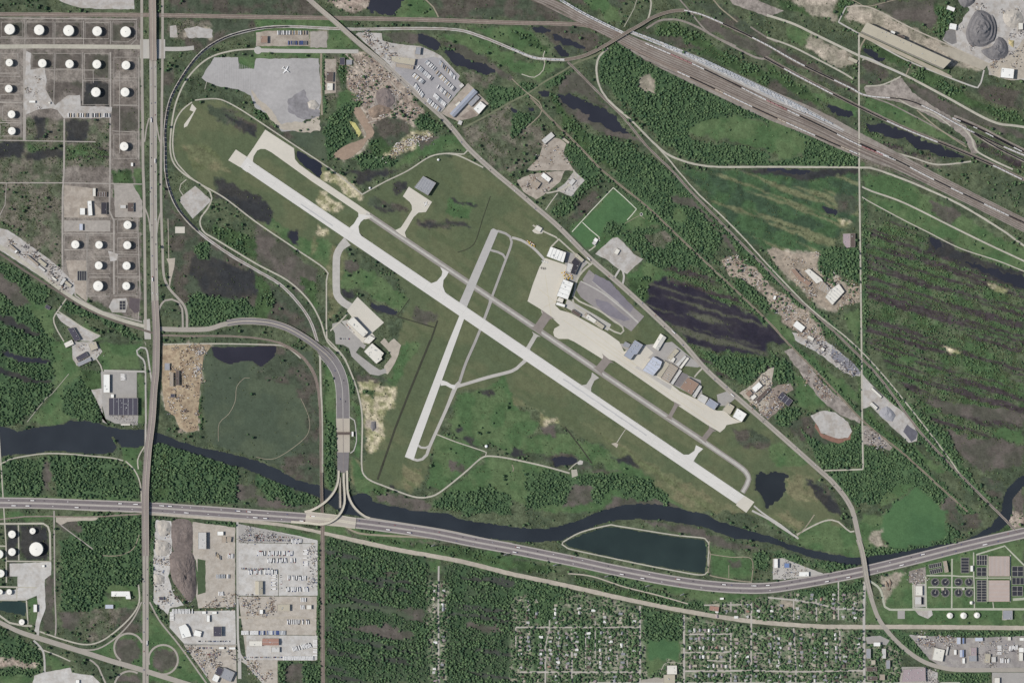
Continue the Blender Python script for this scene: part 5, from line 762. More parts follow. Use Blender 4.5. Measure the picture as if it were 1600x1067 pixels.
bz(*z6, '97,198 150,225 128,260 72,238', 8, 'grey', 'small grey annexe west of the blue-grey stepped hangar', name='hangar_annexe', cat='annexe')
bz(*z6, '425,125 480,162 405,285 352,248', 8, 'offwhite', 'long white building nearest the airport road in the hangar row', gable=True, **WH)
bz(*z6, '355,335 440,385 420,440 355,515 257,465', 15, 'paleblue', 'largest pale blue hangar in the middle of the hangar row', seams=5, **H)
bz(*z6, '518,398 590,445 502,582 430,540', 5, 'tan2', 'brown-grey row of small aircraft bays east of the pale blue hangar', seams=8, **H); bz(*z6, '455,372 512,402 428,532 388,508', 5, 'tan', 'narrow tan row of aircraft bays touching the pale blue hangar', **H)
bz(*z6, '602,455 625,470 540,600 518,585', 4, 'light', 'slim pale strip of bays beside the brown-grey bay row', **H); bz(*z6, '650,325 668,338 592,430 562,412', 5, 'light', 'slim light roof west of the narrow strip beside the airport road', **H); bz(*z6, '672,342 692,354 618,452 600,440', 5, 'offwhite', 'slim pale roof nearest the grass beside the airport road', **H)
bz(*z6, '530/362/55/45/30', 5, 'offwhite', 'small square white office in the yard behind the pale blue hangar'); bz(*z6, '565,262 600,285 520,372 488,350', 5, 'tan', 'tan shed north of the small square white office', **SHD)
bz(*z6, '680,530 780,590 710,692 605,625', 10, 'brown', 'square hangar with a rusty brown roof', **H); bz(*z6, '785,600 810,615 745,722 718,702', 6, 'light', 'pale lean-to on the east side of the rusty brown hangar', name='hangar_annexe', cat='annexe')
bz(*z6, '800,680 868,718 835,778 762,735', 8, 'light', 'light grey hangar between the rusty brown and the blue-grey roof', **H); bz(*z6, '880,722 962,775 922,832 838,780', 9, 'bluegrey', 'blue-grey hangar left of the gap near the south end of the hangar row', **H)
bz(*z6, '1050,762 1110,800 1068,875 1000,832', 8, 'tan', 'tan hangar beside the last white hangar', **H); bz(*z6, '1135,815 1222,870 1175,942 1092,893', 12, 'white', 'bright white hangar at the south-east end of the hangar row', **H)
bt(1,1, '1045,35 1125,78 1075,155 990,105', 12, 'grey', 'isolated grey hangar with pale ribs on the north apron', seams=6, **H)
k5 = (510,460,7.623)
bz(*k5, '325,268 243,325 440,510 500,452', 13, 'offwhite', 'wide cream hangar of the compound in the middle of the field', **H); bz(*k5, '510,485 580,520 510,590 440,560 460,530', 6, 'offwhite', 'low cream link building south-east of the wide cream hangar'); bz(*k5, '545,580 685,700 655,745 665,770 595,825 450,680', 9, 'offwhite', 'cream headquarters block inside the looping drive', vents=8)
bt(1,2, '598,560 610,560 610,590 598,590', 7, 'white', 'small white office at the end of the toll canopy')
# truck terminal and sheds
k7 = (550,40,7.114)
bz(*k7, '435,345 705,378 692,448 505,418 440,395', 8, 'tan', 'long tan freight shed of the truck terminal', **WH); bz(*k7, '490,425 685,455 678,492 488,462', 6, 'tan2', 'lower brown freight dock south of the long tan shed', **WH); bz(*k7, '715,245 768,250 758,330 700,322', 9, 'grey', 'grey workshop on the sandy yard north of the freight sheds')
bz(*k7, '1350,705 1397,745 1132,1025 1085,985', 9, 'bluegrey', 'very long narrow blue-grey shed beside the truck terminal', gable=True, vents=0, **SHD); bz(*k7, '1385,775 1420,808 1327,905 1290,872', 7, 'grey', 'grey shed between the long blue-grey shed and the white warehouse', **SHD); bz(*k7, '1425,845 1490,897 1410,990 1348,930', 9, 'white', 'bright white warehouse at the corner of the grassy track', **WH); bz(*k7, '1190,845 1210,860 1165,910 1142,885', 5, 'offwhite', 'small cream shed against the long blue-grey shed', **SHD); bz(*k7, '1215/672/50/40/-42', 5, 'light', 'small grey shed in the east corner of the truck yard', **SHD)
bt(1,0, '52/250/42/44/0', 9, 'brown', 'square brown industrial block west of the trailer lot', name='brick_block'); bt(1,0, '462/482/42/60/2', 6, 'darkbrown', 'brown-roofed shed beside the wooded track south of the lot road', **SHD); bt(1,0, '462/545/36/44/2', 6, 'offwhite', 'cream shed touching the brown-roofed shed', **SHD); bt(1,0, '540/386/30/44/0', 6, 'dark', 'dark flat-roofed house near the scrap field'); bt(1,0, '582/392/36/30/0', 5, 'grey', 'small grey house east of the dark flat-roofed house'); bt(1,0, '1275/768/24/26/20', 4, 'light', 'tiny pale hut south of the long blue-grey shed', **SHD)
# north middle depot
bt(2,0, '225/865/80/32/-40', 6, 'light', 'pale shed at the top of the dusty depot yard', **SHD); bt(2,0, '335/880/50/14/38', 4, 'tan', 'narrow tan hut right of the pale depot shed', **SHD); bt(2,1, '212/42/62/28/38', 7, 'white', 'white workshop in the middle of the depot yard', **WH); bt(2,1, '150/82/46/40/35', 6, 'tan2', 'square brown-grey building left of the white workshop'); bt(2,1, '523/433/24/22/35', 5, 'white', 'small white clubhouse beside the playing field', name='clubhouse', cat='hut'); bt(2,1, '513/452/22/20/35', 4, 'light', 'small grey hut just below the white clubhouse', **SHD); bt(2,1, '164/362/40/30/30', 5, 'offwhite', 'low white hut on the pad beside the airport road', **SHD); bt(2,1, '375/70/26/40/40', 4, 'light', 'grey shed on the curved gravel strip', **SHD)
bt(2,1,'655/505/26/34/30', 5, 'offwhite', 'white cabin on the pale hardstanding', **SHD)
# mill in the north-east
bt(3,0, '612,150 1135,388 1088,436 578,206', 33, 'tan', 'very long tan rolling-mill hall with a dark shadow on its far side', name='mill_hall', cat='factory', vents=10, par=False)
bt(3,0, '775/208/28/16/24', 18, 'white', 'small white lean-to halfway along the tan mill hall', name='lean_to', cat='annexe'); bt(3,0, '825/236/44/18/24', 20, 'darkbrown', 'dark lean-to beside the white one on the tan mill hall', name='lean_to', cat='annexe'); bt(3,0, '1140/57/50/24/20', 6, 'white', 'white shed among bushes west of the quarry', **SHD); bt(3,0, '1153/170/44/36/10', 7, 'white', 'square white shed at the quarry entrance', **SHD)
bt(3,0, '1490/462/80/60/6', 16, 'white', 'big white crushing plant building on the quarry floor', name='crusher_building', cat='factory'); bt(3,0, '1575/168/28/40/0', 10, 'offwhite', 'cream plant tower near the right edge of the quarry', name='plant_tower', cat='building'); bt(3,0, '1285/545/0.1/0.1/0', 1, 'tan', 'x') if 0 else None
bt(3,0, '528/378/60/20/25', 5, 'tan', 'tan hut beside the cross road and mill road', **SHD)
# ruined brick works and lanes east
bt(3,1, '140,620 165,612 210,665 268,700 250,722 185,680', 8, 'brown', 'brown roofless wing at the west end of the ruined works', name='works_wing', cat='factory'); bt(3,1, '225,625 255,612 330,672 342,690 300,705', 9, 'offwhite', 'pale saw-tooth hall in the middle of the ruined works', name='works_hall', cat='factory'); bt(3,1, '325,690 345,695 400,750 380,775 300,730', 9, 'tan2', 'brown hall behind the ribbed white hall of the ruined works', name='works_hall', cat='factory', seams=5)
bt(3,1, '385,745 440,705 475,755 400,838 355,790', 9, 'offwhite', 'ribbed white hall at the south end of the ruined works', name='works_hall', cat='factory', seams=6); bt(3,1, '450/735/56/22/50', 6, 'tan', 'narrow tan shed beside the ribbed white hall', **SHD)
bt(3,1, '468,395 512,393 512,478 490,482 468,450', 5, 'mauve', 'brown slab building in trees beside the cross road'); bt(3,1, '514,393 542,392 542,478 514,478', 8, 'darkbrown', 'dark brown half of the slab building beside the cross road')
bt(3,1, '192/972/68/40/38', 7, 'white', 'bright white warehouse in the scrap lane', **WH); bt(3,1, '265/1045/40/20/30', 5, 'offwhite', 'cream shed below the white warehouse in the scrap lane', **SHD); bt(3,1, '40/792/16/24/20', 5, 'white', 'tiny white hut at the top of the scrap lane', **SHD)
bt(3,2, '105/358/88/46/38', 8, 'dark', 'dark-roofed shed in the red scrap yard', seams=3, **SHD); bt(3,2, '675/318/84/14/43', 6, 'offwhite', 'long thin white shed on the stone yard', **SHD); bt(3,2, '658/400/52/20/42', 7, 'offwhite', 'ribbed white plant shed on the stone yard', seams=5, **SHD); bt(3,2, '340/46/22/16/30', 5, 'offwhite', 'tiny white hut at the top of the grey stone yard', **SHD)
bt(2,2, '1530/282/60/34/-42', 7, 'white', 'white block at the top of the sandy scrap yard'); bt(2,2, '1480/322/34/30/-42', 6, 'brown', 'brown square building in the sandy scrap yard'); bt(2,2, '1508/345/34/22/-42', 6, 'offwhite', 'cream shed beside the brown square building', **SHD); bt(2,2, '1568/330/110/20/-45', 6, 'darkbrown', 'long dark shed east of the sandy scrap yard', **SHD)
# west side
bt(0,0, '202/638/40/14/0', 5, 'white', 'small white shed on the pale loading yard among the tanks', **SHD); bt(0,0, '308/645/16/12/0', 4, 'offwhite', 'tiny cream hut right of the small white tank farm shed', **SHD); bt(0,0, '826/1030/14/22/0', 5, 'white', 'white hut below the lowest tank beside the frontage road', **SHD)
bt(0,1, '517/255/32/42/0', 7, 'white', 'square white workshop west of the long white shed', **WH); bt(0,1, '564/235/26/92/-4', 8, 'white', 'long white shed standing north-south in the brown yard', **SHD); bt(0,1, '652/235/36/74/0', 5, 'black', 'black-covered storage bay right of the long white shed', name='storage_bay', cat='shed'); bt(0,1, '590/135/18/50/0', 6, 'offwhite', 'slim cream building at the top of the brown yard'); bt(0,1, '640/148/58/30/0', 4, 'darkbrown', 'row of brown pipe racks right of the slim cream building', seams=4, name='pipe_rack', cat='rack'); bt(0,1, '508/352/22/40/0', 6, 'paleblue', 'pale blue shed in the yard north of the twin tanks', **SHD); bt(0,1, '818/228/36/56/0', 7, 'darkbrown', 'dark office in trees beside the frontage road'); bt(0,1, '770/225/36/20/0', 6, 'light', 'light grey office in the trees left of the dark office')
bt(0,1, '340/675/36/12/38', 5, 'offwhite', 'narrow white shed at the end of the rail plant yard', **SHD); bt(0,1, '394/692/20/48/35', 7, 'light', 'pale upright block beside the rail line west of the tanks'); bt(0,1, '428/708/46/18/38', 5, 'tan', 'tan shed right of the pale upright block', **SHD); bt(0,1, '90/488/70/14/40', 6, 'tan2', 'long brown conveyor shed in the rail plant yard', name='conveyor_shed', cat='shed'); bt(0,1, '205/560/90/12/40', 6, 'tan2', 'brown conveyor gallery in the middle of the rail plant yard', name='conveyor_shed', cat='shed'); bt(0,1, '102/505/14/20/40', 9, 'white', 'white hopper tower in the rail plant yard', name='hopper_tower', cat='tower'); bt(0,1, '265/575/60/22/38', 6, 'tan', 'tan shed right of the long brown gallery', **SHD); bt(0,1, '262/612/50/14/38', 5, 'light', 'grey shed below the tan one in the rail plant yard', **SHD)
bt(0,1, '462,978 505,1050 470,1067 425,985', 8, 'dark', 'dark-roofed workshop in the wooded depot south of the western railway', **WH); bt(0,1, '300/852/30/22/30', 5, 'dark', 'small dark house in the meadow by the western railway', name='house', cat='house')
bt(0,2, '432/12/56/30/-25', 6, 'offwhite', 'cream workshop at the top of the small western depot', **WH); bt(0,2, '585/28/48/44/-20', 7, 'tan', 'tan block right of the cream western workshop'); bt(0,2, '515/92/74/30/-30', 6, 'dark', 'dark long shed in the small western depot', **SHD); bt(0,2, '528/125/90/24/-25', 5, 'grey', 'grey slab roof directly below the dark long shed', **SHD)
bt(0,2, '668/260/40/112/0', 9, 'white', 'white upright warehouse at the left edge of the riverside car park', **WH); bt(0,2, '774/404/180/108/0', 11, 'dark', 'large dark blue-grey factory roof north of the river', name='factory', cat='factory', seams=6, vents=10); bt(0,2, '703/338/20/22/0', 6, 'white', 'small white office above the dark factory roof'); bt(0,2, '785/517/58/8/0', 4, 'offwhite', 'thin white canopy beside the river south of the dark factory', **SHD)
bt(0,2, '1046/155/32/44/0', 6, 'grey', 'grey square shed in the yellow construction yard', **SHD); bt(0,2, '1074/235/22/84/0', 8, 'tan2', 'brown long shed, left of the pair in the construction yard', **SHD); bt(0,2, '1112/225/18/92/0', 9, 'darkbrown', 'dark long shed, right of the pair in the construction yard', **SHD); bt(0,2, '1080/336/26/22/0', 5, 'dark', 'small dark cabin in the lower construction yard', **SHD)
# south-west
bt(0,3, '697,492 812,492 820,540 790,540 786,524 697,524', 8, 'white', 'white L-shaped building in the clearing beside the highway'); bt(0,3, '684/588/50/24/0', 6, 'paleblue', 'pale blue shed south of the white L-shaped building', **SHD); bt(0,3, '222/598/22/46/0', 7, 'white', 'white depot office left of the depot road'); bt(0,3, '270/335/20/14/0', 5, 'white', 'tiny white hut at the gate of the tank depot', **SHD)
bt(0,3, '1266/176/50/104/0', 12, 'light', 'tall pale warehouse with a strong dark shadow in the tan yard', **WH); bt(0,3, '1378/131/38/24/0', 7, 'white', 'small bright white building east of the tall pale warehouse'); bt(0,3, '1400/170/26/36/0', 5, 'tan2', 'brown-grey shed below the small bright white building', **SHD)
bt(0,3, '1115,712 1160,695 1180,720 1198,772 1138,785', 8, 'white', 'irregular white covered stockpile in the pale yard', name='covered_stockpile', cat='shed'); bt(0,3, '1236/755/46/36/15', 7, 'white', 'smaller white tent-like cover right of the irregular stockpile', name='covered_stockpile', cat='shed'); bt(0,3, '1362/742/50/60/0', 12, 'dark', 'square dark-roofed workshop in the pale southern yard', **WH); bt(0,3, '1302/662/20/42/0', 7, 'white', 'upright white shed above the dark-roofed workshop', **SHD); bt(0,3, '1275/625/26/16/0', 5, 'white', 'left of two small white cabins on the north fence of the pale yard', **SHD); bt(0,3, '1340/626/30/16/0', 5, 'white', 'right of two small white cabins on the north fence of the pale yard', **SHD); bt(0,3, '1385/846/34/14/0', 6, 'white', 'left white container shed below the yard road', **SHD); bt(0,3, '1452/848/40/14/0', 6, 'white', 'right white container shed below the yard road', **SHD)
bt(0,3, '1350/1034/38/42/25', 8, 'white', 'white square workshop left of the dark factory pair', **WH); bt(0,3, '1372/990/40/44/25', 10, 'dark', 'dark grey factory half left of the roof gap', name='factory', cat='factory'); bt(0,3, '1422/1012/76/64/25', 9, 'grey', 'grey factory half right of the roof gap', name='factory', cat='factory'); bt(0,3, '485/1056/24/22/0', 5, 'white', 'white hut in the depot at the bottom edge', **SHD); bt(0,3,'1010/537/26/20/0',6,'dark','small dark hut beside the highway edge of the pale heap yard', **SHD)
ka = (350,820,8.894); kb = (350,930,7.788)
bz(*ka, '490/868/105/185/0', 9, 'tan', 'tan twin-bay warehouse in the middle of the truck stop', gable=True, **WH); bz(*ka, '70/195/62/70/8', 7, 'tan2', 'brown-grey garage at the west edge of the industrial road')
bz(*kb, '570/560/200/82/0', 9, 'redroof', 'warehouse with a faded red-brown roof', gable=True, **WH); bz(*kb, '628/655/100/62/0', 7, 'light', 'light grey warehouse directly south of the red-brown roof', **WH); bz(*kb, '728/145/150/78/0', 8, 'tan', 'wide tan warehouse in the southern transport yards', **WH); bz(*kb, '1036/138/58/50/0', 7, 'offwhite', 'square white shed in the grass beside the railway', **SHD); bz(*kb, '455/195/42/52/0', 7, 'white', 'white shed in the cluttered lot west of the tan warehouse', **SHD); bz(*kb, '385/580/160/60/0', 6, 'offwhite', 'pale low roof left of the red-brown warehouse', **WH)
# school, hall, apartments
bt(2,3, '998/982/62/54/0', 10, 'offwhite', 'big white school hall at the edge of the green', name='school_hall', cat='school'); bt(2,3, '982/1042/70/58/0', 7, 'tan', 'lower tan school wing south of the white hall', name='school_wing', cat='school'); bt(2,3, '1262/600/58/28/8', 7, 'redroof', 'red-roofed hall on the brown clearing north of the railway', name='church_hall', cat='hall'); bt(2,3, '1310/538/24/12/0', 5, 'white', 'white roof above the brown clearing near the toll road', **SHD)
for i, (g, c, l) in enumerate((('625/880/28/60/0','grey','grey apartment block beside the avenue'), ('722/880/24/60/0','light','pale green-grey apartment block behind the trees'), ('678/822/42/24/0','white','white apartment block, topmost of the cluster by the avenue'), ('748/948/24/52/0','grey','grey apartment block, rightmost of the cluster'), ('655/935/26/26/0','tan','small tan block in the middle of the cluster'), ('645/978/64/24/0','darkbrown','dark long block above the bottom of the cluster'), ('650/1035/60/24/0','darkbrown','dark block at the bottom edge by the avenue'), ('712/1028/30/34/0','tan2','brown block left of the mauve store'))): bt(3,3,g,9,c,l,name='apartment_block',cat='apartments')
# treatment works
bt(3,3, '940/488/44/58/0', 8, 'offwhite', 'cream pump house at the left of the treatment works', name='pump_house'); bt(3,3, '935/550/40/46/0', 7, 'light', 'grey workshop below the cream pump house'); bt(3,3, '1442/336/130/124/0', 6, 'pink', 'upper of the two large ribbed pink filter halls', name='filter_hall', cat='filter hall', seams=16, vents=0); bt(3,3, '1442/490/130/132/0', 6, 'pink', 'lower of the two large ribbed pink filter halls', name='filter_hall', cat='filter hall', seams=16, vents=0); bt(3,3, '1108/338/22/70/-10', 10, 'tan2', 'narrow brown building with a dark shadow beside the aeration tanks'); bt(3,3, '1270/350/16/36/0', 7, 'white', 'white block right of the dark settling basin'); bt(3,3, '1495/640/60/56/0', 8, 'grey', 'grey plant building at the right of the three domes'); bt(3,3, '1476/657/26/28/0', 6, 'offwhite', 'cream annexe left of the grey plant building'); bt(3,3, '1218/477/16/14/0', 6, 'light', 'tiny pump hut between the right four round clarifiers', name='pump_hut', cat='hut'); bt(3,3, '1090/478/16/14/0', 6, 'tan', 'tiny pump hut between the left four round clarifiers', name='pump_hut', cat='hut')
bt(3,3, '47/318/24/56/0', 8, 'white', 'upright white warehouse at the left of the toll road depot', **WH); bt(3,3, '116/331/32/28/0', 6, 'blue', 'square shed with a bright blue roof in the toll road depot', **SHD); bt(3,3, '222/385/62/28/0', 7, 'white', 'wide white warehouse at the right of the toll road depot', **WH)
ks = (1400,950,8)
for g, h, c, l in (('525/575/130/150/12',9,'offwhite','ribbed white warehouse nearest the curving road'), ('634/528/22/112/12',6,'light','slim grey shed right of the ribbed white warehouse'), ('735/545/34/62/0',6,'white','small white shed between the ribbed warehouse and the blue sheds'), ('778/402/48/84/0',8,'paleblue','pale blue shed against the northern tree line'), ('836/402/22/74/0',7,'blue','blue shed touching the pale blue one'), ('806/560/34/92/0',8,'paleblue','blue-white shed in the middle of the yard'), ('832/560/20/92/0',8,'blue','blue strip shed beside the blue-white shed'), ('840/652/34/66/0',6,'white','white shed nearest the road in the middle'), ('965/535/70/100/0',8,'mauve','grey-mauve building right of the blue sheds'), ('952/622/98/72/0',8,'grey','grey building nearest the road'), ('1030/385/98/44/0',7,'paleblue','pale blue-white building against the tree line'), ('1138/620/66/110/6',8,'tan','tan building near the white trailers'), ('1215/636/54/66/0',7,'light','grey-white shed right of the tan building'), ('1560/515/60/58/0',8,'white','bright white building at the right edge'), ('1556/602/50/100/0',7,'offwhite','cream building below the bright white one'), ('320/352/108/18/0',5,'offwhite','long white shed in the brown corner'), ('1566/382/56/36/0',6,'white','white shed at the top right corner of the yard'), ('1410/375/40/44/0',6,'offwhite','cream shed by the vehicles at the top')):
    bz(*ks, g, h, c, l+' in the south-east industrial yard', name='yard_building')
bz(*ks, '85,760 360,738 365,900 65,915', 9, 'mauve', 'large mauve-roofed store south of the curving road', name='store', cat='store', vents=12); bz(*ks, '1256/902/66/80/0', 8, 'offwhite', 'cream building below the curving road at the bottom right', name='yard_building')
# ---------------------------------------------------------------- storage tanks
tkw = mat('tank_white_paint', (236,234,224), .02, .1, .5, .03, .03); tkt = mat('tank_roof_paint', (244,242,232), .02, .1, .5, .02, .03); stn = mat('tank_stair_steel', (150,150,146), .1, .2, .6, .1, .05); dome = mat('dome_cream', (240,238,224), .02, .1, .5, .03, .03)
def tank(px, py, r, h, label, group, name='storage_tank', roofr=.06, cat='storage tank', m=tkw):
    x, y, _ = W((px, py)); rr = r*S*1.0; fill(hard, cir(px, py, r, 0, 340, 12), True)
    t = thing(name, label, cat, (x, y, .2), 0, group)
    MB().ring(0, 0, [(rr, 0), (rr, h)], m, 40, cap=False).obj('shell', t); rf = MB().ring(0, 0, [(rr+.25, h-.3), (rr+.25, h+.1), (rr*.5, h+rr*roofr*.6), (rr*.06, h+rr*roofr)], tkt, 40).obj('roof', t)
    MB().ring(0, 0, [(1.0, h+rr*roofr-.2), (1.0, h+rr*roofr+1.0)], stn, 10).obj('roof_vent', rf); b = MB(); a0 = R.uniform(0, 6)
    for i in range(14):
        a = a0+i*.09; b.box(math.cos(a)*(rr+.6), math.sin(a)*(rr+.6), h*i/14, h*i/14+.25, 1.1, rr*.1, a, stn)
    b.obj('stair', t); c = MB()
    for i in range(20):
        a = i*math.pi/10; c.box(math.cos(a)*(rr-.1), math.sin(a)*(rr-.1), h+.1, h+1.1, .12, rr*.3, a, stn)
    c.obj('railing', rf); MB().box(rr+2.5, 0, .3, 1.0, 5, .9, 0, stn).obj('outlet_pipe', t); return t
G1 = 'white oil storage tanks of the north-west tank farm'
TK = [('top row',[(16,47,8.2),(62,48,8),(108,49,8.5),(152.5,50,7.5),(197,51,8.3)]), ('second row',[(15.5,99,5.8),(67,100,6.6),(109.5,101,6.6),(152,101.5,6.8),(197.5,103,6.8)]), ('third row',[(14.5,139.5,6),(150.5,145,7.4),(196,145,7)])]
for rw, L_ in TK:
    for i, (x, y, r) in enumerate(L_): tank(x, y, r, 14.5, f'white oil tank, {ordn(i+1)} from the left in the {rw} of the tank farm', G1)
for (x, y, r), l in zip([(19,179.5,6),(19.5,205.5,6),(194.5,229.5,6.8)], ('white oil tank below the left end of the third row', 'white oil tank at the left edge just below another single tank', 'single white oil tank north of the dark office trees')): tank(x, y, r, 14.5, l, G1)
for (x, y, r), l in zip([(200,352,6.4),(118.5,382.5,6.4),(155.5,383,6),(199.5,383.5,6.3),(155,415,6.2),(198.5,415.5,6.4),(154,447,7.8),(198,447,6.2)], ('topmost in the right column','far left of the block','left of the pair beside the middle lane','second from top in the right column','third down in the middle column','third down in the right column','largest, at the foot of the middle column','lowest in the right column')): tank(x, y, r, 14.5, f'white oil tank, {l} of the southern tank group', 'white oil storage tanks of the southern tank group')
for (x, y, r, h), l in zip([(19.5,834,6,12),(51.5,829,4.8,10),(57.5,857,10.8,15),(19.5,861.5,6,12),(-1,865,7,12),(2,895,6,12),(1,924,4,9),(15,924,4.4,9),(34.5,971,4.6,9)], ('upper left tank of the walled pair','small tank above the largest tank','largest tank, alone in the dark basin','lower left tank of the walled pair','half cut off by the left edge beside the walled pair','at the left edge beside the pale lane','small tank cut by the left edge above the green pond','small tank above the green pond','small round tank beside the diagonal road')): tank(x, y, r, h, f'white depot tank, {l}', 'white tanks of the south-west depot')
for i, (x, y, r) in enumerate([(1483.7,961,4.6),(1505,961,4.9),(1526,960.5,4.5)]): tank(x, y, r, 7, f'cream domed digester, {("left","middle","right")[i]} of the three beside the works road', 'domed digesters of the treatment works', 'digester', .35, 'digester', dome)
tank(1517.5, 941, 2.6, 6, 'small white sphere-topped tank south of the clarifiers', None, 'gas_holder', .9, 'gas tank', dome)
# clarifiers and basins
slw = mat('basin_water', (58,58,62), .15, .2, .15, .1, .05, spec=.5); cw = mat('basin_concrete', (170,168,158), .06, .2, .9, .06, .05)
CLF = [(1461,909),(1477,909),(1497.5,909),(1514,909),(1461,925.7),(1477,925.7),(1497.5,925.7),(1514,925.7)]
for i, p in enumerate(CLF):
    x, y, _ = W(p); rr = 6.6*S; fill(hard, cir(*p, 7, 0, 340, 12), True); col = (i % 4)
    t = thing('clarifier', f'round dark clarifier, {ordn(col+1)} from the left in the {"upper" if i < 4 else "lower"} row', 'clarifier', (x, y, .35), 0, 'round clarifiers of the treatment works')
    MB().ring(0, 0, [(rr, 0), (rr, 1.4), (rr-.8, 1.4), (rr-.8, .7)], cw, 36, cap=False).obj('rim_wall', t); MB().ring(0, 0, [(rr-.8, .74), (rr-.8, .75)], slw, 36).obj('water', t); MB().ring(0, 0, [(rr*.82, .7), (rr*.82, 1.1), (rr*.78, 1.1), (rr*.78, .7)], cw, 30, cap=False).obj('weir', t)
    MB().ring(0, 0, [(2.1, .6), (2.1, 2.4)], cw, 16).obj('centre_drum', t); a = R.uniform(0, 3.1); MB().box(math.cos(a)*rr*.5, math.sin(a)*rr*.5, 1.6, 2.2, rr, 1.0, a, cw).obj('scraper_arm', t)
def basin(poly, label, nx_, ny_, name='basin'):
    fill(hard, poly, True); q = [W(p)[:2] for p in poly]; cx = sum(p[0] for p in q)/4; cy = sum(p[1] for p in q)/4; q = [(x-cx, y-cy) for x, y in q]; t = thing(name, label, 'basin', (cx, cy, .35))
    MB().prism(q, 0, .5, slw).obj('water', t); ip = lambda u, v: ((q[0][0]*(1-u)+q[1][0]*u)*(1-v)+(q[3][0]*(1-u)+q[2][0]*u)*v, (q[0][1]*(1-u)+q[1][1]*u)*(1-v)+(q[3][1]*(1-u)+q[2][1]*u)*v)
    for i in range(nx_+1):
        a, b = ip(i/nx_, 0), ip(i/nx_, 1); MB().box((a[0]+b[0])/2, (a[1]+b[1])/2, 0, 1.2+.004*i, math.dist(a, b)+1, 1.1, math.atan2(b[1]-a[1], b[0]-a[0]), cw).obj('divider_wall', t)
    for i in range(ny_+1):
        a, b = ip(0, i/ny_), ip(1, i/ny_); MB().box((a[0]+b[0])/2, (a[1]+b[1])/2, 0, 1.1-.004*i, math.dist(a, b)+1, 1.1, math.atan2(b[1]-a[1], b[0]-a[0]), cw).obj('walkway', t)
T3 = lambda s: T(3,3,s)
basin(T3('1004,328 1082,312 1086,336 1008,352'), 'upper of two rows of narrow aeration channels', 6, 1, 'aeration_tank'); basin(T3('1010,362 1086,344 1091,372 1016,388'), 'lower of two rows of narrow aeration channels', 6, 1, 'aeration_tank'); basin(T3('1206,284 1256,284 1256,378 1206,378'), 'tall dark settling basin with thin dividers', 1, 5)
basin(T3('1305,268 1368,268 1368,330 1305,330'), 'dark basin cells left of the top of the pink filter hall', 4, 2); basin(T3('1305,345 1365,345 1365,398 1305,398'), 'square dark basin left of the upper pink filter hall', 2, 2); basin(T3('1305,424 1365,424 1365,558 1305,558'), 'tall ladder of dark basins left of the lower pink filter hall', 2, 8)
basin(T3('1525,338 1595,338 1595,400 1525,400'), 'dark basins at the right edge beside the upper filter hall', 2, 2); basin(T3('1525,408 1600,408 1600,450 1525,450'), 'dark basin at the right edge between the filter halls', 3, 1); basin(T3('1525,462 1590,462 1590,522 1525,522'), 'dark basins at the right edge beside the lower filter hall', 2, 2); basin(T3('950,530 975,530 975,576 950,576'), 'dark narrow basin right of the grey workshop', 1, 1)
basin(T(0,1,'747,812 784,812 784,868 747,868'), 'grid of six black lagoon cells in the pale yard', 2, 3, 'lagoon_cells'); basin(T(0,1,'484,625 540,625 540,686 484,686'), 'dark ribbed treatment basin south-west of the middle tanks', 4, 1)
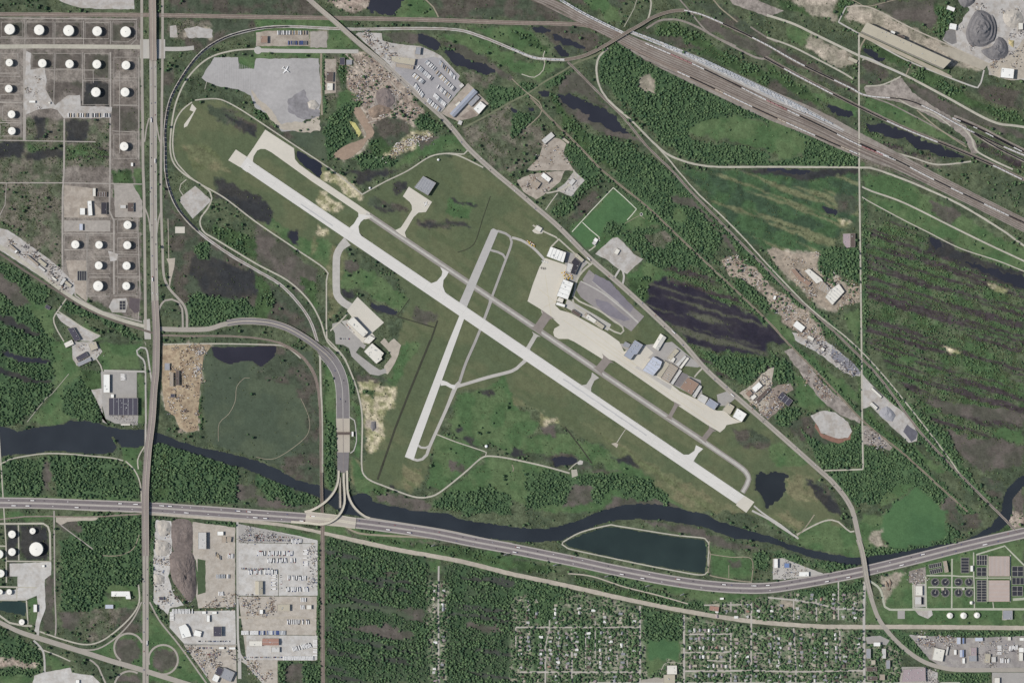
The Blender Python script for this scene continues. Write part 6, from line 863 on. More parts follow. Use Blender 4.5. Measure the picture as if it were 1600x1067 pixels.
# ================================================================ BRIDGES
def bridge(name, label, path, w, m, par_m, cat='bridge', lanes=None, pierstep=32, lane_m=None, rails=False):
    """path: (px, py, height m)"""
    path = [(a[0], a[1], a[2]) for a in path]; p3 = smooth(path, step=5); 
    Lf, Rt = [], []
    for i, q in enumerate(p3):
        a = p3[max(i-1,0)]; b = p3[min(i+1,len(p3)-1)]; dx, dy = b[0]-a[0], b[1]-a[1]; l = math.hypot(dx, dy) or 1; Lf.append((q[0]+dy/l*w/2, q[1]-dx/l*w/2)); Rt.append((q[0]-dy/l*w/2, q[1]+dx/l*w/2))
    for i in range(len(p3)-1): fill(hard, [Lf[i], Lf[i+1], Rt[i+1], Rt[i]], True)
    ox, oy, _ = W(p3[len(p3)//2][:2]); t = thing(name, label, cat, (ox, oy, 0)); zz = [max(1.0, q[2]) for q in p3]; n = len(p3)
    def wl(q, z): x, y, _ = W(q); return (x-ox, y-oy, z)
    v = []; f = []
    for i in range(n): v += [wl(Lf[i], zz[i]), wl(Rt[i], zz[i]), wl(Rt[i], max(.12, zz[i]-1.6)), wl(Lf[i], max(.12, zz[i]-1.6))]
    for i in range(n-1):
        for j in range(4): f.append((4*i+j, 4*i+(j+1) % 4, 4*i+4+(j+1) % 4, 4*i+4+j))
    f += [(0,1,2,3), (4*n-1,4*n-2,4*n-3,4*n-4)]
    me = bpy.data.meshes.new('deck'); me.from_pydata(v, [], f); me.materials.append(m); me.update(); dk = ob('deck', me, t)
    def wallstrip(nm, side, h, th, mm, off, base=0.02, par=t):
        vv, ff = [], []
        for i in range(n):
            a, b = Lf[i], Rt[i]; u = off/w; c = (a[0]*(1-u)+b[0]*u, a[1]*(1-u)+b[1]*u); u2 = (off+th)/w; d = (a[0]*(1-u2)+b[0]*u2, a[1]*(1-u2)+b[1]*u2)
            vv += [wl(c, zz[i]+base), wl(c, zz[i]+h), wl(d, zz[i]+h), wl(d, zz[i]+base)]
        for i in range(n-1):
            for j in range(3): ff.append((4*i+j, 4*i+j+1, 4*i+5+j, 4*i+4+j))
        mm_ = bpy.data.meshes.new(nm); mm_.from_pydata(vv, [], ff); mm_.materials.append(mm); mm_.update(); ob(nm, mm_, par)
    wallstrip('parapet', 0, 1.1, .25, par_m, 0.02); wallstrip('parapet', 0, 1.1, .25, par_m, w-.27)
    if lanes: 
        for o, ww in lanes: wallstrip('carriageway', 0, .06, ww, lane_m, o, .03, dk)
    if w > 7: wallstrip('median_barrier', 0, .9, .4, par_m, w/2-.2)
    if rails:
        for o in (w*.3, w*.7): wallstrip('rail', 0, .3, .25, steel, o)
    d = 0; last = 0
    for i in range(1, n):
        d += math.dist(p3[i-1][:2], p3[i][:2])*S
        if zz[i] < 3.2:
            a = wl(Lf[i-1], 0); b = wl(Rt[i-1], 0); c = wl(Rt[i], 0); e = wl(Lf[i], 0)
            MB().prism([(q[0], q[1]) for q in (a, b, c, e)], 0, max(.1, zz[i]-1.5), mat('fill_slope', (104,110,84), .1, .1)).obj('embankment', t)
        elif d-last > pierstep:
            last = d; x, y, _ = W(p3[i][:2]); hd = math.atan2(-(p3[i][1]-p3[i-1][1]), p3[i][0]-p3[i-1][0]); MB().box(x-ox, y-oy, 0, zz[i]-1.6, 2, w*S*.8, hd, par_m).obj('pier', t)
    return t
bpale = mat('new_bridge_concrete', (200,194,178), .05, .06, .9, .05, .01); hwl = mat('bridge_lane_asphalt', (150,140,134), .07, .06, .95, .08, .01, streak=(90, 4)); redl = mat('bridge_lane_red', (158,146,136), .07, .06, .95, .1, .01)
bridge('highway_overpass', 'north highway overpass with pinkish lanes crossing the east-west railway at the top edge', [(238.5,-60,9),(238.5,0,9),(239,30,9.5),(239,60,9.5),(239.5,85,8),(239.5,95,7)], 11.2, brid, bpale, lanes=((.6,4.4),(6.2,4.4)), lane_m=redl)
bridge('highway_viaduct', 'long highway viaduct curving south over the western river reach and the toll road', [(242,470,.8),(243.4,495,4),(244.6,515,8),(244.8,534,9),(243.8,580,9),(241,608,9.5),(238.4,650,10),(235.5,676,10),(232.3,700,10),(229.5,735,10),(227.8,765,10),(227.5,800,9.5),(227.5,830,7),(227.5,850,3),(227.5,868,.8)], 11, brid, bpale, lanes=((.6,4.3),(6.1,4.3)), lane_m=hwl)
bridge('arterial_bridge', 'elevated arterial road curving between the woods toward the toll road', [(355,505,.8),(375,502,3),(400,502,6),(425,505,7),(450,513,7),(475,527,7),(492,539,6),(510,554,3),(518,563,.8)], 10.5, brid, bpale, lanes=((.6,4),(6,4)), lane_m=dark)
bridge('ramp_bridge', 'westernmost curved ramp bridge sweeping down over the river to the toll road', [(529,735,2),(528,752,5),(521.8,768,7),(509.4,782.6,7),(496,792,6),(485,797.3,2.5),(476,799.5,.8)], 3.8, bpale, bpale)
bridge('ramp_bridge', 'middle S-curved ramp bridge crossing over the toll road', [(536.8,738,1),(537,752,5),(538.3,770,9),(538.2,786,10),(533.5,799,11),(525,809,11.5),(512,816.5,11),(499,818.5,9),(485,817,5),(470,816,2),(455,815,.8)], 3.8, bpale, bpale)
bridge('ramp_bridge', 'easternmost curved ramp bridge ending at the south bank of the river', [(542,735,1),(542.3,752,4),(543.5,770,7),(549.5,786,7),(559,798,6),(571,807,2.5),(578,809.5,.8)], 3.8, bpale, bpale)
bridge('unfinished_bridge', 'short straight bridge stub ending abruptly over the river', [(531.2,745,1),(531.4,767,6),(531.6,780,6.5),(531.6,793,6.5)], 3.4, bpale, bpale, lanes=((.5,2.4),), lane_m=sandm)
bridge('railway_bridge', 'narrow railway bridge over the river between two ramp bridges and the wood', [(502,738,2),(502.3,755,4),(502.7,775,4),(503.4,800,4)], 4.5, mat('rail_bridge_steel', (120,108,98), .1, .1), bpale, rails=True)
bridge('toll_road_bridge', 'pale concrete bridge of the toll road over the north-south railway', [(478,807,2),(487,808,3.2),(505,810,3.6),(530,813,3.6),(548,816,3),(556,817,2)], 17.5, bpale, bpale, lanes=((1.6,5),(10.9,5)), lane_m=mat('bridge_lane_pale', (186,178,166), .06, .1))
bridge('road_overpass', 'diagonal road overpass crossing the railway loop at the top', [(490,6,.8),(500,15,3),(520,32,7),(540,50,8),(558,66,7),(575,80,5),(590,92,2.5),(602,102,.8)], 7.6, road, bpale)
bridge('river_bridge', 'airport road bridge over the river near the toll road', [(1341,842,.8),(1346,858,4),(1350,880,7.5),(1352.5,898,8),(1356,915,5),(1361,932,.9)], 7.6, road, bpale)
bridge('railway_flyover', 'curved railway flyover crossing above the broad rail yard', [(882,94,1.5),(905,90,3),(925,82.5,5),(945,72,7),(962,62,8),(980,51,8),(1000,40,8),(1018,29,7),(1037,21.5,5),(1055,17.5,3),(1070,17,1.5)], 5, mat('flyover_deck', (128,118,108), .15, .1), bpale, rails=True); strip('access_road', pts('1010,45 1030,33 1045,31 1062,32 1090,43 1130,65 1180,90 1195,92'), 3.2, bal, .36)
bridge('river_bridge', 'small old road bridge beside the highway viaduct over the west river', [(227.5,662,1),(227.5,672,2.5),(227.3,685,2.8),(227,698,2.5),(226,706,1)], 3, oldc, bpale)
# toll canopy
t = thing('toll_canopy', 'dark toll plaza canopy spanning the pale concrete lanes', 'canopy', W((538,676.8), .3)); MB().box(0, 0, 6, 7, 22*S, 4.2*S, 0, roofm('darkbrown'), bottom=True).obj('roof', t)
for i in range(9): MB().box((-20+i*5), 0, 0, 6, .8, 3, 0, bpale).obj('post', t)
for i in range(8): MB().box((-18+i*5), 0, 0, 2.8, 1.6, 3.4, 0, ventm).obj('toll_booth', t)
# ================================================================ HEAPS
def heap(poly, h, m, label, name='heap', cat='spoil heap', terr=0):
    poly = smooth(poly, True, 6); fill(hard, poly, True); cx = sum(p[0] for p in poly)/len(poly); cy = sum(p[1] for p in poly)/len(poly); ox, oy, _ = W((cx, cy)); n = len(poly); K_ = 9
    v = []; f = []; hs = fbm(np.array([p[0] for p in poly]), np.array([p[1] for p in poly]), 12, 77, 3)
    for k_ in range(K_):
        t_ = k_/K_
        for i, p in enumerate(poly):
            x, y, _ = W((p[0]+(cx-p[0])*t_, p[1]+(cy-p[1])*t_)); prof = min(1, t_*1.6)**.8
            if terr: prof = min(1, t_*1.25+.05*math.sin(i*.55)); prof = min(1, max(0, math.floor(prof*terr+.5)/terr*.86+prof*.14))
            nz_ = float(fbm(np.array([x/3.0+900]), np.array([y/3.0+900]), 6, 31, 3)[0])
            v.append((x-ox, y-oy, (h*prof*((.3+1.4*nz_) if not terr else (.75+.5*nz_)) if k_ else -.3)))
    c = len(v); v.append((0, 0, h*.9))
    for k_ in range(K_-1):
        for i in range(n): j = (i+1) % n; f.append((k_*n+i, k_*n+j, (k_+1)*n+j, (k_+1)*n+i))
    for i in range(n): f.append(((K_-1)*n+i, (K_-1)*n+(i+1) % n, c))
    me = bpy.data.meshes.new(name); me.from_pydata(v, [], f); me.materials.append(m); me.update(); return tag(ob(name, me, None, (ox, oy, .3)), label, cat)
coal = mat('coal_heap', (122,112,107), .25, .15, 1, .2, .02); stone = mat('crushed_stone', (122,120,121), .18, .15, 1, .15, .02); pale = mat('pale_aggregate', (186,180,170), .14, .12, 1, .1, .02); brn = mat('brown_spoil', (140,124,110), .22, .12, 1, .2, .02)
heap(T(0,3,'1075,60 1195,62 1200,240 1150,250 1085,240'), 5, coal, 'long grey-brown slag bank at the top of the heap yard beside the highway'); heap(T(0,3,'1070,250 1200,250 1225,400 1222,520 1180,560 1130,500 1080,430 1060,330'), 11, coal, 'large dark coal heap in the middle of the heap yard')
for i, g in enumerate(('985,60 1060,60 1065,130 1000,150', '975,170 1060,190 1060,260 980,270', '965,380 1030,400 1030,440 965,450')): heap(T(0,3,g), 6, pale, f'{("upper","middle","lower")[i]} of three pale aggregate heaps at the highway edge of the heap yard')
heap(T(3,0,'1235,210 1270,110 1325,52 1400,90 1432,165 1415,260 1345,305 1265,285'), 26, stone, 'big terraced grey stone heap with a spiral haul road', terr=4); heap(T(3,0,'1330,320 1400,290 1440,230 1490,260 1505,330 1470,370 1400,380'), 12, stone, 'curved grey stone heap below the terraced one'); heap(T(3,0,'1200,-60 1300,-60 1290,20 1230,50 1190,10'), 12, stone, 'grey stone heap at the top edge of the quarry'); heap(T(3,0,'1470,80 1560,60 1600,130 1540,180 1480,150'), 9, pale, 'pale stone heap near the right edge of the quarry')
heap(T(3,0,'1500,250 1540,255 1535,300 1505,285'), 4, mat('ochre_sand', (190,176,132), .15, .12), 'small yellow sand heap right of the curved stone heap'); heap(T(1,0,'750,580 800,550 850,570 870,640 820,680 760,650'), 9, mat('grey_spoil', (128,118,114), .2, .12, 1, .2, .02), 'grey-brown spoil mound in the scrap field'); heap(T(1,0,'700,690 790,650 850,690 800,720 730,740'), 7, brn, 'rusty brown spoil mound below the grey one in the scrap field')
heap(T(1,0,'320,640 370,625 400,660 370,690 330,680'), 5, pale, 'white rubble heap at the edge of the abandoned parking lot'); heap(T(3,2,'690,440 740,400 800,460 780,500 720,480'), 7, mat('blue_stone', (158,158,162), .12, .15, 1, .1, .02), 'pale blue stone heap on the narrow stone yard'); heap(T(1,2,'720,500 750,495 752,540 730,560 715,530'), 3, stone, 'small grey mound in the sandy patch beside the perimeter road')
for i, g in enumerate(('735,425 750,440 755,470 735,460', '760,410 778,440 765,470 755,440', '770,470 760,490 740,480')): heap(T(3,3,g), 4, brn, f'{("left","right","lower")[i]} of three brown soil heaps on the works ground', )
# ================================================================ SCATTERED SCRAP (nobody could count it)
SCC = [mat('scrap_rust', (128,106,94), .3, .3), mat('scrap_pale', (206,202,196), .1, .3), mat('scrap_grey', (120,118,120), .2, .3), mat('scrap_dark', (64,60,62), .2, .3), mat('scrap_tan', (176,158,134), .2, .3), mat('scrap_blue', (108,120,146), .1, .3), mat('scrap_green', (92,104,84), .1, .3)]
def inpoly(poly, n):
    x0, x1 = min(p[0] for p in poly), max(p[0] for p in poly); y0, y1 = min(p[1] for p in poly), max(p[1] for p in poly); out = []
    while len(out) < n:
        x, y = R.uniform(x0, x1), R.uniform(y0, y1); s = False
        for i in range(len(poly)):
            ax, ay = poly[i]; bx, by = poly[(i+1) % len(poly)]
            if ((ay > y) != (by > y)) and x < (bx-ax)*(y-ay)/(by-ay)+ax: s = not s
        if s: out.append((x, y))
    return out
def debris(poly, n, label, name='scrap_piles', smin=1.2, smax=4.2, w=(4,4,4,3,4,1,1), h=2.5):
    b = MB(); cl_ = inpoly(poly, max(4, n//14))
    for _ in range(n):
        x, y = R.choice(cl_); x += R.gauss(0, 3.2); y += R.gauss(0, 3.2)
        X, Y, _ = W((x, y)); m = R.choices(SCC, w)[0]; s = R.uniform(smin, smax); a = R.uniform(0, 3.14); hh = R.uniform(.5, h)
        b.prism([(X+math.cos(a+q*1.2566)*s*R.uniform(.5, 1), Y+math.sin(a+q*1.2566)*s*.7*R.uniform(.5, 1)) for q in range(5)], .35, .95+hh, m)
    o = b.obj(name); tag(o, label, None, None, 'stuff')
debris(T(1,0,'560,400 700,345 880,480 1020,660 1000,720 860,740 700,750 650,640 570,560'), 650, 'rusty and pale scrap strewn over the brown scrap field', w=(6,4,4,4,4,1,1)); debris(T(1,0,'920,880 1100,830 1090,870 900,960 770,1000'), 420, 'pale concrete rubble along the ditch below the scrap field', w=(1,6,2,1,4,0,0)); debris(T(1,0,'640,205 750,205 850,290 880,370 820,380 700,280'), 260, 'parked vehicles and pallets cluttering the north corner of the truck yard', 'yard_clutter')
debris(pts('256,542 326,540 314,600 308,668 292,670 262,640'), 620, 'timber, machines and spoil cluttering the yellow construction yard', 'site_clutter', w=(4,3,3,4,5,0,0)); debris(pts('300,548 330,542 318,556 312,600 300,600'), 160, 'pale rubble along the edge of the construction yard', 'rubble', w=(0,6,2,1,2,1,0))
debris(T(0,3,'975,60 1065,60 1070,200 1050,400 1080,500 1060,590 965,560'), 380, 'blocks and pallets scattered over the heap yard', 'yard_clutter', w=(1,6,3,2,3,1,0)); debris(T(0,3,'1160,840 1470,860 1470,960 1330,980 1280,1060'), 360, 'machines and stacked goods in the southernmost yard', 'yard_clutter', w=(2,4,3,4,3,1,1)); debris(T(0,3,'1240,560 1470,510 1470,590 1240,600'), 150, 'stacked goods in the dark corner below the tan yard', 'yard_clutter'); debris(T(0,3,'1080,520 1200,520 1180,590 1100,580'), 90, 'dark scrap at the foot of the coal heap', w=(2,1,3,6,1,0,0))
debris(T(1,3,'-115,95 270,160 260,185 -110,185'), 330, 'cars and parts crowding the north lot below the tan road', 'yard_clutter', 1, 3.4, (1,5,4,4,1,2,0)); debris(T(1,3,'-90,535 140,530 120,640 -90,640'), 260, 'mixed scrap and vehicles in the cluttered lot beside the industrial road', 'yard_clutter', w=(3,5,4,3,3,1,0)); debris(T(1,3,'-90,930 130,930 130,960 60,1060 40,1060'), 140, 'parked vehicles in the bottom yard beside the wood', 'yard_clutter'); debris(T(1,3,'330,240 372,200 372,460 340,440'), 200, 'pale containers and pallets along the railway fence', 'yard_clutter', w=(0,7,4,1,1,1,0))
debris(T(3,1,'20,500 130,510 320,510 300,600 400,640 480,700 570,720 560,800 440,860 320,850 200,720'), 520, 'brick and concrete rubble around the ruined works', 'rubble', w=(4,6,2,2,6,0,0)); debris(T(3,1,'0,740 150,830 320,970 360,1060 220,1040 40,870'), 520, 'scrap heaps and vehicles along the scrap lane', w=(5,6,3,3,5,1,0)); debris(T(2,1,'1310,565 1400,535 1600,700 1590,760 1450,690'), 320, 'scrap heaps at the upper end of the scrap lane', w=(5,6,3,3,5,1,0))
debris(T(3,2,'200,-20 330,-20 420,40 560,180 520,200 300,50'), 420, 'machines and stone blocks in the grey stone yard', 'yard_clutter', w=(1,5,6,6,1,2,0)); debris(T(3,2,'595,530 700,600 760,670 600,640'), 150, 'machines in the yard beside the cross road', 'yard_clutter', w=(1,5,4,6,1,1,0)); debris(T(3,2,'130,80 250,130 420,340 380,390 220,230'), 260, 'rusty spoil along the brown haul yard', w=(6,2,3,3,4,0,0)); debris(T(3,2,'-30,340 100,280 150,300 60,430 -40,480'), 280, 'scrap piles around the dark-roofed shed', w=(5,5,3,3,5,1,0)); debris(T(2,2,'1440,310 1620,160 1620,440 1500,390'), 280, 'scrap and vehicles in the sandy scrap yard', w=(3,6,3,4,5,1,0))
debris(T(0,1,'0,390 110,420 370,610 440,690 400,740 200,600 20,470'), 330, 'pipes and plant parts in the rail plant yard', 'yard_clutter', w=(2,3,4,6,2,0,0)); debris(Z(1400,950,8,'200,340 740,360 740,470 440,500 250,430'), 300, 'scrap vehicles in the brown corner of the south-east industrial yard', w=(4,5,3,3,2,1,0)); debris(Z(1400,950,8,'370,760 500,780 520,930 380,920'), 240, 'white rubble beside the mauve-roofed store', 'rubble', 1, 2.6, (0,7,2,4,0,0,0)); debris(Z(1400,950,8,'900,360 1600,360 1600,720 1100,720'), 260, 'goods and vehicles in the south-east industrial yard', 'yard_clutter', 1, 3.6, (1,6,4,4,2,2,0))
debris(T(3,0,'1200,40 1460,20 1600,60 1600,460 1500,480 1400,400 1250,320 1180,250'), 420, 'plant, conveyors and stone blocks on the quarry floor', 'quarry_clutter', w=(1,6,6,4,2,0,0)); debris(T(2,1,'60,60 250,20 240,100 150,160'), 110, 'vehicles and goods in the depot yard', 'yard_clutter'); debris(T(2,0,'120,1040 200,900 260,880 330,960 380,1067'), 120, 'vehicles and building material in the upper depot yard', 'yard_clutter', 1, 4); debris(T(2,1,'290,130 340,90 400,20 440,60 370,150'), 60, 'pale crates along the curved gravel strip', 'yard_clutter', 1, 3, (0,7,3,2,1,1,0)); debris(T(3,3,'30,300 180,330 300,380 200,410 40,410'), 200, 'vehicles and materials in the toll road depot', 'yard_clutter', 1, 3, (2,5,4,4,1,2,0)); debris(T(3,3,'885,370 980,350 980,440 890,440'), 90, 'materials on the grey works yard', 'yard_clutter', w=(1,5,4,2,2,0,0))
debris(T(0,2,'660,440 860,460 855,515 700,505'), 130, 'parked cars packed south of the dark factory', 'yard_clutter', 1, 2.4, (1,6,4,4,1,2,0)); debris(T(0,0,'165,480 290,440 330,640 240,670 160,640'), 70, 'pipes and vans on the tank farm loading yard', 'yard_clutter', 1, 3); debris(T(0,2,'480,20 620,20 640,60 560,160 480,140'), 100, 'vehicles in the small western depot', 'yard_clutter', 1, 3)
# ================================================================ VEHICLES
VM = {c: mat('paint_'+c, v, .03, .3, .5, .03, .05, spec=.4) for c, v in dict(white=(242,241,238), silver=(186,190,194), grey=(122,124,128), black=(40,40,46), red=(158,66,60), blue=(64,84,140), tan=(196,178,150), dark=(66,62,64), yellow=(214,178,70), orange=(208,120,60)).items()}
tyre = mat('tyre_rubber', (34,34,36), .1, .5, .9)
def car_mesh(c):
    b = MB(); m = VM[c]; b.prism([(-2.3,-.85),(-2.1,-.95),(2.0,-.95),(2.35,-.7),(2.35,.7),(2.0,.95),(-2.1,.95),(-2.3,.85)], .35, .95, m); b.prism([(-1.7,-.8),(.9,-.8),(.9,.8),(-1.7,.8)], .95, 1.1, glass); b.prism([(-1.4,-.7),(.4,-.7),(.4,.7),(-1.4,.7)], 1.1, 1.45, glass, top=m)
    for x in (-1.45, 1.45):
        for y in (-.88, .88): b.box(x, y, 0, .62, .62, .22, 0, tyre)
    return b.mesh('car_'+c)
def trailer_mesh(c, L=14):
    b = MB(); m = VM[c]; b.box(0, 0, 1.2, 4.0, L, 2.6, 0, m); b.box(0, 0, .9, 1.2, L*.96, 1.2, 0, tyre); b.box(0, 0, 4.0, 4.06, .12, 2.6, 0, VM['grey'])
    for x in (-L*.38, -L*.30):
        for y in (-1.05, 1.05): b.box(x, y, 0, 1.0, 1.0, .4, 0, tyre)
    b.box(L*.3, 0, 0, 1.2, .3, 1.8, 0, tyre); return b.mesh('trailer_'+c)
def truck_mesh(c):
    b = MB(); b.box(-1.6, 0, 1.2, 4.0, 13, 2.6, 0, VM['white']); b.box(-1, 0, .8, 1.2, 13, 1.2, 0, tyre); b.box(6.6, 0, .8, 3.1, 2.4, 2.4, 0, VM[c]); b.box(8.2, 0, .8, 2.0, 1.0, 2.2, 0, VM[c]); b.box(7.0, 0, 3.1, 3.5, 1.4, 2.2, 0, VM[c])
    for x in (-6.6, -5.4, 4.0, 8.0):
        for y in (-1.05, 1.05): b.box(x, y, 0, 1.0, 1.0, .4, 0, tyre)
    return b.mesh('truck_'+c)
def hopper_mesh(c, load):
    b = MB(); m = VM[c]; b.prism([(-7,-1.55),(7,-1.55),(7,1.55),(-7,1.55)], 1.6, 4.3, m, cap=load is None)
    if load:
        b.box(0, 0, 3.9, 4.0, 13.6, 2.8, 0, load); b.box(-3.4, 0, 3.95, 4.5, 4.6, 2.0, 0, load); b.box(3.4, 0, 3.95, 4.6, 4.6, 2.0, 0, load)
    else: b.box(0, 0, 4.3, 4.5, 12.6, .9, 0, VM['grey'] if c == 'white' else VM['silver'])
    b.box(0, 0, .9, 1.6, 12, 1.6, 0, tyre)
    for x in (-5.4, 5.4): b.box(x, 0, 0, 1.0, 2.6, 2.0, 0, tyre)
    return b.mesh('rail_car_'+c)
MC = {c: car_mesh(c) for c in ('white','silver','grey','black','red','blue','tan')}; MT = {c: trailer_mesh(c) for c in ('white','silver','grey','tan','red','blue')}; MK = {c: truck_mesh(c) for c in ('white','red','blue','black','yellow')}
MH = {'black': hopper_mesh('black', mat('coal_load', (34,34,40), .2, .3)), 'white': hopper_mesh('white', None), 'silver': hopper_mesh('silver', None), 'tan': hopper_mesh('tan', None), 'rust': hopper_mesh('red', None)}
ground_z = .85
def put(kind, mesh, p, a, label, cat, group, z=ground_z): return tag(ob(kind, mesh, None, W(p, z), a), label, cat, group)
CNT = {'trailer': 0, 'car': 0, 'truck': 0}
def row(kind, a, b, step, head, where, cols, z=ground_z, gap=.12, jit=.12):
    L = math.dist(a, b); n = int(L/step); k = 0; sp = {'trailer': ('trailer', 'box trailer', MT), 'car': ('parked_car', 'car', MC), 'truck': ('semi_truck', 'articulated truck', MK)}[kind]
    for i in range(n):
        if R.random() < gap: continue
        k += 1; t = (i+.5)/n; c = R.choice(cols)
        if c not in sp[2]: c = 'white'
        cat = {'trailer': 'trailer', 'car': 'car', 'truck': 'truck'}[kind]
        if CNT[kind] >= 300: return
        CNT[kind] += 1
        put(sp[0], sp[2][c], (a[0]+(b[0]-a[0])*t+R.uniform(-jit,jit), a[1]+(b[1]-a[1])*t+R.uniform(-jit,jit)), math.radians(-head+R.uniform(-4,4))+(math.pi if R.random() < .5 else 0), f'{c} {sp[1]}, {ordn(k)} from the {"left" if abs(b[0]-a[0]) >= abs(b[1]-a[1]) else "top"} in {where}', cat, where, z)
def zz8(x0, y0, k_, s): return Z(x0, y0, k_, s)
W4 = ['white','white','white','silver','silver','grey','tan']
for s, hd, wh in (('820,400 925,490', -48, 'the short row beside the sandy yard of the truck terminal'), ('960,400 1145,585', -75, 'the outer row along the east fence of the truck terminal'), ('940,520 1140,720', -50, 'the long middle row of the truck terminal'), ('730,460 890,600', -50, 'the row below the freight dock'), ('670,540 800,640', -50, 'the sparse row left of the terminal centre'), ('950,680 1090,800', -60, 'the upper row of the south block of the truck terminal'), ('910,770 1040,890', -60, 'the middle row of the south block of the truck terminal'), ('840,830 985,950', -60, 'the lowest row of the truck terminal along the road'), ('690,650 790,790', -60, 'the row along the road fence of the truck terminal')):
    p = Z(550,40,7.114,s); row('trailer', p[0], p[1], 1.75, hd, wh, W4, gap=.1)
p = T(1,0,'130,207 320,207'); row('trailer', p[0], p[1], 2.3, 90, 'the upper row of the trailer lot', ['white','tan','silver','grey'], gap=.1); p = T(1,0,'200,270 320,270'); row('trailer', p[0], p[1], 2.0, 90, 'the lower row of the trailer lot', ['grey','grey','blue'], gap=.05)
p = Z(*kb,'720,760 1090,760'); row('trailer', p[0], p[1], 1.8, 90, 'the bright row along the southern fence', ['white'], gap=.03); p = Z(*kb,'210,450 420,450'); row('trailer', p[0], p[1], 1.6, 90, 'the white half of the container row', ['white'], gap=.05); p = Z(*kb,'430,450 750,450'); row('trailer', p[0], p[1], 1.6, 90, 'the bluish half of the container row', ['silver','silver','blue','white'], gap=.08); p = Z(*kb,'1110,530 1110,730'); row('trailer', p[0], p[1], 2.0, 0, 'the column beside the railway at the southern corner', ['white'], gap=.05)
p = Z(*kb,'930,50 1000,50'); row('trailer', p[0], p[1], 2.0, 90, 'the group above the square white shed', ['white'], gap=0); p = Z(*kb,'930,140 985,140'); row('trailer', p[0], p[1], 2.0, 90, 'the pair left of the square white shed', ['white'], gap=0)
p = T(0,0,'420,722 690,722'); row('trailer', p[0], p[1], 3.6, 90, 'the row on the south edge of the tank farm yard', ['white','white','tan','grey'], gap=.2)
for s, g in (('440,392 990,392', .35), ('600,492 990,490', .4), ('860,892 1170,890', .35), ('880,730 1140,735', .4)):
    p = Z(*ka, s); row('truck', p[0], p[1], 1.9, 90, 'the truck stop row at ' + {'440,392 990,392': 'the upper island', '600,492 990,490': 'the lower island', '860,892 1170,890': 'the bottom right corner', '880,730 1140,735': 'the middle of the eastern lot'}[s], ['white','white','red','blue','black'], gap=g)
p = Z(*ka,'1135,340 1135,570'); row('truck', p[0], p[1], 1.9, 0, 'the column near the railway in the truck stop', ['white','black','blue'], gap=.2); p = Z(*ka,'340,650 740,650'); row('truck', p[0], p[1], 2.0, 90, 'the hedge row north of the tan warehouse', ['black','blue','white','red'], gap=.15); p = Z(*kb,'830,650 1060,600'); row('truck', p[0], p[1], 2.0, 70, 'the slanting row right of the grey warehouse', ['white','black','white'], gap=.2); p = Z(*kb,'740,320 1040,320'); row('truck', p[0], p[1], 2.8, 90, 'the broken row south of the tan warehouse', ['white','blue','black'], gap=.3)
for s, wh, hd in (('1410,500 1520,480', 'the upper row right of the white trailers', 90), ('1300,650 1430,650', 'the lower trailer group', 90)):
    p = Z(1400,950,8,s); row('truck', p[0], p[1], 1.8, hd, wh+' in the south-east yard', ['white','black'], gap=.15)
p = Z(1400,950,8,'1290,460 1290,575'); row('trailer', p[0], p[1], 2.0, 0, 'the white column in the south-east yard', ['white'], gap=.05)
CC = ['white','silver','grey','black','red','blue','tan','white','black']
for s, zz_, wh in (((230,930,7.787),'620,555 1010,555','the row above the yard road in the pale southern yard'), ((230,930,7.787),'480,635 800,635','the row below the yard road'), ((230,930,7.787),'730,715 890,715','the dark row in the southern yard'), ((230,930,7.787),'620,790 740,1000','the slanting row by the slip road'), (kb,'230,750 710,750','the long mixed row on the southern fence'), (kb,'390,920 490,1030','the curved line in the bottom yard'), ((510,460,7.623),'150,525 290,530','the car park of the cream compound'), ((510,460,7.623),'230,350 350,480','the line along the cream hangar'), ((400,267,4),'2105,150 2105,150','x')):
    if wh == 'x': continue
    p = Z(*s, zz_); row('car', p[0], p[1], 1.35, 90, wh, CC, gap=.2)
p = T(0,2,'700,215 700,300'); 
for s, wh in (('770,200 770,240','the small column in the riverside car park'),('700,330 700,331','x')):
    if wh != 'x': p = T(0,2,s); row('truck', p[0], p[1], 1.8, 0, wh, ['white'], gap=0)
for s, wh, kd in (('240,205 960,215', 'the line along the top fence of the truck stop', 'car'), ('240,600 700,608', 'the line along the hedge in the truck stop', 'car'), ('690,690 690,900', 'the column left of the fence in the truck stop', 'truck'), ('790,690 800,880', 'the column right of the fence in the truck stop', 'car'), ('300,965 410,965', 'the short line below the twin-bay warehouse', 'car'), ('560,160 900,170', 'the middle line of the north lot', 'car'), ('320,140 560,150', 'the upper line of the north lot', 'car'), ('930,225 1080,225', 'the right end of the north lot', 'truck')):
    p = Z(*ka, s); row(kd, p[0], p[1], 1.5 if kd == 'car' else 2.0, 90 if abs(p[1][0]-p[0][0]) > abs(p[1][1]-p[0][1]) else 0, wh, CC if kd == 'car' else ['white','black','blue'], gap=.3)
